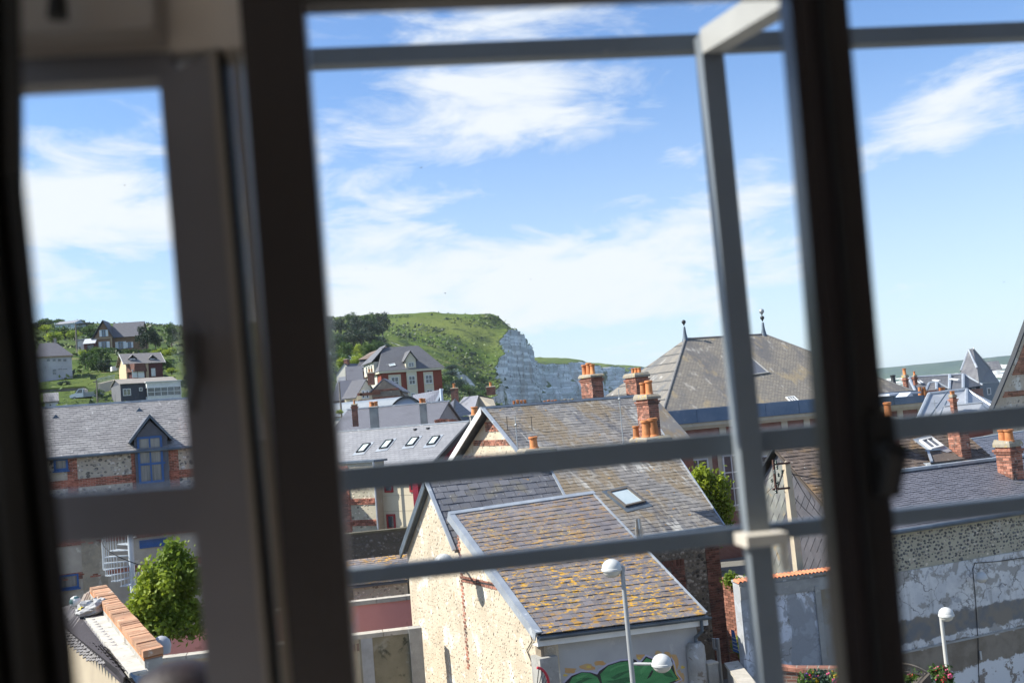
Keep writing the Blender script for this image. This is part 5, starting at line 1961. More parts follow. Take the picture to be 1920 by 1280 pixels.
A_, B_ = FE(260, 906, .125), FE(306, 820, .125)
window(HE.root, FE(261, 907, .125), eE, Z, -nE, (FE(308, 900, .125) - FE(261, 907, .125)).dot(eE), FE(262, 819, .125).z - FE(261, 907, .125).z, 2, 1, BLUE, CURT, .1, .07)
m = MB()
p = FE(261, 873, .13)
m.box(Vector((p.x, p.y, p.z)), eE * 1.15, -nE * .08, Z * .1)
m.build('transom', BLUE, HE.root)
HE.win('f', 101, 858, 127, 883, 1, 1, BLUE, CURT, .1, sill=True)
HE.win('f', 112, 1074, 147, 1105, 1, 1, BLUE, CURT, .08, sill=True)
HE.win('f', 262, 1007, 312, 1028, 2, 1, BLUE, BLUE, .06)
HE.win('f', 275, 1055, 300, 1085, 1, 1, BLUE, CURT, .08)
nrE = (HE.front[1] - HE.front[0]).cross(HE.front[3] - HE.front[0]).normalized()
for px, py in ((105, 786), (262, 773)):
    p = PP(px, py, HE.front[0], nrE)
    m = MB()
    m.raw([p + eE * -.22, p + eE * .22, p + nE * .5 + Z * .25, p + Z * .24 + nE * .08], [(0, 1, 3), (1, 2, 3), (2, 0, 3)])
    m.build('roof_vent', ZINC_DARK, HE.root)
# rough rendered patch beside the spiral stair
m = MB()
q0, q1 = FE(153, 1040), FE(200, 1040)
m.box(HE.at((q0 - HE.P).dot(eE), -.03, -6.2), eE * (q1 - q0).dot(eE), nE * .05, Z * 3.2)
m.build('render_patch', surf('rough_beige_render', (.36, .31, .23), (.25, .22, .17), 2, .95, .8, 8, .05, layers=[((.42, .38, .31), 2, .55, .1, 4.0)]), HE.root)

# ------------------------------------------------------------------ white spiral stair
sp = thing('spiral_staircase', 'white steel spiral staircase with fine balusters in front of the flint house', 'staircase', (0, 0, 0))
pc = W(246, 1040, 42.0)
sp.location = (pc.x, pc.y, 0)
ORG[sp.name] = Vector((pc.x, pc.y, 0))
STW = surf('pale_blue_white_steel', (.46, .50, .53), (.40, .44, .47), 3, .5, .03)
c = Vector((pc.x, pc.y, 0))
ztop = W(246, 985, 42).z
m = MB()
m.tube(c, c + Z * (ztop + .6), .11, .11, 12)
m.build('column', STW, sp, True)
ns = 17
R_ = 1.05
pts = []
for k in range(ns):
    an_ = R(54) + R(21) * k
    z = ztop - .1 - k * .205
    d = Vector((math.cos(an_), math.sin(an_), 0))
    d2 = Vector((math.cos(an_ + R(21)), math.sin(an_ + R(21)), 0))
    m = MB()
    m.prism([c + d * .1 + Z * z, c + d * R_ + Z * z, c + d2 * R_ + Z * z, c + d2 * .1 + Z * z], Z * -.04)
    m.build('step', STW, sp)
    pts.append(c + d2 * R_ + Z * (z + .9))
    b = MB()
    for q in range(3):
        an2 = an_ + R(21) * (q + .5) / 3
        e_ = Vector((math.cos(an2), math.sin(an2), 0)) * R_
        b.tube(c + e_ + Z * (z - .02), c + e_ + Z * (z + .92), .012, .012, 5)
    b.build('baluster', STW, sp)
m = MB()
m.path(pts, .02, 6)
m.build('handrail', DARKFRAME, sp, True)
# landing to the house
m = MB()
l0, l1 = W(246, 1022, 42), W(340, 1015, 43)
dl_ = Vector((l1.x - l0.x, l1.y - l0.y, 0))
m.box(Vector((l0.x, l0.y, ztop - .16)), dl_, nE * 1.1, Z * .14)
m.build('landing', STW, sp)
b = MB()
for k in range(22):
    p = Vector((l0.x, l0.y, ztop - .02)) + dl_ * (k / 22)
    b.tube(p, p + Z * 1.0, .013, .013, 5)
b.tube(Vector((l0.x, l0.y, ztop + .98)), Vector((l0.x, l0.y, ztop + .98)) + dl_, .025, .025, 6)
b.build('landing_railing', STW, sp)

# ------------------------------------------------------------------ parapet wall with brick coping, gutter terrace, lean-to slates
pa = thing('parapet_wall', 'parapet wall topped with orange coping bricks running away from the window', 'wall', W(290, 1230, 15.0))
z_ = W(283, 1228, 15.0).z
Cn = [W(268, 1222, 14.6), W(306, 1213, 14.8)]       # near end of the coping
def ZP(px, py, z):
    d = ray(px, py)
    return CAM + d * ((z - EYE) / d.z)
zc_ = Cn[0].z
n0, n1 = ZP(268, 1222, zc_), ZP(306, 1213, zc_)
f0_, f1_ = ZP(168, 1100, zc_), ZP(198, 1095, zc_)
m = MB()
m.prism([n0 + (n1 - n0) * .06 - Z * .1, n1 - (n1 - n0) * .06 - Z * .1, f1_ - Z * .1, f0_ - Z * .1], -Z * 4)
m.build('wall', surf('parapet_render', (.40, .38, .34), (.30, .28, .25), 3, .95, .5, 12, .03, layers=[((.20, .17, .14), 4, .57, .06, 2.0), ((.5, .47, .42), 6, .6, .05, 5.0)]), pa)
COPE = surf('orange_coping_brick', (.36, .18, .10), (.42, .25, .15), 5, .85, .4, rand=.3, layers=[((.62, .55, .46), 4, .62, .05, 2.0), ((.20, .11, .07), 5, .63, .06, 8.0)])
nb = 46
rng = random.Random(2)
for k in range(nb):
    A_, B_ = n0.lerp(f0_, k / nb), n1.lerp(f1_, k / nb)
    A2, B2 = n0.lerp(f0_, (k + .9) / nb), n1.lerp(f1_, (k + .9) / nb)
    m = MB()
    h = Z * rng.uniform(-.008, .012)
    m.prism([A_ + h, B_ + h, B2 + h, A2 + h], -Z * .09)
    m.build('coping_brick', COPE, pa)
m = MB()
m.prism([n0 + (n1 - n0) * .02 - Z * .09, n1 - (n1 - n0) * .02 - Z * .09, f1_ - Z * .09, f0_ - Z * .09], -Z * .03)
m.build('coping_bed', TERRACOTTA, pa)
# zinc gutter terrace left of it and the slate lean-to
zt_ = zc_ - .22
ter = thing('lean_to_roof', 'dark slate lean-to roof with a pale leaf-strewn gutter beside the parapet', 'roof', ZP(200, 1230, zt_))
def TZ(px, py, z=None):
    return ZP(px, py, zt_ if z is None else z)
m = MB()
g = [TZ(262, 1258), TZ(288, 1250), TZ(170, 1118), TZ(140, 1128)]
m.prism([TZ(242, 1262), TZ(278, 1256), TZ(192, 1146), TZ(140, 1132)], -Z * .06)
m.build('gutter_floor', surf('bleached_zinc', (.50, .48, .43), (.40, .38, .34), 3, .8, .2, layers=[((.24, .22, .17), 5, .60, .06, 4.0)]), ter)
m = MB()
lo = [TZ(242, 1262), TZ(140, 1132)]
eL_ = [ZP(240, 1276, zt_ - .3), ZP(96, 1148, zt_ - .3)]
q = [eL_[0], lo[0], lo[1], eL_[1]]
qs = [q[3], q[0], q[1], q[2]]
nq = (q[1] - q[0]).cross(q[3] - q[0]).normalized()
if nq.z < 0:
    nq = -nq
m.prism([p - nq * .05 for p in q], -nq * .03)
rt_ = m.build('roof', surf('dark_roof_board', (.05, .045, .05), None, rough=.95, bump=0, spec=.1), ter)
SL_T = surf('lean_to_slate', (.095, .09, .105), (.14, .125, .12), 2, .6, .2, rand=.25, layers=[((.22, .17, .12), 3, .58, .08, 3.0)])
slates(rt_, qs, .22, .3, SL_T, single=200, th=.02, seed=91)
m = MB()
dd_ = q[1] - q[2]
m.box(q[0] - Z * .13, q[3] - q[0], Vector((.05, -.02, 0)), Z * .12)
m.build('fascia', surf('dark_blue_fascia', (.05, .052, .07), None, rough=.9, bump=0, spec=.1), ter)
m = MB()
w0 = q[0] + Vector((.25, .1, 0))
m.prism([Vector((w0.x, w0.y, 0)), w0 - Z * .15, q[3] + Vector((.25, .1, -.15)), Vector((q[3].x + .25, q[3].y + .1, 0))], Vector((.3, .1, 0)))
m.build('wall', surf('tan_render', (.42, .35, .25), (.36, .30, .22), 1.2, .9, .1), ter)
m = MB()
m.prism([TZ(244, 1260, zt_ + .012), TZ(276, 1254, zt_ + .012), TZ(278, 1272, zt_ - .12), TZ(256, 1278, zt_ - .12)], -Z * .03)
m.build('outlet', ZINC_BLUE, ter)
# fallen leaves in the gutter
V, F_ = [], []
rng = random.Random(12)
for k in range(160):
    f = rng.random() ** .7
    p = TZ(288, 1250).lerp(TZ(205, 1135), f) + Vector((rng.gauss(-.06, .05), rng.gauss(0, .05), .012 + rng.random() * .02))
    s_ = rng.uniform(.015, .04)
    an_ = rng.uniform(0, 6.3)
    i = len(V)
    for q_ in range(4):
        V.append(p + Vector((math.cos(an_ + q_ * 1.57) * s_, math.sin(an_ + q_ * 1.57) * s_ * .6, rng.uniform(0, .015))) - ORG[ter.name])
    F_.append((i, i + 1, i + 2, i + 3))
link('fallen_leaves', npmesh('fallen_leaves', V, F_, surf('dead_leaf', (.16, .11, .06), (.09, .07, .04), 9, .9, 0)), ter, kind='stuff')
# things left in the gutter: balls, rubble sack, boards
def ball(name, label, px, py, r_px, m1, m2):
    p = TZ(px, py, zt_ + .1)
    r = (TZ(px + r_px, py, zt_ + .1) - p).length
    m = MB()
    N = 10
    for i in range(N):
        t0_, t1_ = math.pi * i / N, math.pi * (i + 1) / N
        for j in range(16):
            p0_, p1_ = 2 * math.pi * j / 16, 2 * math.pi * (j + 1) / 16
            P = [p + Vector((math.sin(t) * math.cos(f), math.sin(t) * math.sin(f), math.cos(t))) * r for t, f in ((t0_, p0_), (t1_, p0_), (t1_, p1_), (t0_, p1_))]
            m.raw(P, [(0, 1, 2, 3)], 1 if ((i // 3 + j // 4) % 3 == 0 and i not in (0, N - 1)) else 0)
    o = m.build(name, [m1, m2], None)
    o.location.z += r * .0
    tag(o, label, 'ball')
ball('white_ball', 'white football with dark patches lying at the end of the gutter', 141, 1127, 7.5, WHITE, surf('teal_patch', (.05, .12, .12), None, rough=.5, bump=0))
ball('yellow_ball', 'yellow ball with a dark stripe lying in the gutter', 154, 1146, 6.5, surf('yellow_plastic', (.62, .46, .02), None, rough=.4, bump=0), BLACK)
p = TZ(176, 1150)
m = MB()
N = 9
rng = random.Random(4)
prof = []
for i in range(N):
    for j in range(14):
        t = math.pi * .5 * i / (N - 1)
        f = 2 * math.pi * j / 14
        q_ = 1 + rng.uniform(-.16, .16)
        prof.append(p + Vector((math.cos(f) * .27 * math.cos(t) ** .5 * q_, math.sin(f) * .42 * math.cos(t) ** .5 * q_, .03 + .22 * math.sin(t) * q_)))
m.raw(prof, [(i * 14 + j, i * 14 + (j + 1) % 14, (i + 1) * 14 + (j + 1) % 14, (i + 1) * 14 + j) for i in range(N - 1) for j in range(14)])
o = m.build('rubble_sack', surf('crumpled_white_sack', (.42, .41, .40), (.30, .295, .29), 8, .8, .6, 16, .03), None)
tag(o, 'crumpled white plastic sack slumped against the parapet', 'sack')
for k in range(5):
    m = MB()
    b0 = TZ(150 + k * 5, 1128 - k * 1.5)
    b1 = TZ(158 + k * 5, 1122 - k * 2) + Z * (.10 + .015 * k)
    m.box(b0, b1 - b0, Vector((.05, .02, 0)), Vector((.01, .12, 0)))
    o = m.build('board', surf('grey_board_wood', (.36, .31, .26), (.28, .23, .19), 6, .9, .3) if k == 0 else bpy.data.materials['grey_board_wood'], None)
    tag(o, ['weathered wooden board nearest the white football, leaning by the sack', 'second weathered board from the white football, leaning by the sack', 'middle one of five weathered boards leaning by the sack', 'fourth weathered board from the football, leaning by the sack', 'weathered board nearest the orange coping, leaning by the sack'][k], 'board', 'boards leaning by the sack')
# grey bucket behind the coping
p = W(302, 1200, 17.0)
m = MB()
m.lathe(p - Z * .2, [(.13, 0), (.15, .12), (.13, .2), (.08, .25), (.02, .27)], 14)
o = m.build('roof_cowl', surf('pale_grey_plastic', (.36, .37, .40), None, rough=.5, bump=0), None, True)
tag(o, 'pale grey rounded cowl just behind the near end of the orange coping', 'cowl')

# ------------------------------------------------------------------ yard walls between the gardens
a = 11.0
eP, nP = E(a), NB(a)
pw0 = W(236, 1176, 33.6)
PINK = surf('pink_render', (.66, .29, .26), (.60, .26, .235), 1.0, .85, .1, layers=[((.46, .20, .17), 3, .6, .1, 3.0)])
pk = thing('pink_wall', 'faded pink rendered garden wall with pale coping, behind the green shrub', 'wall', (pw0.x, pw0.y, 0))
pw1 = VP(771, 1116, pw0, a)
m = MB()
L_ = (pw1 - pw0).dot(eP)
m.box(Vector((pw0.x, pw0.y, 0)), eP * L_, nP * .25, Z * (pw0.z - .12))
m.build('wall', PINK, pk)
COPS = surf('pale_worn_coping', (.46, .42, .36), (.36, .33, .28), 4, .9, .3, layers=[((.22, .19, .15), 6, .6, .05, 4.0)])
u = 0
while u < L_:
    m = MB()
    m.box(Vector((pw0.x, pw0.y, pw0.z - .12)) + eP * u - nP * .06, eP * .96, nP * .37, Z * .13)
    m.build('coping_stone', COPS, pk)
    u += .97
# cream wall with brick dentils in front of it (left)
pc0 = W(286, 1236, 29.0)
cw = thing('cream_wall', 'cream garden wall with a row of brick dentils below its coping', 'wall', (pc0.x, pc0.y, 0))
m = MB()
m.box(Vector((pc0.x, pc0.y, 0)), eP * 7, nP * .25, Z * (pc0.z - .1))
m.build('wall', surf('ochre_cream_render', (.52, .42, .27), (.46, .37, .24), 1.2, .9, .1), cw)
for k in range(8):
    m = MB()
    m.box(Vector((pc0.x, pc0.y, pc0.z - .1)) + eP * (k * .88) - nP * .07, eP * .86, nP * .4, Z * .12)
    m.build('coping_stone', COPS, cw)
m = MB()
for k in range(58):
    m.box(Vector((pc0.x, pc0.y, pc0.z - .42)) + eP * (k * .12) - nP * .03, eP * .085, nP * .04, Z * .2)
m.build('brick_dentils', BRICK_BROWN, cw, kind='stuff')
# stained concrete wall and pillar below the pink one (centre)
ps0 = W(672, 1190, 30.0)
cs = thing('stained_concrete_wall', 'mossy stained concrete wall with a square pillar beside the flint gable', 'wall', (ps0.x, ps0.y, 0))
ST = surf('stained_concrete', (.24, .21, .14), (.17, .15, .10), 1.6, .95, .3, layers=[((.28, .26, .20), 1.3, .56, .1, 3.0, (1, .4, 1)), ((.055, .055, .035), 1.8, .57, .1, 7.0), ((.35, .34, .31), 2.2, .64, .06, 11.0)])
m = MB()
p1_ = VP(766, 1180, ps0, a)
L_ = (p1_ - ps0).dot(eP)
m.box(Vector((ps0.x, ps0.y, 0)), eP * L_, nP * .25, Z * ps0.z)
m.build('wall', ST, cs)
m = MB()
m.box(Vector((ps0.x, ps0.y, 0)) + eP * L_ - nP * .1, eP * .36, nP * .4, Z * (ps0.z + .02))
m.build('pillar', CONCRETE, cs)
m = MB()
m.box(Vector((ps0.x, ps0.y, 0)) + eP * .05 - nP * .02, eP * .32, nP * .03, Z * (ps0.z - .1))
m.build('plaster_strip', surf('grey_white_plaster', (.38, .38, .38), (.30, .30, .29), 3, .9, .2), cs)
# shed with the little lichened roof and pale flint front
sh0 = W(662, 1098, 38.5)
sd = thing('flint_shed', 'low shed with lichened slate lean-to roof and pale flint front', 'shed', (sh0.x, sh0.y, 0))
s1_ = VP(764, 1088, sh0, a)
L_ = (s1_ - sh0).dot(eP)
t0_ = VP(655, 1050, sh0 + nP * 2.6, a)
LT = (VP(768, 1039, t0_, a) - t0_).dot(eP)
m = MB()
m.box(Vector((sh0.x, sh0.y, 0)) + nP * .15, eP * L_, nP * .3, Z * (sh0.z - .06))
m.build('front_wall', FLINT_GREY, sd)
flints('flint_stones', sd, Vector((sh0.x, sh0.y, 0)) + nP * .15, eP, Z, -nP, [(0.05, 2.4), (L_, 2.4), (L_, sh0.z - .1), (0.05, sh0.z - .1)], .13, .06, FLINT_MIX, 14, .7, 0, .9, .35)
q = [sh0 - eP * 2.5, sh0 + eP * L_, t0_ + eP * LT, t0_ - eP * 2.5]
nq = (q[1] - q[0]).cross(q[3] - q[0]).normalized()
m = MB()
m.prism([p - nq * .03 for p in q], -nq * .06)
r2 = m.build('roof', ZINC_DARK, sd)
slates(r2, q, .2, .26, SL_ANNEX, th=.018, seed=15)
# dark flint wall behind the shed
df0 = W(648, 1000, 44.0)
dw = thing('dark_flint_wall', 'dark grey flint boundary wall behind the shed', 'wall', (df0.x, df0.y, 0))
L_ = (VP(790, 986, df0, a) - df0).dot(eP)
m = MB()
m.box(Vector((df0.x, df0.y, 0)) - eP * 2, eP * (L_ + 2), nP * .3, Z * (df0.z - .08))
m.build('wall', surf('dark_grey_mortar', (.085, .08, .07), (.06, .058, .052), 2, .95, .5), dw)
flints('flint_stones', dw, Vector((df0.x, df0.y, 0)), eP, Z, -nP, [(0, 2.5), (L_, 2.5), (L_, df0.z - .12), (0, df0.z - .12)], .16, .065, FLINT_DARK, 17, .8, 0, .8, .35)
m = MB()
m.box(Vector((df0.x, df0.y, df0.z - .08)) - eP * 2 - nP * .05, eP * (L_ + 2), nP * .4, Z * .08)
m.build('coping', surf('mossy_coping', (.12, .11, .08), (.08, .075, .05), 3, .95, .3), dw)

# ------------------------------------------------------------------ cream-clad house with the row of roof windows and dark red gable
a = -30.0
eD, nD = E(a), NB(a)
pD = W(881, 790, 55.0)
LD = 11.0
evD = VP(800, 880, pD, a + 90)
evD = pD + (evD - pD) * 1.12
hd = thing('roof_window_house', 'house with pale grey slate roof, four roof windows and dark red gable', 'house', (evD.x, evD.y, 0))
rD = roofbasis(a, 27)
SL_D = surf('pale_grey_slate', (.25, .25, .262), (.215, .215, .227), 1.0, .5, .15, 50, .004, rand=.07, basis=rD, layers=[((.5, .5, .52), 12, .72, .02, 5.0)])
q = [evD - eD * LD, evD, pD, pD - eD * LD]
nq = (q[1] - q[0]).cross(q[3] - q[0]).normalized()
m = MB()
m.prism([p - nq * .03 for p in q], -nq * .1)
bD = pD + nD * (pD - evD).length * .8 - Z * 2.2
m.prism([bD - eD * LD, bD, pD, pD - eD * LD], Z * -.1)
rd_ = m.build('roof', ZINC_DARK, hd)
slates(rd_, q, .22, .3, SL_D, th=.012, seed=25, jit=.4)
m = MB()
m.box(pD - eD * LD - nD * .08, eD * LD, nD * .18, Z * .07)
m.build('ridge_cap', ZINC, rd_)
m = MB()
m.box(evD - eD * .02, eD * .14, pD - evD, nq * .05)
m.box(evD - eD * .02 - Z * .3, eD * .05, pD - evD, Z * .28)
m.build('verge_board', DARKFRAME, rd_)
m = MB()
gi = -eD * .25
m.prism([Vector((evD.x, evD.y, 0)) + gi, evD + gi - Z * .1, pD + gi - Z * .12, bD + gi - Z * .12, Vector((bD.x, bD.y, 0)) + gi], -eD * .3)
RED = surf('dark_red_cladding', (.20, .012, .03), (.17, .01, .025), 2, .5, .05)
m.build('gable_wall', RED, hd)
for k in range(10):
    g = MB()
    b0 = evD.lerp(pD, k / 10) + gi + eD * .002
    g.box(Vector((b0.x, b0.y, 4)), nD * .02, eD * .02, Z * (b0.z - 4.2))
    g.build('cladding_batten', RED, hd)
SKYG = surf('bright_rooflight_glass', (.60, .68, .66), (.52, .62, .62), .9, .15, 0, spec=.8)
for k, (x, y) in enumerate(((668, 850), (711, 843), (760, 838), (800, 836))):
    skylight(hd, evD, [(x, y), (x + 15, y - 2), (x + 32, y - 19), (x + 17, y - 16)], nq, DARKFRAME, SKYG, flash=ZINC)
for px, py in ((779, 806), (803, 804)):
    p = PP(px, py, evD, nq)
    m = MB()
    m.cbox(p + nq * .05, eD * .12, nD * .2, Z * .08)
    m.build('roof_vent', DARKFRAME, hd)
# front wall: cream boards with narrow red-framed windows
fD = evD + nD * .3
m = MB()
m.box(Vector((fD.x, fD.y, 0)) - eD * LD, eD * (LD - .3), nD * .3, Z * (evD.z - .1))
m.build('front_wall', surf('cream_boards', (.60, .53, .38), (.55, .48, .35), 1, .7, .05), hd)
def FD(px, py, off=0.0):
    return VP(px, py, fD - nD * off, a)
m = MB()
for k in range(9):
    m.box(Vector((fD.x, fD.y, evD.z - .9 - k * .75)) - eD * LD - nD * .008, eD * (LD - .3), nD * .01, Z * .012)
m.build('board_joints', surf('joint_shadow', (.30, .26, .19), None, rough=.9, bump=0), hd, kind='stuff')
REDF = surf('red_window_trim', (.30, .03, .035), None, rough=.5, bump=0)
for x0_, y0_, x1_, y1_ in ((722, 895, 736, 923), (769, 895, 783, 922), (727, 963, 741, 992)):
    A_, B_ = FD(x0_, y1_), FD(x1_, y0_)
    window(hd, A_, eD, Z, -nD, (B_ - A_).dot(eD), B_.z - A_.z, 1, 1, REDF, GLASS, .09, .05)
# brick and flint wing in front of it at the left
wg = FD(708, 995, .6)
w0_ = FD(630, 1000, .6)
m = MB()
L_ = (wg - w0_).dot(eD)
ztp_ = FD(700, 866, .6).z
m.box(Vector((w0_.x, w0_.y, 0)) - eD * 2, eD * (L_ + 2), nD * .9, Z * ztp_)
wing = m.build('flint_wing', FLINT_GREY, hd)
o = Vector((w0_.x, w0_.y, 0))
zb_ = FD(690, 990, .6).z
flints('flint_stones', hd, o, eD, Z, -nD, [(0, zb_ - 1), (L_ - .25, zb_ - 1), (L_ - .25, ztp_ - .1), (0, ztp_ - .1)], .2, .09, FLINT_MIX, 27, .7, 0, .9, .35)
m = MB()
for yy in (898, 945, 985):
    z = FD(690, yy, .6).z
    brickwork(m, Vector((o.x, o.y, z)), eD, Z, -nD, L_, .3, proud=.05, seed=yy)
zz_ = FD(652, 930, .6)
uu_ = (zz_ - o).dot(eD)
brickwork(m, Vector((o.x, o.y, zb_ - 1)), eD, Z, -nD, uu_ + .15, ztp_ - zb_ + .9, proud=.05, seed=3)
m.build('brick_bands', BRK_E, wing, kind='stuff')
m = MB()
m.box(Vector((o.x, o.y, ztp_)) - eD * 2 - nD * .1, eD * (L_ + 2.15), nD * 1.1, Z * .1)
m.build('wing_cap', ZINC_DARK, wing)
m = MB()
m.tube(Vector((wg.x, wg.y, 2)) + eD * .12 - nD * .1, Vector((wg.x, wg.y, ztp_)) + eD * .12 - nD * .1, .05, .05, 8)
m.build('downpipe', ZINC, hd, True)
# ------------------------------------------------------------------ the town in the middle distance
def farslate(name, a, pitch=38, c1=(.125, .125, .14), c2=(.10, .10, .115), layers=()):
    return courses(name, c1, c2, roofbasis(a, pitch), .2, .3, rough=.6, gap=(.05, .05, .055), layers=list(layers) + [((.09, .09, .10), .5, .55, .15, 2.0), ((.30, .30, .30), 2.0, .66, .06, 5.0, (1, .3, 1), .6)])
# --- red brick manor with the slate mansard
a = 20.0
HM = House('red_brick_manor', 'red brick manor with steep grey slate roof, cream bays and dormer', 'house', 714, 698, 178.0, a, 827, 687, 11.0, drop=7.5)
RB_M = surf('red_brick_render', (.25, .06, .038), (.21, .05, .033), .6, .9, .05, layers=[((.06, .075, .02), .35, .62, .06, 3.5)])
HM.walls(RB_M, 0)
SLM = farslate('manor_slate', a, 50, (.15, .15, .16), (.12, .12, .13))
topl, topr = VP(716, 651, HM.P + HM.n * 4.2, a), VP(784, 648, HM.P + HM.n * 4.2, a)
HM.hip_roof((topl.z + topr.z) / 2 - HM.ze, SLM, ((topl - HM.P).dot(HM.e), HM.L - (topr - HM.P).dot(HM.e)), ov=.5, flat=(4.2, 7.0))
m = MB()
m.box(HM.at(-.4, -.4, -.35), HM.e * (HM.L + .8), HM.n * .4, Z * .4)
m.box(HM.at(-.4, 0, -.35), HM.e * .4, HM.n * 11, Z * .4)
m.build('cornice', CREAM, HM.root)
m = MB()
m.box(HM.at(-.12, 2.6, -7.4), HM.e * .13, HM.n * 8.3, Z * 7.0)
m.box(HM.at(-.6, 2.4, -.3), HM.e * 2.4, HM.n * 8.0, Z * 2.1)
m.build('cream_side_bay', surf('side_bay_ivory', (.60, .56, .46), (.55, .51, .42), .8, .9, .05), HM.root)  # even ivory colour of the side bay
m = MB()
m.prism([HM.at(-1.0, 1.9, 1.75), HM.at(-1.0, 10.8, 1.75), HM.at(2.2, 9.0, 4.6), HM.at(2.2, 4.0, 4.6)], Z * .12)
m.build('side_bay_roof', SLM, HM.root)
for k in range(3):
    window(HM.root, HM.at(-.61, 4.6 + k * 2.0, .05), -HM.n, Z, -HM.e, 1.1, 1.4, 1, 1, WHITE, GLASS, .12, .06)
window(HM.root, HM.at(-.01, 2.0, -4.0), -HM.n, Z, -HM.e, 1.0, 2.0, 1, 1, WHITE, GLASS, .12, .06)
# cream centre bay with dormer gable
u0, u1 = (HM.fpt('f', 763, 720) - HM.P).dot(HM.e), (HM.fpt('f', 782, 720) - HM.P).dot(HM.e)
m = MB()
zt = HM.fpt('f', 768, 674).z - HM.ze
zg = HM.fpt('f', 768, 667).z - HM.ze
um = (u0 + u1) / 2
m.prism([HM.at(u0, -.25, -7.4), HM.at(u1, -.25, -7.4), HM.at(u1, -.25, zt), HM.at(um, -.25, zg + .6), HM.at(u0, -.25, zt)], HM.n * 2.6)
m.build('centre_bay', CREAM, HM.root)
m = MB()
for ue in (u0 - .35, u1 + .35):
    A_, B_ = HM.at(ue, -.5, zt - .3), HM.at(um, -.5, zg + .75)
    m.prism([A_, B_, B_ + HM.n * 3.4, A_ + HM.n * 3.4], Z * .14)
m.build('dormer_roof', SLM, HM.root)
u2, u3 = (HM.fpt('f', 795, 720) - HM.P).dot(HM.e), (HM.fpt('f', 813, 720) - HM.P).dot(HM.e)
m = MB()
m.box(HM.at(u2, -.1, -7.4), HM.e * (u3 - u2), HM.n * .11, Z * 6.8)
m.build('window_bay', CREAM, HM.root)
P_ = HM.P.copy()
HM.P = P_ - HM.n * .26
for r_ in ((766, 679, 776, 688), (767, 704, 778, 721), (771, 736, 778, 746)):
    HM.win('f', *r_, 2, 2, WHITE, GLASS, .1)
HM.P = P_ - HM.n * .11
HM.win('f', 798, 702, 810, 719, 2, 2, WHITE, GLASS, .1, sill=True)
HM.win('f', 800, 730, 811, 738, 2, 1, WHITE, GLASS, .1)
HM.P = P_
HM.win('f', 734, 706, 747, 725, 2, 2, WHITE, GLASS, .1, surround=CREAM, frame_pad=.4)
nM = (HM.front[1] - HM.front[0]).cross(HM.front[3] - HM.front[0]).normalized()
skylight(HM.root, HM.front[0], [(731, 687), (742, 685), (740, 681), (729, 683)], nM, WHITE, SKYG)
# --- brown roofed mansard between
HX = House('purple_mansard_house', 'dark mansard house with one white window and a brown roof', 'house', 666, 698, 190.0, -10.0, 690, 695, 9.0, drop=6.5)
HX.walls(surf('dark_brick_wall', (.12, .06, .06), (.09, .05, .05), 1, .9, .1), 0)
HX.hip_roof(2.2, farslate('mansard_slate', -10, 70, (.075, .072, .09), (.06, .06, .075)), .9, ov=.2, flat=(.8, 8.2))
m = MB()
b0, b1, b2, b3 = HX.at(.5, .5, 2.2), HX.at(HX.L, .5, 2.2), HX.at(HX.L, 8.4, 2.2), HX.at(.5, 8.4, 2.2)
tp1, tp2 = HX.at(1.6, 4.5, 3.6), HX.at(HX.L + 2.5, 4.5, 4.4)
m.raw([b0, b1, b2, b3, tp1, tp2], [(0, 1, 5, 4), (1, 2, 5), (2, 3, 4, 5), (3, 0, 4)])
m.build('upper_roof', surf('brown_far_tile', (.20, .15, .12), (.16, .12, .10), .6, .9, .1), HX.root)
HX.win('f', 678.5, 687, 684.5, 696, 1, 1, WHITE, GLASS, .15)
# --- white gabled house
a = 62.0
HG = House('white_gable_house', 'plain white gabled house among bushes, nothing but wall showing', 'house', 664, 699, 205.0, a, 690, 690, 8.5, drop=6.0)
HG.L = 9
gl_, gr_ = W(627, 704, 205), W(664, 698, 205)
dgl = gr_ - gl_
HG.P = Vector((gr_.x, gr_.y, (gl_.z + gr_.z) / 2))
HG.ze = HG.P.z
HG.base = HG.ze - 6
HG.a = math.degrees(math.atan2(dgl.y, dgl.x)) + 72
HG.e, HG.n, HG.D = E(HG.a), NB(HG.a), (dgl.length)
HG.walls(surf('white_render', (.66, .62, .54), (.60, .57, .50), .8, .9, .05), 2.0)
HG.gable_roof(2.0, farslate('white_house_slate', HG.a), ov=.2, side=.1)
chimney(HG.root, HG.at(.5, HG.D / 2 - .4, 1.6), HG.e, HG.n, .9, .8, 1.2, [], BRICK_BROWN, seed=81)
# --- stone gabled house with white dormers
a = 62.0
HS = House('stone_gable_house', 'stone gabled house with brick bands and white mansard dormers', 'house', 698, 733, 118.0, a, 735, 700, 6.3, drop=7.0)
g0, g1 = W(697, 735, 118), W(749, 729, 118)
HS.a = 62.0
apx = W(719, 712, 118)
m = MB()
gd = (g1 - g0)
gd.z = 0
gn = Vector((-gd.y, gd.x, 0)).normalized()
zl = g0.z
z0 = zl - 9
eS = gd.normalized()
LS = gd.length
HS.root.location = (g0.x, g0.y, z0)
ORG[HS.root.name] = Vector((g0.x, g0.y, z0))
STG = surf('grey_stone_gable', (.25, .21, .165), (.19, .16, .13), 1.2, .95, .4, 8, .04, layers=[((.33, .28, .22), 2, .56, .1, 3.0)])
um = (apx - g0).dot(eS)
g0b = Vector((g0.x, g0.y, z0))
ap_ = g0 + eS * um
ap_.z = apx.z
m.prism([g0b, g0b + eS * LS, Vector((g1.x, g1.y, zl)), ap_, g0], gn * 8)
m.build('wall', STG, HS.root)
m = MB()
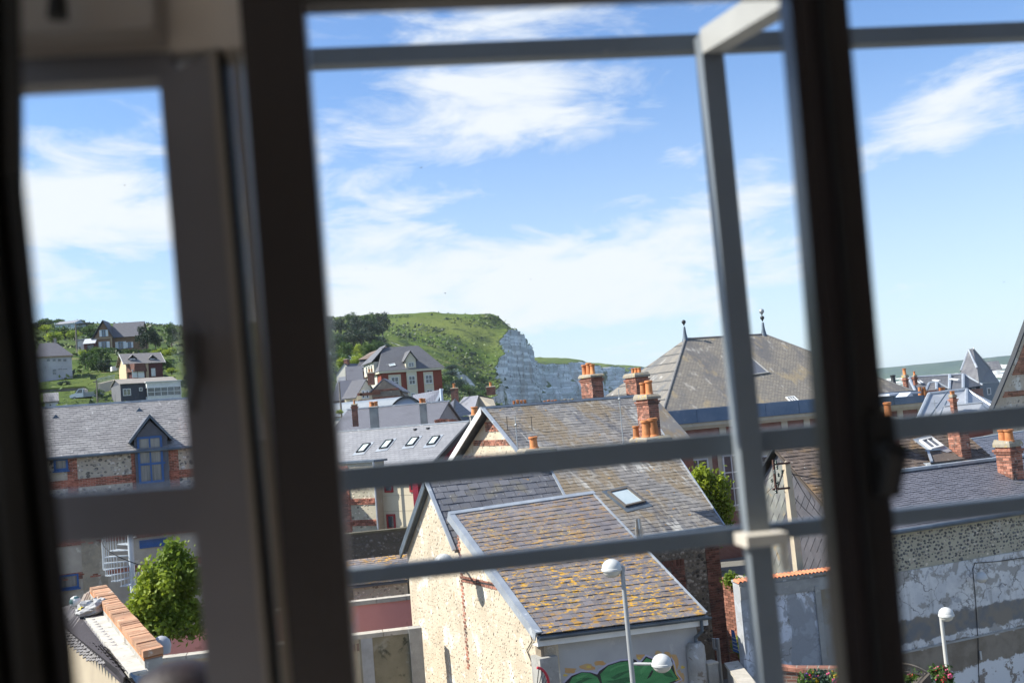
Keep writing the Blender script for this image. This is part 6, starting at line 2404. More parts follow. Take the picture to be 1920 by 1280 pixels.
for yy in (733, 747, 760):
    z = W(720, yy, 118).z
    brickwork(m, Vector((g0.x, g0.y, z)) + eS * .1, eS, Z, -gn, LS - .2, .22, proud=.05, seed=yy)
m.build('brick_bands', BRICK_BROWN, HS.root, kind='stuff')
m = MB()
lft = g0 - eS * .5 - Z * .3
m.prism([lft, ap_ + Z * .05, ap_ + Z * .05 + gn * 8.5, lft + gn * 8.5], Z * .15)
rgt = Vector((g1.x, g1.y, zl)) + eS * .3 - Z * .2
m.prism([rgt, ap_ + Z * .05, ap_ + Z * .05 + gn * 8.5, rgt + gn * 8.5], Z * .15)
m.build('roof', farslate('stone_house_slate', 0, 40, (.20, .20, .23), (.17, .17, .20)), HS.root)
# mansard side with two white dormers (faces left)
m = MB()
q = W(676, 748, 118)
m.prism([Vector((q.x, q.y, z0)), Vector((q.x, q.y, q.z)), g0 - Z * .1, g0b], gn * 8)
m.build('side_wing', CREAM, HS.root)
for x in (679, 686.5):
    A_ = W(x, 747, 117.6)
    B_ = W(x + 5, 731, 117.6)
    window(HS.root, A_, eS, Z, -gn, (B_ - A_).dot(eS), B_.z - A_.z, 1, 2, WHITE, GLASS, .1, .1)
for x, w_ in ((671, 2), (676, 9)):
    z = W(x, 751, 117.5)
    m = MB()
    for yy in (742, 755, 764):
        zq = W(x, yy, 117.5).z
        m.box(Vector((z.x, z.y, zq)), eS * .5 * w_ / 2, -gn * .1, Z * .3)
    m.build('brick_bands', BRICK, HS.root, kind='stuff')
chimney(HS.root, W(690, 722, 120), eS, gn, .7, .7, 1.3, [(.3, .5, .8), (.7, .5, .8)], BRICK_BROWN, seed=83, potr=.14)
# lean wing on the right side of the gable
m = MB()
q0, q1 = W(749, 729, 119), W(772, 757, 119)
m.prism([Vector((q0.x, q0.y, z0)), Vector((q1.x, q1.y, z0)), q1, q0], gn * 5)
m.build('lean_to_wing', STG, HS.root)
# --- small cream house at the left edge
HC = House('small_cream_house', 'small cream house with curved slate roof behind the brick chimney', 'house', 646, 745, 125.0, -20.0, 668, 742, 5.0, drop=7.0)
HC.walls(surf('ivory_render', (.66, .60, .46), (.6, .54, .42), 1, .9, .05), 2.0)
HC.gable_roof(1.9, farslate('cream_house_slate', -20), ov=.4)
HC.win('f', 657, 748, 662, 757, 2, 1, WHITE, GLASS, .1)
# slate and glass roofs at the far left edge
HL = House('blue_slate_house', 'dark blue slate house behind the telegraph pole, left of the cream house', 'house', 622, 752, 140.0, -8.0, 654, 748, 8.0, drop=7)
HL.walls(surf('brown_brick_far', (.17, .09, .07), (.14, .075, .06), 1, .9, .1), 2.4)
HL.gable_roof(2.6, farslate('blue_far_slate', -8, 35, (.07, .075, .10), (.055, .06, .085)))
HQ = House('glass_porch_house', 'pale house with glazed veranda below the white gable', 'house', 630, 728, 165.0, -5.0, 650, 725, 6.0, drop=5)
HQ.walls(CREAM, 1.6)
HQ.gable_roof(1.7, farslate('porch_slate', -5, 30, (.22, .23, .25), (.19, .20, .22)))
HQ.win('f', 636, 729, 650, 738, 4, 1, WHITE, GLASS, .1)
HT = House('stone_cottage', 'stone cottage gable with dark slate roof between white gable and dormers', 'house', 652, 716, 150.0, 10.0, 680, 713, 6.0, drop=5)
HT.walls(STG, 2.2)
HT.gable_roof(2.2, farslate('cottage_slate', 10, 38, (.16, .16, .18), (.13, .13, .15)))
# --- barrel roofed hall
a = -14.0
q0, q1 = W(727, 775, 98.0), W(800, 765, 98.0)
bh = thing('barrel_roof_hall', 'hall with curved barrel roof and pale blue end wall', 'hall', (q0.x, q0.y, 0))
d = q1 - q0
d.z = 0
eB = d.normalized()
nB = Vector((-eB.y, eB.x, 0))
N = 14
hgt = W(763, 745, 98).z - q0.z
arc = []
for k in range(N + 1):
    t = k / N
    arc.append(q0 + d * t + Z * (hgt * (1 - (2 * t - 1) ** 2)))
m = MB()
m.prism([Vector((q0.x, q0.y, 0))] + [p for p in arc] + [Vector((q1.x, q1.y, 0))], nB * .3)
m.build('end_wall', surf('pale_blue_cladding', (.33, .40, .55), (.30, .37, .51), 1, .6, .03), bh)
back = Vector((-9.5, 5.5, 0))
m = MB()
for k in range(N):
    A_, B_ = arc[k] + Z * .12 - nB * .25, arc[k + 1] + Z * .12 - nB * .25
    m.raw([A_, B_, B_ + back, A_ + back, A_ - Z * .1, B_ - Z * .1], [(0, 1, 2, 3), (4, 5, 1, 0)])
m.build('roof', surf('blue_grey_roof_felt', (.17, .20, .24), (.14, .17, .21), 1, .6, .05), bh)
m = MB()
for k in range(N):
    A_, B_ = arc[k] - nB * .3, arc[k + 1] - nB * .3
    m.box(A_ - Z * .05, B_ - A_, nB * .1, Z * .2)
m.build('end_trim', DARKFRAME, bh)
m = MB()
m.prism([Vector((q0.x, q0.y, 0)), q0 + Z * .05, q0 + back + Z * .05, Vector((q0.x, q0.y, 0)) + back], nB * .2)
m.build('side_wall', WHITE, bh)
# --- slate gable with the white pipe, right of the hall
HP_ = House('grey_slate_gable', 'grey slate roofed house with a white corner pipe behind the barrel hall', 'house', 770, 760, 112.0, -35.0, 806, 776, 7.0, drop=6)
p0, p1, p2, p3 = W(772, 768, 106), W(800, 786, 104), W(827, 730, 112), W(774, 740, 114)
m = MB()
m.prism([p0, p1, p2, p3], Z * -.15)
m.build('roof', farslate('grey_far_slate', -35, 38, (.22, .225, .26), (.19, .195, .225)), HP_.root)
m = MB()
p4 = W(836, 765, 110)
m.prism([Vector((p1.x, p1.y, 0)), p1 - Z * .2, p2 - Z * .2, p4, Vector((p4.x, p4.y, 0))], Vector((-.3, 1.5, 0)))
m.build('gable_wall', surf('dark_slate_cladding', (.10, .105, .12), (.085, .09, .105), 1, .6, .05), HP_.root)
m = MB()
m.box(p1 - Z * .05, p2 - p1, Vector((.25, .1, 0)), Z * .12)
m.build('verge_flashing', ZINC, HP_.root)
m = MB()
t0, t1 = W(830, 770, 108), W(829, 728, 108)
m.tube(Vector((t0.x, t0.y, t0.z)), Vector((t0.x, t0.y, t1.z)), .16, .16, 10)
m.build('corner_pipe', surf('pale_blue_pipe', (.55, .62, .68), None, rough=.4, bump=0), HP_.root, True)
# --- pyramid slate roof
q = [W(806, 783, 82), W(850, 783, 82), W(887, 776, 88), W(842, 778, 90)]
apx = W(853, 748, 86)
py_ = thing('pyramid_slate_roof', 'small house with a pointed grey slate pyramid roof', 'house', (q[0].x, q[0].y, 0))
m = MB()
m.raw(q + [apx], [(0, 1, 4), (1, 2, 4), (2, 3, 4), (3, 0, 4)])
m.build('roof', farslate('pyramid_slate', 20, 38, (.20, .205, .24), (.17, .175, .205)), py_)
m = MB()
m.tube(q[1], apx, .1, .08, 6)
m.build('hip_cap', DARKFRAME, py_)
m = MB()
m.prism([Vector((p.x, p.y, 0)) for p in q], Z * (q[0].z - .1))
m.build('wall', surf('navy_wall', (.045, .07, .12), None, rough=.7, bump=.05), py_)
for x in (809, 821):
    A_ = W(x, 795, 81.6)
    window(py_, A_, Vector((1, 0, 0)), Z, Vector((0, -1, 0)), .4, .55, 1, 1, WHITE, GLASS, .06, .06)
chimney(py_, W(809, 787, 80), E(10), NB(10), .35, .35, .5, [(.5, .5, .8)], BRICK, seed=85, potr=.13, poth=.35, bricks=False, core=WHITE)
# --- cream gable house beside the cliff foot
HK = House('cream_gable_house', 'cream gabled house with grey slate roof below the cliff', 'house', 858, 757, 120.0, -50.0, 888, 775, 6.0, drop=6)
p0, p1, p2, p3 = W(850, 768, 122), W(886, 780, 112), W(897, 741, 118), W(870, 744, 126)
m = MB()
m.prism([p0, p1, p2, p3], Z * -.12)
m.build('roof', farslate('cream_gable_slate', -50, 38, (.24, .24, .27), (.20, .20, .23)), HK.root)
p4, p5 = W(932, 768, 116), W(925, 748, 118)
m = MB()
m.prism([Vector((p1.x, p1.y, 0)), p1, p2 - Z * .1, p5, p4, Vector((p4.x, p4.y, 0))], Vector((0, 2.0, 0)))
m.build('gable_wall', surf('tan_gable_render', (.40, .35, .27), (.34, .30, .24), 1, .9, .05), HK.root)
m = MB()
m.box(p2 - Z * .05, p5 - p2, Vector((0, 3, 0)), Z * .15)
m.build('back_roof', DARKFRAME, HK.root)
nK = (p1 - p0).cross(p3 - p0).normalized()
if nK.z < 0:
    nK = -nK
skylight(HK.root, p0, [(866, 754), (869, 754), (873, 746), (870, 746)], nK, DARKFRAME, GLASS)
chimney(HK.root, W(847, 757, 122), E(0), NB(0), .8, .8, 1.7, [(.5, .5, 1)], BRICK_BROWN, seed=87, potr=.16)
chimney(HK.root, W(913, 741, 124), E(0), NB(0), 1.0, .8, .9, [(.5, .5, 1)], BRICK_BROWN, seed=88, potr=.16)
# --- long grey roof with concrete chimneys in front
a = -10.0
HF = House('grey_long_roof_house', 'long grey slate roof carrying two concrete chimneys and a brick one', 'house', 620, 818, 66.0, a, 812, 803, 8.0, drop=7)
HF.walls(surf('grey_town_render', (.32, .31, .30), (.27, .26, .25), 1, .9, .05), 1.55)
RF_ = farslate('long_roof_slate', a, 24, (.155, .155, .175), (.13, .13, .15))
HF.gable_roof(1.5, RF_, ov=.3, cap=None)
m = MB()
m.box(HF.at(-.2, 3.9, 1.62), HF.e * (HF.L + .4), HF.n * .2, Z * .08)
m.build('ridge_cap', ZINC, HF.roof)
def cstack(px0, px1, px2, y0, y1, Y, pots, mat, bricks, seed, **k):
    nr_ = W(px1, y0, Y)
    l_, r_ = VP(px0, y0, nr_, a + 100), VP(px2, y0, nr_, a + 10)
    zb = W(px1, y1, Y).z
    ee, nn2 = E(a + 10), NB(a + 10)
    chimney(HF.root, Vector((nr_.x, nr_.y, zb)), ee, nn2, max(.3, (r_ - nr_).dot(ee)), min(1.4, max(.3, (l_ - nr_).dot(nn2))), nr_.z - zb, pots, mat, seed=seed, bricks=bricks, core=None if bricks else CONCRETE, **k)
cstack(653, 659, 667, 760, 800, 64, [(.5, .5, .5)], BRICK_BROWN, True, 91, cap=.1, capw=.03)
cstack(681, 692, 708, 765, 812, 62, [(.2, .7, 1), (.5, .7, .9), (.8, .7, 1), (.3, .3, .9), (.7, .3, .9)], BRICK, False, 92, cap=.1, capw=.04, potr=.11, poth=.3, capmat=CONCRETE)
cstack(780, 786, 799, 758, 804, 62, [(.3, .5, 1), (.7, .5, .9)], BRICK, False, 93, cap=.08, capw=.05, potr=.12, poth=.3, capmat=CONCRETE)
# ruined chimney base and single pot by the red gable, low brick heap
rb = thing('ruined_stack', 'crumbled brick stack with loose bricks on the ridge beside the red gable', 'chimney', W(830, 795, 58))
rng = random.Random(6)
m = MB()
for k in range(46):
    p = W(818 + rng.uniform(0, 42), 794 - rng.uniform(0, 8), 58 + rng.uniform(0, .6))
    m.cbox(p, E(rng.uniform(-20, 40)) * .22, NB(10) * .12, Z * .08)
m.build('loose_bricks', BRICK, rb, kind='stuff')
m = MB()
q = W(815, 800, 58.3)
m.box(q - Z * .3, E(-8) * 1.4, NB(-8) * .5, Z * .32)
m.build('stack_base', CAPSTONE, rb)
op = thing('pot_chimney', 'short chimney with one big orange pot left of the streaked gable apex', 'chimney', W(890, 790, 47))
q = W(884, 800, 47)
chimney(op, q - Z * 1.0, E(10), NB(10), .42, .4, 1.45, [(.5, .5, 1.0)], BRICK_BROWN, seed=95, potr=.16, poth=.38, bricks=False, core=CONCRETE, cap=.06, capw=.02)
for k, (x, y, lab) in enumerate(((975, 752, 'cluster of small terracotta pots peeping over the ridge below the cliff'), (1033, 752, 'row of small terracotta pots on the ridge between cliff and brick stack'), (1065, 750, 'grey pair of pots peeping over the ridge beside the brick stack'))):
    rt = thing('ridge_pots', lab, 'chimney', W(x, y, 52))
    q = W(x - 12, y + 10, 52)
    chimney(rt, q - Z * 1.5, E(15), NB(15), .75, .3, 1.52, [(.1, .5, .7), (.35, .5, .8), (.6, .5, .7), (.85, .5, .75)], BRICK_BROWN, seed=97 + k, bricks=False, potr=.1, poth=.32, cap=.05, potmat=CAPSTONE if k == 2 else None)

# ------------------------------------------------------------------ right: zinc mansard, turreted house, banded gable
ZR = surf('pale_zinc_roof', (.36, .375, .40), (.29, .31, .34), .8, .5, .05, metal=.15, layers=[((.45, .46, .47), 1.2, .55, .15, 3.0)])
zr = thing('zinc_mansard_house', 'house with faceted pale zinc roof, dark seams and brick chimney', 'house', W(1715, 790, 52))
tl, tr_ = W(1742, 738, 56), W(1812, 730, 58)
b0, b1, b2 = W(1708, 812, 50), W(1812, 800, 50), W(1880, 775, 56)
m = MB()
m.raw([b0, b1, tr_, tl, b2, W(1860, 752, 60)], [(0, 1, 2, 3), (1, 4, 2), (4, 5, 2)])
m.build('roof', ZR, zr)
m = MB()
for A_, B_ in ((tl, tr_), (tr_, b2), (tr_, b1), (tl, b0)):
    m.tube(A_, B_, .09, .09, 6)
m.build('hip_cap', ZINC, zr)
m = MB()
for A_, B_ in (((1776, 735), (1730, 800)), ((1775, 752), (1757, 790)), ((1838, 755), (1815, 790)), ((1838, 755), (1862, 775))):
    p, q = W(*A_, 53.5 if A_[0] < 1800 else 53), W(*B_, 50.3)
    m.tube(p, q, .035, .035, 5)
m.build('roof_seam', ZINC_DARK, zr)
m = MB()
m.prism([Vector((p.x, p.y, 0)) for p in (b0, b1, b2)], Z * (b1.z - .1))
m.build('wall', BR_H, zr)
stack(zr, 1780, 1786, 1793, 745, 775, 50.2, [(.3, .5, .8), (.7, .5, .8)], 101, BRICK, cap=.15, capw=.03, potr=.1, poth=.25)
lo_, l1_ = W(1770, 762, 51), W(1842, 755, 51)
m = MB()
m.raw([W(1758, 795, 49.5), W(1825, 788, 49.5), l1_, lo_], [(0, 1, 2, 3)])
m.build('lower_roof', ZR, zr)
m = MB()
m.tube(lo_, l1_, .06, .06, 6)
m.build('lower_ridge', ZINC, zr)
m = MB()
p = W(1755, 780, 49.3)
m.tube(p - Z * .4, p + Z * .75, .02, .015, 5)
m.tube(p + Z * .6 - E(0) * .15, p + Z * .6 + E(0) * .15, .012, .012, 5)
m.build('aerial', GALV, zr)
# turreted slate house
SLT = farslate('turret_slate', 10, 60, (.17, .17, .175), (.13, .13, .14))
tu = thing('turret_house', 'slate house with a steep pointed turret and pale hip caps', 'house', W(1780, 750, 80))
def pyr(base, apex, mat, name, parent, cap=None):
    m = MB()
    n = len(base)
    m.raw(base + apex, [(i, (i + 1) % n, n + ((i + 1) % n if len(apex) > 1 else 0), n + (i if len(apex) > 1 else 0)) if len(apex) > 1 else (i, (i + 1) % n, n) for i in range(n)])
    o = m.build(name, mat, parent)
    if cap:
        c_ = MB()
        for i in range(n):
            c_.tube(base[i], apex[i if len(apex) > 1 else 0], .09, .07, 6)
        c_.build('hip_cap', cap, o)
    return o
apl, apr = W(1816, 655, 82), W(1824, 653, 82)
base = [W(1796, 718, 80), W(1836, 718, 78), W(1874, 716, 84), W(1838, 712, 90)]
mids = [W(1802, 695, 81), W(1832, 690, 79.5), W(1856, 690, 84), W(1832, 688, 87)]
pyr(base, mids, SLT, 'turret_skirt', tu)
pyr(mids, [apl, apl, apr, apr], SLT, 'turret_roof', tu, ZINC)
m = MB()
q = [Vector((p.x, p.y, 0)) for p in base]
m.prism(q, Z * (base[0].z - .2))
tw_ = m.build('turret_wall', surf('blue_grey_wall', (.14, .17, .20), (.12, .15, .18), 1, .7, .05), tu)
for x in (1823, 1851):
    A_ = W(x, 740, 77 if x < 1840 else 79)
    window(tu, A_, E(8), Z, -NB(8), .3, .5, 1, 1, WHITE, GLASS, .05, .05)
rb0, rb1, rt0, rt1 = W(1693, 738, 74), W(1806, 728, 72), W(1704, 708, 79), W(1806, 702, 79)
rb2, rt2 = W(1842, 722, 78), W(1808, 700, 81)
m = MB()
m.raw([rb0, rb1, rt1, rt0, rb2], [(0, 1, 2, 3), (1, 4, 2)])
m.build('main_roof', farslate('turret_main_slate', 8, 40, (.125, .125, .13), (.10, .10, .105)), tu)
m = MB()
for A_, B_ in ((rt0, rt1), (rt1, rb2), (rt1, rb1), (W(1781, 703, 78.8), W(1780, 730, 72.4)), (rt0, W(1718, 737, 73.5))):
    m.tube(A_, B_, .12, .10, 6)
m.build('hip_cap', ZINC, tu)
m = MB()
m.prism([Vector((p.x, p.y, 0)) for p in (rb0, rb1, rb2, W(1700, 712, 84))], Z * (rb0.z - .1))
m.build('wall', BR_H, tu)
# dormer with white hips, roof lights and chimneys
d0, d1, dt0, dt1 = W(1736, 732, 71), W(1756, 730, 71), W(1742, 718, 73.5), W(1756, 717, 73.5)
m = MB()
m.raw([d0, d1, dt1, dt0, W(1778, 728, 73)], [(0, 1, 2, 3), (1, 4, 2)])
m.build('dormer_roof', farslate('small_hip_slate', 8, 40, (.18, .17, .165), (.15, .14, .135)), tu)
m = MB()
for A_, B_ in ((dt0, dt1), (d0, dt0), (dt1, d1), (dt1, W(1778, 728, 73))):
    m.tube(A_, B_, .1, .08, 6)
m.build('dormer_hip_cap', ZINC, tu)
nT = (rb1 - rb0).cross(rt0 - rb0).normalized()
for q in ([(1726, 720), (1732, 719), (1730, 714), (1724, 715)], [(1760, 716), (1764, 715), (1761, 711), (1757, 712)], [(1796, 714), (1800, 713), (1804, 706), (1800, 707)]):
    skylight(tu, rb0 - nT * .05, q, nT * -1 if nT.z < 0 else nT, WHITE, GREYGLASS)
stack(tu, 1692, 1698, 1702, 708, 735, 72, [(.5, .5, 1)], 103, BRICK, cap=.2, capw=.06)
stack(tu, 1711, 1714, 1719, 706, 722, 74, [(.5, .5, .6)], 104, BRICK, cap=.1, capw=.03)
stack(tu, 1671, 1676, 1682, 725, 742, 68, [(.5, .5, 1.3)], 105, BRICK_BROWN, cap=.15, capw=.08, potmat=DARKFRAME)
m = MB()
p = W(1725, 733, 66)
m.box(W(1716, 745, 66), E(8) * 1.6, NB(8) * .5, Z * .35)
m.build('parapet', BRICK_BROWN, tu)
for k, x in enumerate((1725, 1733, 1764, 1769)):
    pp = W(x, 733 if k < 2 else 734, 65)
    m = MB()
    m.lathe(pp - Z * .25, [(.13, 0), (.1, .45), (.12, .5), (.09, .5)], 10)
    m.build('chimney_pot', TERRACOTTA, tu, True)
m = MB()
q0 = W(1868, 672, 88)
m.raw([W(1848, 678, 86), W(1872, 676, 86), W(1880, 692, 84), W(1858, 696, 84)], [(0, 1, 2, 3)])
m.build('rear_dormer_roof', SLT, tu)
# white terrace piece between
tb = thing('flat_white_roof', 'pale flat roof edge with white gables below the turret house chimney', 'roof', W(1690, 745, 60))
m = MB()
m.box(W(1668, 742, 62), E(18) * 2.2, NB(18) * 3, Z * .12)
m.prism([W(1700, 743, 61), W(1713, 742, 61), W(1708, 735, 61)], NB(18) * 1.0)
m.build('roof_edge', surf('pale_blue_zinc', (.48, .52, .58), None, rough=.5, bump=0), tb)
# tall gable at the right edge: brick top, then cream flint with brick bands
bg_ = thing('banded_gable_house', 'tall gable at the right edge, brick bands over cream flint', 'house', W(1880, 830, 43))
a = 62.0
pv = W(1846, 803, 43.0)
vt = VP(1932, 590, pv, 20)
m = MB()
vb = VP(1860, 803, pv, 20)
g_r = VP(2060, 800, pv, 20)
mid = VP(1902, 672, pv, 20)
poly_ = [Vector((pv.x, pv.y, 0)), pv, VP(1873, 742, pv, 20), mid, vt, Vector((g_r.x, g_r.y, vt.z)), Vector((g_r.x, g_r.y, 0))]
m.prism(poly_, NB(20) * .15)
m.build('gable_wall', FLINT_CREAM, bg_)
m = MB()
e2, n2 = E(20), NB(20)
def onG(px, py):
    return VP(px, py, pv, 20)
for y0, y1 in ((702, 600), (742, 734), (800, 794)):
    zz0, zz1 = onG(1915, y0).z, onG(1915, y1).z
    z = zz0
    while z < zz1:
        # left end follows the rake
        f = None
        for A_, B_ in ((pv, poly_[2]), (poly_[2], mid), (mid, vt)):
            if A_.z <= z <= B_.z:
                f = A_.lerp(B_, (z - A_.z) / (B_.z - A_.z))
        if f is not None:
            s0 = f + e2 * .25
            s0.z = z
            brickwork(m, s0, e2, Z, -n2, 4.0, .075, proud=.03, seed=int(z * 100))
        z += .077
m.build('brick_bands', surf('orange_brick', (.36, .17, .10), (.28, .12, .075), 8, .9, .3, rand=.4), bg_, kind='stuff')
m = MB()
pr_ = [pv, poly_[2], mid, vt]
for A_, B_ in zip(pr_[:-1], pr_[1:]):
    m.box(A_ - e2 * .08 - n2 * .06, e2 * .08, B_ - A_, n2 * .24)
m.build('verge_board', DARKFRAME, bg_)
oo = Vector((pv.x, pv.y, 0))
flints('flint_stones', bg_, oo, e2, Z, -n2, [(.3, 6.0), (6, 6.0), (6, 12), (3, 12)], .2, .07, FLINT_MIX, 111, .6, .5, .8, .3)
# blue grey slate roof behind the right chimney
br = thing('blue_slate_roof_house', 'blue-grey slate roof with white ridge behind the twin-pot chimney', 'house', W(1810, 850, 38))
q = [W(1800, 888, 35.5), W(1940, 870, 37), W(1940, 808, 41), W(1805, 828, 39)]
m = MB()
m.prism(q, Z * -.1)
rq = m.build('roof', surf('roof_underlay', (.05, .05, .06), None, rough=.9, bump=0), br)
q2 = [p + Z * .02 for p in q]
slates(rq, q2, .17, .24, surf('steel_blue_slate', (.14, .15, .185), (.115, .125, .155), 1.0, .5, .15, rand=.12), th=.014, seed=121)
m = MB()
m.box(q[3] - Z * .02, q[2] - q[3], Vector((-.05, .2, 0)), Z * .1)
m.build('ridge_cap', ZINC, rq)
m = MB()
m.prism([Vector((p.x, p.y, 0)) for p in q], Z * (q[1].z - .3))
m.build('wall', BRICK_BROWN, br)
m = MB()
m.box(W(1812, 826, 39.5), W(1862, 812, 40.5) - W(1812, 826, 39.5), Vector((0, .4, 0)), Z * .35)
m.build('parapet', surf('rust_red_wall', (.20, .06, .04), (.24, .09, .06), 2, .9, .1), br)
# ------------------------------------------------------------------ houses on the hillside (left)
WALLW = surf('hill_white_render', (.62, .62, .62), (.56, .56, .57), .8, .9, .05)
h1 = House('white_bungalow', 'low white bungalow alone near the hilltop', 'house', 103, 609, 470.0, -12.0, 140, 605, 8.0, drop=3.4)
h1.walls(surf('bungalow_blue_white', (.50, .56, .62), (.46, .52, .58), .8, .9, .05), 1.5)
h1.gable_roof(1.5, farslate('bungalow_roof', -12, 20, (.30, .30, .32), (.27, .27, .29)), ov=.5, trim=WHITE)
h1.win('f', 117, 609, 120, 616, 1, 1, WHITE, GLASS, .12)
h1.win('f', 127, 608, 133, 614, 2, 1, WHITE, GLASS, .12)
m = MB()
m.box(h1.at(h1.L + .1, 1, -.6), h1.e * 5.5, h1.n * 5, Z * .3)
m.build('carport_roof', DARKFRAME, h1.root)
for u in (1.5, 5.2):
    m = MB()
    m.box(h1.at(h1.L + u, 1.2, -3.4), h1.e * .2, h1.n * .2, Z * 2.8)
    m.build('carport_post', DARKFRAME, h1.root)
# brick villa with the steep gable and white shutters
h2 = House('shuttered_villa', 'ochre brick villa with steep slate roofs and white shutters', 'house', 209, 631, 300.0, 6.0, 264, 627, 8.5, drop=5.0)
BRV = surf('ochre_brick', (.26, .155, .09), (.21, .125, .075), 1.2, .9, .1, layers=[((.15, .09, .06), 1, .57, .1, 3.0)])
SLV = farslate('villa_slate', 6, 52, (.115, .115, .135), (.095, .095, .11))
h2.walls(BRV, 4.0)
h2.gable_roof(4.1, SLV, ov=.5, side=.3)
wl0 = h2.P - h2.n * 1.6
def V2(px, py):
    return VP(px, py, wl0, 6.0)
m = MB()
gp = [V2(179, 664), V2(211, 662), V2(210, 631), V2(193, 604), V2(177, 634)]
m.prism(gp, h2.n * 6)
m.build('gable_wing', BRV, h2.root)
m = MB()
apv = V2(193, 601.5)
for q in (V2(172, 637), V2(214, 634)):
    m.prism([q - h2.n * .6, apv - h2.n * .6, apv + h2.n * 6, q + h2.n * 6], Z * .22)
m.build('wing_roof', SLV, h2.root)
m = MB()
m.box(V2(176, 636) - h2.n * .1, h2.e * ((V2(211, 634) - V2(176, 636)).dot(h2.e)), h2.n * .1, Z * .3)
for x in (179, 209):
    q = V2(x, 664)
    m.box(q - h2.n * .08, h2.e * .35, h2.n * .08, Z * 4.5)
m.build('timber_band', surf('tan_trim', (.42, .31, .20), None, rough=.8, bump=0), h2.root)
WB = surf('blue_window_paint', (.20, .33, .46), None, rough=.5, bump=0)
SHW = surf('white_shutter_paint', (.75, .75, .76), None, rough=.6, bump=.03)
P_ = h2.P.copy()
h2.P = wl0.copy()
h2.win('f', 191, 618, 198, 631, 2, 1, WB, GLASS, .12, shutters=SHW, sw=.55)
h2.win('f', 191, 640, 200, 656, 2, 1, WB, GLASS, .12, shutters=SHW, sw=.55)
h2.P = P_
h2.win('f', 222, 640, 231, 654, 2, 1, WB, GLASS, .12, shutters=SHW, sw=.55)
h2.win('f', 240, 641, 246, 652, 2, 1, WB, GLASS, .12, shutters=SHW, sw=.5)
h3 = House('white_outhouse', 'small white outhouse beside a tall pole left of the villa', 'house', 143, 638, 298.0, 6.0, 157, 638, 5.0, drop=4.0)
h3.walls(WALLW, .5)
h3.gable_roof(.5, DARKFRAME, ov=.3, side=.6)
h3.win('f', 148, 650, 151, 662, 1, 1, DARKFRAME, GLASS, .1)
h3b = House('veranda_annex', 'dark red glazed veranda with pale roof joining the villa', 'house', 157, 645, 296.0, 6.0, 178, 641, 4.0, drop=2.9)
h3b.walls(surf('maroon_boards', (.14, .045, .04), None, rough=.7, bump=.05), 1.0)
h3b.gable_roof(1.3, surf('pale_roof_sheet', (.45, .46, .48), None, rough=.6, bump=0), ov=.4)
h3b.win('f', 164, 646, 176, 656, 3, 1, DARKFRAME, GLASS, .1)
# derelict grey house at the edge
h4 = House('derelict_grey_house', 'run-down grey-white house on stilts with plain slate roof', 'house', 66, 670, 214.0, 25.0, 134, 665, 8.0, drop=6.4)
GW4 = surf('stained_grey_render', (.47, .46, .48), (.40, .39, .41), .6, .9, .1, layers=[((.24, .22, .22), .9, .62, .08, 3.0, (1, .4, 1))])
m = MB()
m.box(h4.at(0, 0, -5.2), h4.e * h4.L, h4.n * 9, Z * 5.2)
m.build('wall', GW4, h4.root)
h4.rh = 3
h4.hip_roof(3.1, farslate('derelict_slate', 25, 40, (.135, .13, .145), (.115, .11, .125)), (1.0, 2.6), ov=.35)
m = MB()
m.box(h4.at(-.3, -.35, -.25), h4.e * (h4.L + .6), h4.n * .3, Z * .22)
m.build('fascia', surf('rotten_fascia', (.36, .26, .16), (.25, .18, .12), 2, .9, .2), h4.root)
for x in (87, 98, 108, 118):
    h4.win('f', x, 672, x + 7, 678, 1, 1, GW4, GLASS, .08)
h4.win('f', 98, 691, 106, 703, 1, 2, GW4, GLASS, .1)
h4.win('f', 108, 690, 127, 694, 4, 1, GW4, GLASS, .1)
for u in (1.8, h4.L - .6, h4.L - 3.2):
    m = MB()
    m.box(h4.at(u, .1, -6.9), h4.e * .3, h4.n * .3, Z * 1.7)
    m.build('stilt', GW4, h4.root)
chimney(h4.root, h4.at(h4.L * .55, 4, 2.6), h4.e, h4.n, .5, .5, 1.3, [], CONCRETE, bricks=False, core=CONCRETE, seed=131)
# chalet with cream gable and brown bay
h5 = House('brown_bay_chalet', 'chalet with cream gable, white verge and brown polygonal bay', 'house', 236, 683, 206.0, 31.0, 304, 677, 7.0, drop=3.4)
CR5 = surf('peach_cream_render', (.62, .46, .30), (.56, .42, .28), .8, .9, .05)
h5.walls(CR5, 2.1)
h5.gable_roof(2.1, farslate('chalet_roof', 22, 30, (.24, .22, .21), (.20, .185, .18)), ov=.35, side=.55, trim=WHITE)
BRN = surf('brown_shingle', (.15, .065, .045), (.12, .05, .036), 1.5, .8, .1)
MAR = surf('maroon_panel', (.10, .03, .03), (.085, .025, .026), 1.5, .8, .05)
m = MB()
m.box(h5.at(4.2, -.06, -3.4), h5.e * (h5.L - 4.2), h5.n * .06, Z * 3.3)
m.build('front_cladding', MAR, h5.root)
u1 = (h5.fpt('f', 273, 690) - h5.P).dot(h5.e)
m = MB()
bp = [h5.at(.3, 0, -3.4), h5.at(1.3, -1.5, -3.4), h5.at(u1 - .6, -1.5, -3.4), h5.at(u1, 0, -3.4)]
m.prism(bp, Z * 3.2)
m.build('bay', MAR, h5.root)
m = MB()
tp = [p + Z * 3.25 for p in bp]
bt = [h5.at(0, 0, -1.75), h5.at(1.1, -1.9, -1.75), h5.at(u1 - .4, -1.9, -1.75), h5.at(u1 + .3, 0, -1.75)]
for i in range(3):
    m.raw([bt[i], bt[i + 1], tp[i + 1], tp[i]], [(0, 1, 2, 3)])
m.build('bay_skirt', BRN, h5.root)
P_ = h5.P.copy()
h5.P = P_ - h5.n * 1.52
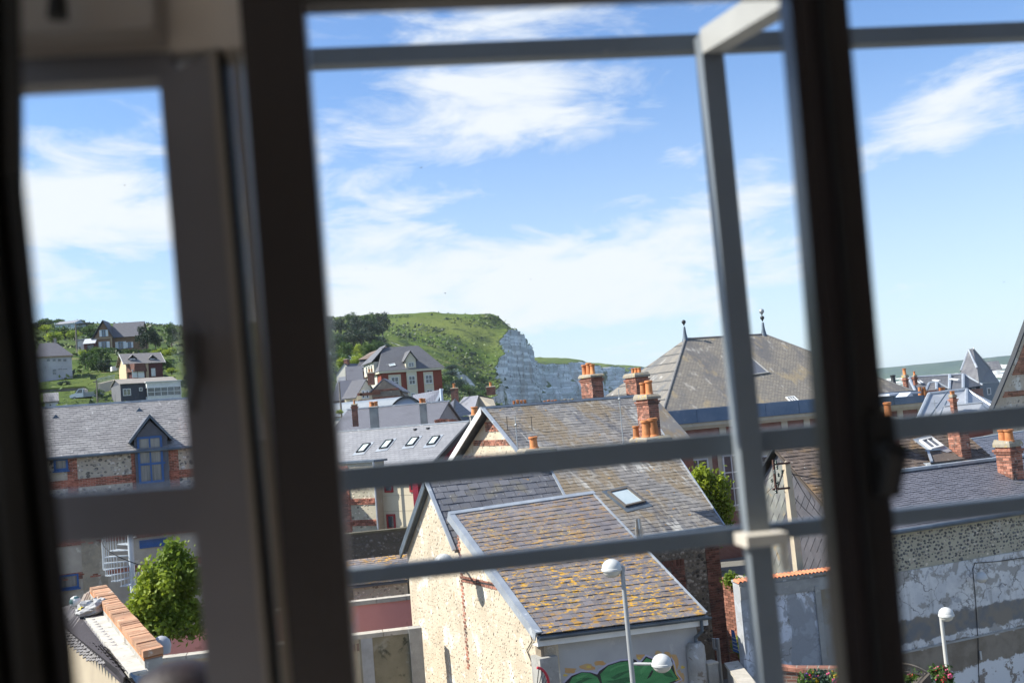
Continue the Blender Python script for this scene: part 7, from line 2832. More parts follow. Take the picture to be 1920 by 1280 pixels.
for x0_, x1_ in ((248, 257), (259, 270)):
    h5.win('f', x0_, 692, x1_, 708, 1, 1, WHITE, WHITE, .08, proud=.05)
h5.P = P_ - h5.n * .07
h5.win('f', 284, 690, 291, 705, 1, 1, WHITE, WHITE, .1)
h5.P = P_
m = MB()
q = h5.fpt('l', 219, 692)
m.box(q - h5.e * .9 - Z * .3, h5.e * .9, h5.n * 1.8, Z * .9)
m.build('balcony', WHITE, h5.root)
for px in (245, 283):
    q = h5.fpt('f', px, 676) + h5.n * 1.0
    m = MB()
    m.box(q - Z * .3, h5.e * 1.1, h5.n * 1.6, Z * .8)
    dmr = m.build('dormer', WHITE, h5.root)
    window(h5.root, q + h5.e * .25 - Z * .15, h5.e, Z, -h5.n, .6, .55, 1, 1, WHITE, GLASS, .08, .05)
    m = MB()
    c5 = q + h5.e * .55 + Z * 1.15
    for s_ in (-.85, .85):
        m.prism([q + h5.e * (.55 + s_) + Z * .4 - h5.n * .3, c5 - h5.n * .3, c5 + h5.n * 2, q + h5.e * (.55 + s_) + Z * .4 + h5.n * 2], Z * .08)
    m.build('dormer_roof', farslate('chalet_dormer_roof', 22, 30, (.24, .22, .21), (.20, .185, .18)) if px == 245 else bpy.data.materials['chalet_dormer_roof'], dmr)
chimney(h5.root, h5.at(-.2, 5.6, .2), h5.e, h5.n, .6, .6, 1.6, [(.5, .5, .8)], BRICK, seed=133)
# dark flat house with the white veranda
h6 = House('dark_flat_house', 'dark grey low house with white multi-pane veranda at its end', 'house', 226, 723, 180.0, 31.0, 332, 712, 8.0, drop=3.4)
DG = surf('navy_grey_boards', (.055, .06, .078), (.048, .052, .068), 1, .7, .05)
h6.walls(DG, 1.0)
m = MB()
m.box(h6.at(-.05, .0, -3.4), h6.e * .05, h6.n * 8.0, Z * 3.4)
m.build('side_cladding', surf('mid_grey_boards', (.14, .14, .15), (.12, .12, .13), 1, .8, .05), h6.root)
h6.gable_roof(1.0, surf('weathered_felt_roof', (.28, .25, .22), (.22, .20, .18), .8, .9, .1), ov=.3, side=.2)
h6.win('f', 231, 728, 245, 742, 2, 1, WHITE, surf('yellow_curtain_glass', (.22, .22, .10), (.10, .11, .10), 2, .2, 0, spec=.8), .1)
h6.win('f', 261, 726, 267, 733, 1, 1, WHITE, GLASS, .1)
m = MB()
uv0 = (h6.fpt('f', 273, 735) - h6.P).dot(h6.e)
m.box(h6.at(uv0, -1.2, -3.3), h6.e * (h6.L - uv0 + .3), h6.n * 1.2, Z * .9)
m.box(h6.at(uv0, -1.2, -.9), h6.e * (h6.L - uv0 + .3), h6.n * 1.2, Z * .9)
m.build('veranda_frame', WHITE, h6.root)
P_ = h6.P.copy()
window(h6.root, h6.at(uv0, -1.2, -2.45), h6.e, Z, -h6.n, h6.L - uv0 + .3, 1.6, 5, 2, WHITE, GLASS, .12, .08)
m = MB()
q0 = h6.at(uv0 - .2, -1.5, .0)
m.box(q0, h6.e * (h6.L - uv0 + .7), h6.n * 1.6, Z * .12)
m.build('veranda_roof', surf('white_sheet_roof', (.66, .67, .68), None, rough=.5, bump=0), h6.root)
# cream terrace wall with a white fence in front of the chalet
tf = thing('white_terrace_fence', 'white picket fence on a cream terrace wall beside the chalet', 'fence', W(188, 722, 190))
q0, q1 = W(183, 719, 190), W(216, 711, 200)
d = q1 - q0
m = MB()
m.prism([q0, q1, Vector((q1.x, q1.y, q1.z - 1.6)), Vector((q0.x, q0.y, q0.z - 1.8))], Vector((.2, .5, 0)))
m.build('terrace_wall', surf('terrace_cream', (.58, .48, .36), None, rough=.9, bump=.05), tf)
for k in range(22):
    m = MB()
    m.box(q0 + d * (k / 22), d.normalized() * .08, Vector((0, .05, 0)), Z * .85)
    m.build('picket', WHITE, tf)
m = MB()
m.box(q0 + Z * .8, d, Vector((0, .06, 0)), Z * .08)
m.build('rail', WHITE, tf)
# small pale house at the left edge, just over the slate ridge
h7 = House('pale_blue_cottage', 'tiny pale cottage at the left edge above the slate ridge', 'house', 84, 753, 120.0, 24.0, 108, 750, 3.0, drop=3.5)
h7.walls(surf('pale_blue_render', (.46, .50, .58), None, rough=.9, bump=.05), .9)
h7.gable_roof(.9, farslate('cottage_pale_roof', -8, 30, (.30, .28, .28), (.26, .25, .25)), ov=.3)
h7.win('f', 92, 756, 97, 765, 1, 1, WHITE, GLASS, .08)
# stone terrace wall under the derelict house
rw = thing('stone_retaining_wall', 'grey stone retaining wall below the lawn, above the white truck', 'wall', W(90, 742, 196))
q0, q1 = W(60, 732, 197), W(156, 726, 200)
m = MB()
m.prism([q0, q1, W(156, 741, 200), W(60, 746, 197)], Vector((0, .8, 0)))
m.build('wall', surf('grey_terrace_stone', (.20, .185, .17), (.15, .14, .13), 1.5, .95, .3), rw)
m = MB()
m.box(q0 - Vector((0, .2, 0)), q1 - q0, Vector((0, 1.2, 0)), Z * .25)
m.build('coping', surf('green_verge', (.16, .19, .05), None, rough=.95, bump=.1), rw)
# ------------------------------------------------------------------ white dropside truck
tk0 = W(130, 752, 188.0)
tk = thing('white_truck', 'white dropside pickup truck parked below the retaining wall', 'truck', tk0)
e_, n_ = E(4), NB(4)
o = tk0 + Z * .0
PW_ = surf('white_car_paint', (.72, .73, .74), None, rough=.3, bump=0)
m = MB()
prof = [(.1, .55), (.05, .95), (.35, 1.15), (1.05, 1.30), (1.65, 2.05), (2.45, 2.12), (2.5, .55)]
m.prism([o + e_ * u + Z * v for u, v in prof], n_ * 1.9)
body = m.build('cab', PW_, tk)
m = MB()
m.prism([o - n_ * .012 + e_ * u + Z * v for u, v in ((1.25, 1.32), (1.72, 1.95), (2.3, 1.98), (2.3, 1.3))], n_ * .02)
m.build('side_window', GLASS, tk)
m = MB()
m.prism([o + e_ * u + Z * v + n_ * .15 for u, v in ((1.02, 1.33), (1.60, 2.02), (1.58, 2.06), (.99, 1.36))], n_ * 1.6)
m.build('windscreen', GLASS, tk)
m = MB()
m.box(o + e_ * 2.6 + Z * .85, e_ * 3.0, n_ * 2.0, Z * .1)
for k in range(3):
    m.box(o + e_ * 2.6 + Z * (.97 + k * .14), e_ * 3.0, n_ * .05, Z * .12)
m.box(o + e_ * 2.6 + Z * .95, e_ * .06, n_ * 2.0, Z * 1.0)
m.box(o + e_ * 2.4 + Z * .55, e_ * 3.1, n_ * 1.6, Z * .28)
m.build('flatbed', surf('grey_alloy_bed', (.30, .31, .33), None, rough=.5, bump=0), tk)
for u in (.9, 4.6):
    for t in (0, 1.65):
        c = o + e_ * u + n_ * t + Z * .36
        m = MB()
        m.tube(c, c + n_ * .24, .36, .36, 16)
        w_ = m.build('wheel', BLACK, tk, True)
        m = MB()
        m.tube(c - n_ * .01, c + n_ * .02, .2, .2, 12)
        m.build('rim', GALV, w_)
for t in (.15, 1.45):
    m = MB()
    m.box(o + e_ * .04 + Z * .78 + n_ * t, e_ * .06, n_ * .3, Z * .16)
    m.build('headlight', GLASS_SKY, tk)
# poles
def pole(label, px, y0, y1, Y, r, arm=False, lean=0):
    b, t_ = W(px, y1, Y), W(px - (y1 - y0) * .05, y0, Y)
    po = thing('utility_pole', label, 'pole', (b.x, b.y, b.z - 1))
    m = MB()
    m.tube(Vector((b.x, b.y, b.z - 1)), Vector((b.x, b.y, t_.z)), r, r * .7, 8)
    m.build('shaft', surf('grey_pole_wood', (.22, .19, .16), (.17, .15, .13), 3, .9, .2) if 'grey_pole_wood' not in bpy.data.materials else bpy.data.materials['grey_pole_wood'], po, True)
    if arm:
        m = MB()
        m.box(Vector((b.x - .6, b.y - .1, t_.z - .4)), Vector((1.2, 0, 0)), Vector((0, .15, 0)), Z * .15)
        m.build('crossarm', bpy.data.materials['grey_pole_wood'], po)
pole('tall grey utility pole standing left of the shuttered villa', 145, 607, 668, 292, .3, True)
pole('thin brown utility pole standing beside the white truck', 183, 712, 754, 184, .16, True)
pole('thin grey utility pole at the left of the town, by the blue slate house', 640, 716, 776, 95, .10)
# ------------------------------------------------------------------ trees and shrubs
rng = random.Random(21)
def clumps(n, rx, ry, rz, cz, seed, k=.42):
    r_ = random.Random(seed)
    out = []
    for i in range(n):
        while True:
            x, y, z = r_.uniform(-1, 1), r_.uniform(-1, 1), r_.uniform(-1, 1)
            if x * x + y * y + z * z < 1:
                break
        q = r_.uniform(.7, 1.15)
        out.append((x * rx * .75, y * ry * .75, cz + z * rz * .75, rx * k * q, ry * k * q, rz * k * q))
    return out
# near shrub below the spiral stair
pb = W(315, 1168, 31.0)
cl = clumps(34, 1.25, 1.0, 1.4, 1.3, 3, .19) + [(-.75, 0, .35, .5, .5, .5), (.7, 0, .4, .5, .5, .5), (0, 0, .4, .7, .6, .5), (.2, 0, 2.25, .35, .35, .5), (.55, 0, 2.0, .3, .3, .4), (-.35, -.1, 1.75, .35, .35, .5), (-.2, -.2, 1.2, .6, .5, .7)]
tree('laurel_shrub', 'bright green leafy shrub above the pink wall, below the spiral stair', 'shrub', (pb.x, pb.y, pb.z - .4), cl, 12000, .085, LEAF_BRIGHT, 5, .05)
# tree between the streaked roof and the manor
pt = W(1345, 1030, 46.0)
cl = clumps(12, .75, .7, 1.4, 1.8, 8, .4) + [(-.3, 0, 3.0, .45, .4, .6), (.25, 0, 2.6, .5, .4, .6), (-.1, 0, 1.0, .5, .5, .7)]
tree('climbing_tree', 'leafy green tree squeezed between the streaked roof and brick manor', 'tree', (pt.x, pt.y, pt.z - 1.0), [(a_, b_, c_ + 1.0, d_, e_, f_) for a_, b_, c_, d_, e_, f_ in cl], 7000, .11, LEAF_BRIGHT, 9, .08)
# prototypes for the hillside, one metre radius
def proto(name, label, cat, cl, n, size, mat, seed, group):
    o = tree(name, label, cat, (0, -500, -50), cl, n, size, mat, seed, .08, group=group)
    return o
TREE_A = proto('deciduous_tree', 'x', 'tree', clumps(14, 1, 1, .9, 1.2, 41, .4), 2600, .075, LEAF_MID, 42, 'trees on the slopes')
TREE_B = proto('evergreen_tree', 'x', 'tree', clumps(14, 1, 1, 1.0, 1.2, 43, .42), 2600, .08, LEAF_DARK, 44, 'trees on the slopes')
BUSH_A = proto('round_bush', 'x', 'bush', clumps(9, 1, 1, .6, .5, 45, .45), 1500, .085, LEAF_MID, 46, 'bushes on the slopes')
BUSH_B = proto('dark_bush', 'x', 'bush', clumps(9, 1, 1, .6, .5, 47, .45), 1500, .085, LEAF_GREY, 48, 'bushes on the slopes')
BUSH_C = proto('bright_bush', 'x', 'bush', clumps(9, 1, 1, .65, .55, 49, .45), 1500, .085, LEAF_BRIGHT, 50, 'bushes on the slopes')
used = set()
def plant(pr, px, py, Y, wpx, label, group, hs=1.0, ground=None):
    "py is the foot of the plant, wpx its width in pixels"
    p = W(px, py, Y)
    s = wpx * Y / 2000 / 2.1
    sc_ = (s, s, s * hs)
    rot = random.Random(px * 13 + py).uniform(0, 6.28)
    if pr.name not in used:
        used.add(pr.name)
        pr.location = p
        pr.scale = sc_
        pr.rotation_euler = (0, 0, rot)
        pr['label'] = label
        pr['group'] = group
        ORG[pr.name] = p
        return pr
    return copy_tree(pr, p, sc_, rot, label, group)
L1 = 'trees and shrubs among the hillside houses'
for args in (
    (TREE_B, 275, 658, 290, 42, 'broad dark pine right of the shuttered villa', 1.15),
    (TREE_B, 292, 655, 296, 30, 'lower dark pine at the right flank of the broad one', 1.0),
    (TREE_A, 322, 648, 330, 36, 'green tree at the right edge of the side window, on the skyline', 1.2),
    (BUSH_C, 318, 668, 280, 34, 'bright bush at the right edge of the side window, below the skyline tree', 1.0),
    (BUSH_C, 296, 668, 285, 34, 'bright bush between the dark pine and the pane edge', .9),
    (TREE_A, 178, 704, 232, 36, 'round olive tree between derelict house and chalet', 1.15),
    (TREE_A, 160, 690, 236, 30, 'round olive tree nearest the derelict house', 1.0),
    (TREE_B, 198, 708, 226, 30, 'dark tree against the chalet gable', 1.2),
    (BUSH_A, 190, 672, 250, 44, 'bush under the villa terrace', .9),
    (BUSH_C, 158, 668, 250, 30, 'bright bush below the white outhouse', .9),
    (BUSH_C, 100, 640, 330, 50, 'bright bush above the derelict roof', .7),
    (BUSH_C, 140, 634, 330, 40, 'bright bush left of the tall utility pole', .8),
    (BUSH_A, 122, 632, 345, 44, 'green bush below the white bungalow', .8),
    (BUSH_A, 170, 630, 350, 44, 'green bush behind the villa roof', .8),
    (BUSH_A, 90, 614, 470, 34, 'skyline tree left of the white bungalow', .9),
    (BUSH_A, 112, 610, 500, 26, 'skyline tree just behind the white bungalow', .9),
    (BUSH_A, 146, 612, 500, 26, 'skyline tree right of the white bungalow', .9),
    (BUSH_B, 72, 616, 470, 30, 'dark tree at the left edge of the skyline', 1.0),
    (BUSH_A, 160, 616, 480, 40, 'low hedge-like bush on the skyline left of the villa', .5),
    (BUSH_C, 88, 622, 440, 36, 'pale bush on the upper slope at the left edge', .8),
    (BUSH_B, 152, 622, 430, 30, 'dark bush below the bungalow carport', .7),
    (BUSH_A, 314, 690, 215, 34, 'bush at the right side of the chalet', .9),
    (BUSH_C, 322, 700, 205, 26, 'bright bush at the right corner of the chalet', .8),
    (BUSH_B, 118, 722, 208, 26, 'dark bush in the shade under the derelict house', .7),
    (BUSH_A, 186, 742, 186, 20, 'bush between the truck and the dark flat house', 1.2),
    (BUSH_C, 112, 766, 118, 22, 'bush right of the pale cottage', .8),
    (BUSH_A, 206, 660, 290, 30, 'bush at the foot of the villa gable', .55),
):
    pr, px, py, Y, wp, lab, hs = args
    plant(pr, px, py, Y, wp, lab, L1, hs)
# clipped hedge in front of the villa
hg = thing('clipped_hedge', 'long clipped green hedge below the shuttered villa', 'hedge', W(250, 665, 285))
q0, q1 = W(196, 668, 282), W(312, 662, 288)
cl = [tuple(q0.lerp(q1, k / 22) - W(250, 665, 285) + Z * .7) + (.6, .6, .75) for k in range(23)]
V, F_ = leaf_cloud(cl, 4500, .16, 61)
link('foliage', npmesh('foliage', V, F_, LEAF_MID), hg)
# the wood on the left flank of the headland
L2 = 'wood on the flank of the headland'
rw_ = random.Random(77)
nwood = 0
for row, (yy, n_, Yd) in enumerate(((612, 6, 700), (622, 7, 610), (634, 9, 530), (646, 9, 460), (658, 8, 400), (670, 7, 340))):
    for k in range(n_):
        px = 560 + k * (190 - row * 6) / n_ + rw_.uniform(-8, 8)
        py = yy + rw_.uniform(-3, 3) + (4 if px > 700 else 0)
        pr = rw_.choice([TREE_B, TREE_B, TREE_A, BUSH_B]) if row < 4 else rw_.choice([TREE_A, BUSH_C, TREE_A, BUSH_A])
        plant(pr, px, py + 8, Yd + rw_.uniform(-20, 20), rw_.uniform(24, 40), {TREE_A: 'mid-green leafy tree crowded in the wood on the headland flank', TREE_B: 'dark evergreen tree crowded in the wood on the headland flank', BUSH_A: 'green undergrowth bush at the lower edge of the headland wood', BUSH_B: 'dark undergrowth bush inside the headland wood', BUSH_C: 'bright undergrowth bush at the lower edge of the headland wood'}[pr], L2, rw_.uniform(.9, 1.2))
for args in (
    (BUSH_C, 645, 690, 225, 34, 'bright bush right above the white gable', 1.2), (BUSH_C, 668, 685, 225, 30, 'bright bush between the white gable and the manor', 1.2), (BUSH_A, 632, 680, 240, 30, 'bush behind the white gable roof', 1.2),
    (TREE_A, 690, 676, 250, 30, 'tree rising left of the manor roof', 1.1),
    (BUSH_B, 700, 612, 880, 16, 'dark bush on the upper headland beside the wood', .8), (BUSH_B, 738, 614, 860, 20, 'wide dark bush high on the headland', .8), (BUSH_B, 763, 619, 820, 16, 'small dark bush high on the headland', .8), (BUSH_B, 826, 632, 800, 16, 'lone dark bush in mid slope of the headland', .7),
    (BUSH_B, 845, 705, 560, 30, 'dark scrub at the foot of the headland, right of the manor', .8), (BUSH_A, 832, 722, 480, 34, 'leafy scrub against the right wall of the manor', 1.0), (BUSH_B, 862, 724, 500, 34, 'dark scrub below the cliff path', .9), (BUSH_A, 880, 738, 480, 34, 'leafy scrub above the cream gable house', .9), (BUSH_B, 842, 738, 440, 36, 'dark scrub behind the slate gables', 1.0), (BUSH_A, 905, 745, 520, 30, 'leafy scrub near the foot of the cliff', .8), (BUSH_B, 846, 692, 600, 26, 'dark thorn bush on the slope above the manor', .7), (BUSH_A, 870, 700, 610, 24, 'leafy thorn bush on the slope right of the manor', .7), (BUSH_A, 905, 715, 610, 26, 'leafy thorn bush halfway to the cliff', .7), (BUSH_B, 885, 665, 720, 18, 'dark thorn bush high by the cliff', .7), (BUSH_A, 820, 742, 330, 40, 'leafy bush behind the pyramid slate roof', .9), (BUSH_C, 636, 776, 90, 20, 'bright bush at the foot of the thin grey pole', .8),
):
    pr, px, py, Y, wp, lab, hs = args
    plant(pr, px, py, Y, wp, lab, 'scrub on the headland', hs)
for o in (TREE_A, TREE_B, BUSH_A, BUSH_B, BUSH_C):
    assert o.name in used, o.name
# rough turf and scrub that breaks the smooth slope: one mass
def turf(name, sheet_name, n, size, mat, seed, ylim, keep):
    ob = bpy.data.objects[sheet_name]
    me = ob.data
    co = np.zeros(len(me.vertices) * 3, dtype=np.float32)
    me.vertices.foreach_get('co', co)
    co = co.reshape(-1, 3)
    no = np.zeros(len(me.polygons) * 3, dtype=np.float32)
    me.polygons.foreach_get('normal', no)
    no = no.reshape(-1, 3)
    ce = np.zeros(len(me.polygons) * 3, dtype=np.float32)
    me.polygons.foreach_get('center', ce)
    ce = ce.reshape(-1, 3)
    ar = np.zeros(len(me.polygons), dtype=np.float32)
    me.polygons.foreach_get('area', ar)
    ok = (np.abs(no[:, 2]) > .62) & (ce[:, 1] < ylim)
    w = ar * ok
    nz = np.array([keep(c) for c in ce[::1]]) if keep else 1
    w = w * nz
    g = np.random.default_rng(seed)
    pick = g.choice(len(w), n, p=w / w.sum())
    P = ce[pick] + g.normal(size=(n, 3)) * np.array([2.0, 2.0, 0])
    P[:, 2] = ce[pick, 2] + size * .25
    nr_ = g.normal(size=(n, 3)) + np.array([0, -.5, .8])
    nr_ /= np.linalg.norm(nr_, axis=1)[:, None]
    t_ = np.cross(nr_, g.normal(size=(n, 3)))
    t_ /= np.linalg.norm(t_, axis=1)[:, None]
    b_ = np.cross(nr_, t_)
    s_ = size * g.uniform(.4, 1.4, n)[:, None]
    t_, b_ = t_ * s_, b_ * s_ * .6
    V = np.stack([P - t_, P + b_, P + t_, P - b_], 1).reshape(-1, 3)
    return link(name, npmesh(name, V, np.arange(n * 4).reshape(n, 4), mat), None, kind='stuff')
def patch(scale, th, s):
    return lambda c: 1.0 if mnoise.fractal(Vector((c[0] * scale, c[1] * scale, s)), .9, 2.0, 4) > th else .02
TURF_D = leafmat('rough_turf_dark', (.030, .050, .018), (.055, .080, .024), (.022, .040, .016), .1)
TURF_L = leafmat('rough_turf_light', (.11, .155, .035), (.17, .20, .05), (.085, .13, .03), .1)
turf('headland_scrub', 'headland', 7000, 1.3, TURF_D, 3, 1100, patch(.012, .30, 1.0))
turf('headland_grass', 'headland', 26000, 1.0, TURF_L, 4, 1100, patch(.02, .0, 5.0))
turf('hillside_scrub', 'hillside', 14000, .9, TURF_D, 5, 560, patch(.03, .1, 2.0))
turf('hillside_grass', 'hillside', 12000, .6, TURF_L, 6, 560, patch(.03, .0, 8.0))
# ------------------------------------------------------------------ street lamps
def dome(m, c, r, down=False, flat=.9, mi=0, n=16):
    prof = [(r * math.sin(t) if t else .002, r * flat * math.cos(t)) for t in [math.pi / 2 * k / 6 for k in range(7)]]
    if down:
        prof = [(a_, -b_) for a_, b_ in prof]
    m.lathe(c, prof[::-1], n, mi, Z, False)
BOWL = surf('clear_lamp_bowl', (.58, .55, .48), (.52, .50, .44), 3, .12, 0, spec=.8)
def lamp_head(root, c, r):
    m = MB()
    dome(m, c, r)
    m.lathe(c, [(r, 0), (r * 1.06, -.01), (r * 1.06, -.045), (r * .98, -.05)], 16)
    m.build('lamp_shade', PLASTIC_WHITE, root, True)
    m = MB()
    dome(m, c - Z * .05, r * .93, True, .75)
    m.build('lamp_bowl', BOWL, root, True)
YL = 20.5
pt = W(1166, 1062, YL)
bt = W(1194, 1290, YL)
sl_ = thing('street_lamp', 'tall grey street lamp with two white heads before the graffiti wall', 'street lamp', (pt.x, pt.y, 0))
GREYPOST = surf('grey_lamp_post', (.34, .35, .35), (.30, .31, .31), 3, .5, .03)
m = MB()
bz = Vector((pt.x + .045, pt.y, 0))
m.tube(bz, Vector((pt.x, pt.y, pt.z)), .062, .042, 12)
m.tube(bz, bz + Z * 1.2, .09, .085, 12)
m.build('post', GREYPOST, sl_, True)
m = MB()
hc = W(1147, 1064, YL)
m.tube(Vector((pt.x, pt.y, pt.z - .03)), Vector((hc.x, hc.y, pt.z - .02)), .035, .03, 8)
m.tube(Vector((pt.x, pt.y, pt.z - .1)), Vector((pt.x, pt.y, pt.z + .02)), .055, .055, 10)
m.build('arm', GREYPOST, sl_, True)
lamp_head(sl_, hc, .19)
gc = W(1241, 1244, YL - .3)
m = MB()
a0 = Vector((pt.x + .03, pt.y, gc.z - .02))
m.tube(a0, gc, .03, .025, 8)
m.build('arm', GREYPOST, sl_, True)
lamp_head(sl_, gc + Z * .02, .185)
# lamp on the flint gable
wl_ = thing('wall_lamp', 'white dome lamp on an arm fixed to the cream flint gable', 'street lamp', GW(868, 1062))
hc = W(832, 1054, 27.6)
m = MB()
m.tube(GW(868, 1062), hc + E(0) * .05, .03, .03, 8)
m.cbox(GW(868, 1062), eA * .08, nA * .2, Z * .3)
m.build('bracket', GREYPOST, wl_)
lamp_head(wl_, hc, .25)
# lamp on the peeling wall
wr_ = thing('wall_lamp', 'white dome lamp with bracket on the peeling plaster wall', 'street lamp', PWl(1828, 1090))
m = MB()
q = PWl(1826, 1086, .05)
m.cbox(q, eR * .07, nR * .08, Z * .2)
hc = VP(1840, 1081, wR - nR * .4, 24.0)
m.tube(q, hc, .02, .02, 8)
m.build('bracket', surf('pale_bracket', (.50, .47, .45), None, rough=.6, bump=0), wr_)
lamp_head(wr_, hc, .145)
# lamp post on the right
pp = W(1764, 1152, 21.0)
rl_ = thing('street_lamp', 'slim pale street lamp with single white dome before the peeling wall', 'street lamp', (pp.x, pp.y, 0))
m = MB()
m.tube(Vector((pp.x + .03, pp.y, 0)), Vector((pp.x, pp.y, pp.z)), .05, .035, 12)
m.build('post', surf('cream_lamp_post', (.50, .49, .45), None, rough=.5, bump=0), rl_, True)
lamp_head(rl_, W(1774, 1150, 21.0), .14)
# ------------------------------------------------------------------ concrete pole with rusty bracket, insulators and wires
YP = 27.0
pt = W(1474, 868, YP)
cp = thing('concrete_pole', 'concrete electricity pole with rusty insulator rack before the slate-hung gable', 'pole', (pt.x + .1, pt.y, 0))
m = MB()
x_, y_ = E(20), NB(20)
b0 = Vector((pt.x + .12, pt.y, 0))
t0 = Vector((pt.x, pt.y, pt.z))
for (p, w_, q, w2) in ((b0, .26, t0, .15),):
    P = [p - x_ * w_ / 2 - y_ * w_ / 2, p + x_ * w_ / 2 - y_ * w_ / 2, p + x_ * w_ / 2 + y_ * w_ / 2, p - x_ * w_ / 2 + y_ * w_ / 2]
    Q = [q - x_ * w2 / 2 - y_ * w2 / 2, q + x_ * w2 / 2 - y_ * w2 / 2, q + x_ * w2 / 2 + y_ * w2 / 2, q - x_ * w2 / 2 + y_ * w2 / 2]
    m.raw(P + Q + [q + Z * .06], [(0, 1, 5, 4), (1, 2, 6, 5), (2, 3, 7, 6), (3, 0, 4, 7), (4, 5, 8), (5, 6, 8), (6, 7, 8), (7, 4, 8)])
m.build('shaft', surf('warm_concrete', (.46, .39, .28), (.38, .32, .24), 3, .9, .2), cp)
m = MB()
up_t, up_b = W(1449, 862, YP - .2), W(1454, 925, YP - .2)
m.box(Vector((up_t.x, up_t.y, up_b.z)), x_ * .05, y_ * .05, Z * (up_t.z - up_b.z))
for yy in (872, 919):
    A_ = W(1450, yy, YP - .18)
    B_ = W(1482, yy - 0, YP - .12)
    m.box(Vector((A_.x, A_.y, A_.z)), Vector((B_.x - A_.x, B_.y - A_.y, 0)), y_ * .04, Z * .05)
m.tube(W(1470, 880, YP - .1), W(1456, 922, YP - .2), .014, .014, 6)
m.build('bracket', IRON, cp)
INS = surf('green_black_insulator', (.02, .04, .035), None, rough=.2, bump=0)
for k, (x, y) in enumerate(((1455, 866), (1457, 876), (1452, 884), (1460, 890), (1447, 900), (1458, 905), (1455, 921), (1467, 884))):
    p = W(x, y, YP - .25)
    m = MB()
    m.lathe(p - Z * .05, [(.015, 0), (.035, .02), (.02, .045), (.03, .07), (.012, .1)], 8)
    m.build('insulator', INS, cp, True)
def wire(label, pts, r=.007):
    m = MB()
    P = []
    for (A_, B_, sag) in pts:
        for k in range(13):
            f = k / 12
            p = A_.lerp(B_, f)
            p.z -= sag * 4 * f * (1 - f)
            P.append(p)
    m.path(P, r, 5)
    o = m.build('overhead_wire', BLACK, None)
    tag(o, label, 'wire', 'wires from the concrete pole')
wire('thick overhead wire running right from the pole to the brown roof', [(W(1476, 886, YP), W(1600, 903, 29.2), .05)], .014)
wire('overhead wire falling from the pole top to the corner board', [(W(1478, 872, YP), W(1546, 975, 29.0), .12), (W(1546, 975, 29.0), W(1563, 1028, 29.5), .05)], .008)
wire('overhead wire falling from the pole bracket to the white downpipe', [(W(1478, 918, YP), W(1548, 985, 29.0), .1)], .008)
wire('thin overhead wire low on the slate-hung gable', [(W(1470, 920, YP), W(1520, 990, 29.0), .08)], .006)
wire('upper of the wires going left from the insulator rack', [(W(1452, 868, YP - .2), W(1395, 935, 22.0), .05)], .006)
wire('lower of the wires going left from the insulator rack', [(W(1455, 885, YP - .2), W(1395, 925, 22.0), .05)], .006)
wire('lowest wire going left from the insulator rack', [(W(1457, 905, YP - .2), W(1395, 950, 22.0), .05)], .006)
wire('faint wire above the thick one, over the brown roof', [(W(1480, 872, YP), W(1600, 886, 30.0), .04)], .006)
# ------------------------------------------------------------------ yard things at the right edge of the annex
ya = thing('yard_wall', 'pale low wall with slab coping right of the round pier', 'wall', W(1370, 1250, 25))
q0, q1 = W(1362, 1243, 26.0), W(1405, 1272, 23.0)
m = MB()
d = q1 - q0
d.z = 0
m.box(Vector((q0.x, q0.y, 0)), d * 1.6, Vector((.25, .1, 0)), Z * (q0.z - .05))
m.build('wall', CONCRETE, ya)
m = MB()
m.box(q0 - Z * .05 - Vector((.05, 0, 0)), d * 1.6, Vector((.36, .12, 0)), Z * .07)
m.build('coping', COPS, ya)
gp = thing('gate_post', 'square concrete gate post beside the grey vent pipe', 'post', W(1337, 1250, 25.5))
m = MB()
q = W(1328, 1246, 25.6)
m.box(Vector((q.x, q.y, 0)), eA * .26, nA * .26, Z * q.z)
m.build('shaft', CONCRETE, gp)
m = MB()
m.box(Vector((q.x, q.y, q.z)) - eA * .02 - nA * .02, eA * .3, nA * .3, Z * .04)
m.build('cap', COPS, gp)
vp_ = thing('vent_pipe', 'grey forked vent pipe against the brown flint wall', 'pipe', W(1350, 1270, 26))
m = MB()
c = W(1349, 1240, 29.5)
m.path([Vector((c.x, c.y, 1.0)), Vector((c.x, c.y, W(1348, 1196, 29.5).z))], .055, 8)
f = W(1338, 1200, 29.5)
m.path([Vector((c.x, c.y, W(1349, 1217, 29.5).z)), Vector((f.x, f.y, W(1338, 1214, 29.5).z)), Vector((f.x, f.y, W(1338, 1196, 29.5).z))], .045, 8)
m.build('stack', GALV, vp_, True)
br_ = thing('brick_yard_pier', 'narrow brick pier of the alley right of the brown flint wall', 'wall', W(1385, 1200, 31))
m = MB()
q = W(1377, 1085, 31.0)
m.box(Vector((q.x, q.y, 0)), eA * .5, nA * .6, Z * q.z)
m.build('core', MORTAR, br_)
m = MB()
brickwork(m, Vector((q.x, q.y, 0)), eA, Z, -nA, .5, q.z, seed=3, proud=.02)
brickwork(m, Vector((q.x, q.y, 0)) + nA * .6, -nA, Z, -eA, .6, q.z, seed=4, proud=.02)
m.build('brick_courses', BRICK_BROWN, br_, kind='stuff')
sp_ = thing('solar_panel', 'tilted blue panel leaning in the narrow alley', 'panel', W(1374, 1200, 29))
m = MB()
q = [W(1371, 1180, 29.4), W(1377, 1182, 29.4), W(1386, 1224, 29.0), W(1375, 1220, 29.0)]
m.prism(q, Vector((.0, .05, 0)))
m.build('panel', surf('blue_panel', (.02, .07, .20), (.015, .05, .15), 3, .3, 0), sp_)
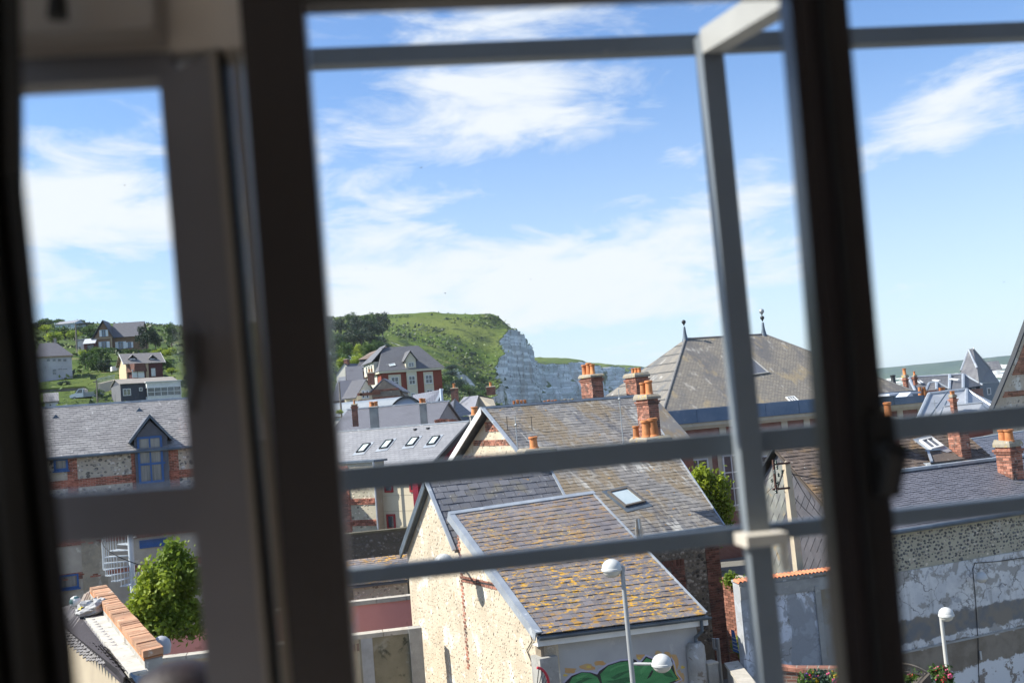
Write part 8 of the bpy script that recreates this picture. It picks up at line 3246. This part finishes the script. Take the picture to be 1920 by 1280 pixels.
for k in range(4):
    m = MB()
    A_, B_ = q[0].lerp(q[3], .35 + k * .17) - NB(0) * .01, q[1].lerp(q[2], .35 + k * .17) - NB(0) * .01
    m.tube(A_, B_, .012, .012, 5)
    m.build('rail', GALV, sp_)
iv = thing('wall_ivy', 'small tuft of ivy on top of the alley wall', 'plant', W(1372, 1085, 31))
o_ = W(1372, 1085, 31)
V, F_ = leaf_cloud([(0, 0, 0, .25, .2, .2), (0, 0, -1.9, .12, .12, .35)], 700, .05, 71)
link('foliage', npmesh('foliage', V, F_, LEAF_BRIGHT), iv)
# red hoop of a cart by the corner pier
hoop = thing('red_hoop', 'red curved metal hoop with thin bars beside the corner pier', 'rack', W(1012, 1275, 23.5))
m = MB()
pts_ = [VP(1007 + 22 * math.sin(t), 1285 - 34 * math.cos(t), P_e0 - nA * .5, A0) for t in [k * .16 for k in range(11)]]
m.path(pts_, .03, 8)
m.build('rim', surf('red_paint', (.45, .03, .05), None, rough=.4, bump=0), hoop, True)
m = MB()
c_ = VP(1003, 1320, P_e0 - nA * .5, A0)
for p in pts_[1::2]:
    m.tube(p, c_, .01, .01, 5)
m.build('bars', DARKFRAME, hoop)
# ------------------------------------------------------------------ flower planters by the walls
def flowers(root, c, r, n, cols, seed, leaf=LEAF_MID):
    V, F_ = leaf_cloud([(0, 0, 0, r, r, r * .6)], n, .045, seed)
    link('foliage', npmesh('foliage', V + np.array(c) - np.array(ORG[root.name]), F_, leaf), root)
    g = random.Random(seed)
    for k in range(8):
        p = Vector(c) + Vector((g.uniform(-1, 1) * r, g.uniform(-1, .4) * r, g.uniform(.1, .9) * r))
        m = MB()
        for i in range(5):
            a_ = i * 1.257
            m.lathe(p + Vector((math.cos(a_) * .028, -.01, math.sin(a_) * .028)), [(.006, -.012), (.024, 0), (.006, .012)], 6, 0, Vector((0, 1, 0)))
        m.build('blossom', cols[k % len(cols)], root)
REDP = surf('red_petal', (.55, .02, .05), None, rough=.6, bump=0)
PINKP = surf('pink_petal', (.62, .10, .20), None, rough=.6, bump=0)
YELP = surf('yellow_petal', (.65, .45, .02), None, rough=.6, bump=0)
VIOP = surf('violet_petal', (.10, .02, .22), None, rough=.6, bump=0)
WICK = surf('grey_wicker', (.24, .20, .16), (.17, .14, .11), 8, .9, .3)
fp = thing('pansy_planter', 'planter of mixed pansies below the flaking white wall', 'plant', W(1535, 1285, 19))
fc = W(1516, 1274, 19.0)
flowers(fp, fc, .12, 500, [VIOP, REDP, YELP, VIOP], 81)
flowers(fp, W(1545, 1276, 19.0), .16, 900, [PINKP, YELP], 82, LEAF_GREY)
flowers(fp, W(1575, 1276, 18.8), .14, 600, [PINKP, REDP, YELP], 83)
m = MB()
for x in (1528, 1544):
    c_ = W(x, 1272, 18.8)
    m.path([c_ + Vector((math.cos(t) * .06, 0, math.sin(t) * .07)) for t in [k * .5 for k in range(9)]], .008, 6)
m.path([W(1556 + k * 6, 1284 - 16 * math.sin(k * .42), 18.5) for k in range(8)], .014, 6)
m.build('wire_hoops', DARKFRAME, fp)
m = MB()
q = W(1505, 1290, 19.0)
m.box(Vector((q.x, q.y - .15, q.z - .3)), Vector((.85, 0, 0)), Vector((0, .3, 0)), Z * .25)
m.build('trough', WICK, fp)
fr_ = thing('wicker_planter', 'wicker arched planter with red geraniums at the foot of the slim lamp', 'plant', W(1740, 1290, 19.5))
flowers(fr_, W(1722, 1272, 19.6), .14, 700, [REDP, PINKP], 84)
flowers(fr_, W(1762, 1262, 19.8), .13, 600, [REDP, PINKP, REDP], 85)
flowers(fr_, W(1770, 1274, 19.6), .12, 500, [PINKP, REDP], 86)
m = MB()
arc1 = [W(1690 + k * 6.4, 1244 + .18 * (k * 1.25) ** 2 * 1.0, 19.3) for k in range(9)]
arc2 = [W(1690 + k * 6.2, 1258 + .12 * (k * 1.25) ** 2, 19.3) for k in range(9)]
m.path(arc1, .022, 6)
m.path(arc2, .014, 6)
for k in range(8):
    m.tube(arc1[k], arc2[k + 1], .008, .008, 5)
    m.tube(arc1[k + 1], arc2[k], .008, .008, 5)
m.build('arched_rim', WICK, fr_)
m = MB()
m.prism([W(1718, 1290, 19.2), W(1744, 1262, 19.2), W(1748, 1290, 19.2)], Vector((0, .4, 0)))
m.build('basket_side', surf('dark_wicker', (.07, .06, .05), (.05, .04, .035), 10, .9, .4), fr_)
# ------------------------------------------------------------------ birds
def bird(px, py, Y, s, flap, yaw, label):
    p = W(px, py, Y)
    o = thing('bird', label, 'bird', p, 'birds over the town')
    m = MB()
    f = E(yaw)
    l = NB(yaw)
    m.lathe(p - f * s * .5, [(.004, 0), (s * .09, s * .2), (s * .11, s * .5), (s * .07, s * .8), (.004, s)], 8, 0, f)
    for sd in (-1, 1):
        w0 = p + f * s * .12
        w1 = p + l * sd * s * .55 + Z * s * flap
        w2 = p + l * sd * s * 1.05 + Z * s * flap * .35 - f * s * .35
        m.prism([w0, w1 + f * s * .08, w2, w1 - f * s * .16, p - f * s * .2], Z * s * .02)
    m.prism([p - f * s * .45, p - f * s * .8 + l * s * .12, p - f * s * .8 - l * s * .12], Z * s * .02)
    m.build('body', surf('bird_dark', (.02, .02, .025), None, rough=.8, bump=0) if 'bird_dark' not in bpy.data.materials else bpy.data.materials['bird_dark'], o)
for k, (x, y, Y, s, fl, yw, lab) in enumerate((
    (790, 315, 80, .16, .5, 60, 'dark swift high in the main pane, upper left of centre'), (835, 550, 90, .16, .4, 10, 'dark bird just above the left of the headland'), (234, 348, 90, .14, .4, 40, 'dark bird in the sky of the side window'),
    (1047, 388, 110, .12, .3, 80, 'tiny bird in the clouds at the centre'), (995, 524, 100, .12, .3, 20, 'tiny pale bird over the cliff top'), (1452, 440, 110, .12, .4, 70, 'tiny bird between upright and right post'),
    (1447, 281, 110, .12, .4, 30, 'tiny bird high between upright and right post'), (1883, 529, 100, .13, .4, 15, 'tiny bird far right above the turret'), (686, 504, 120, .12, .3, 50, 'tiny bird by the small white cloud'))):
    bird(x, y, Y, s, fl, yw, lab)
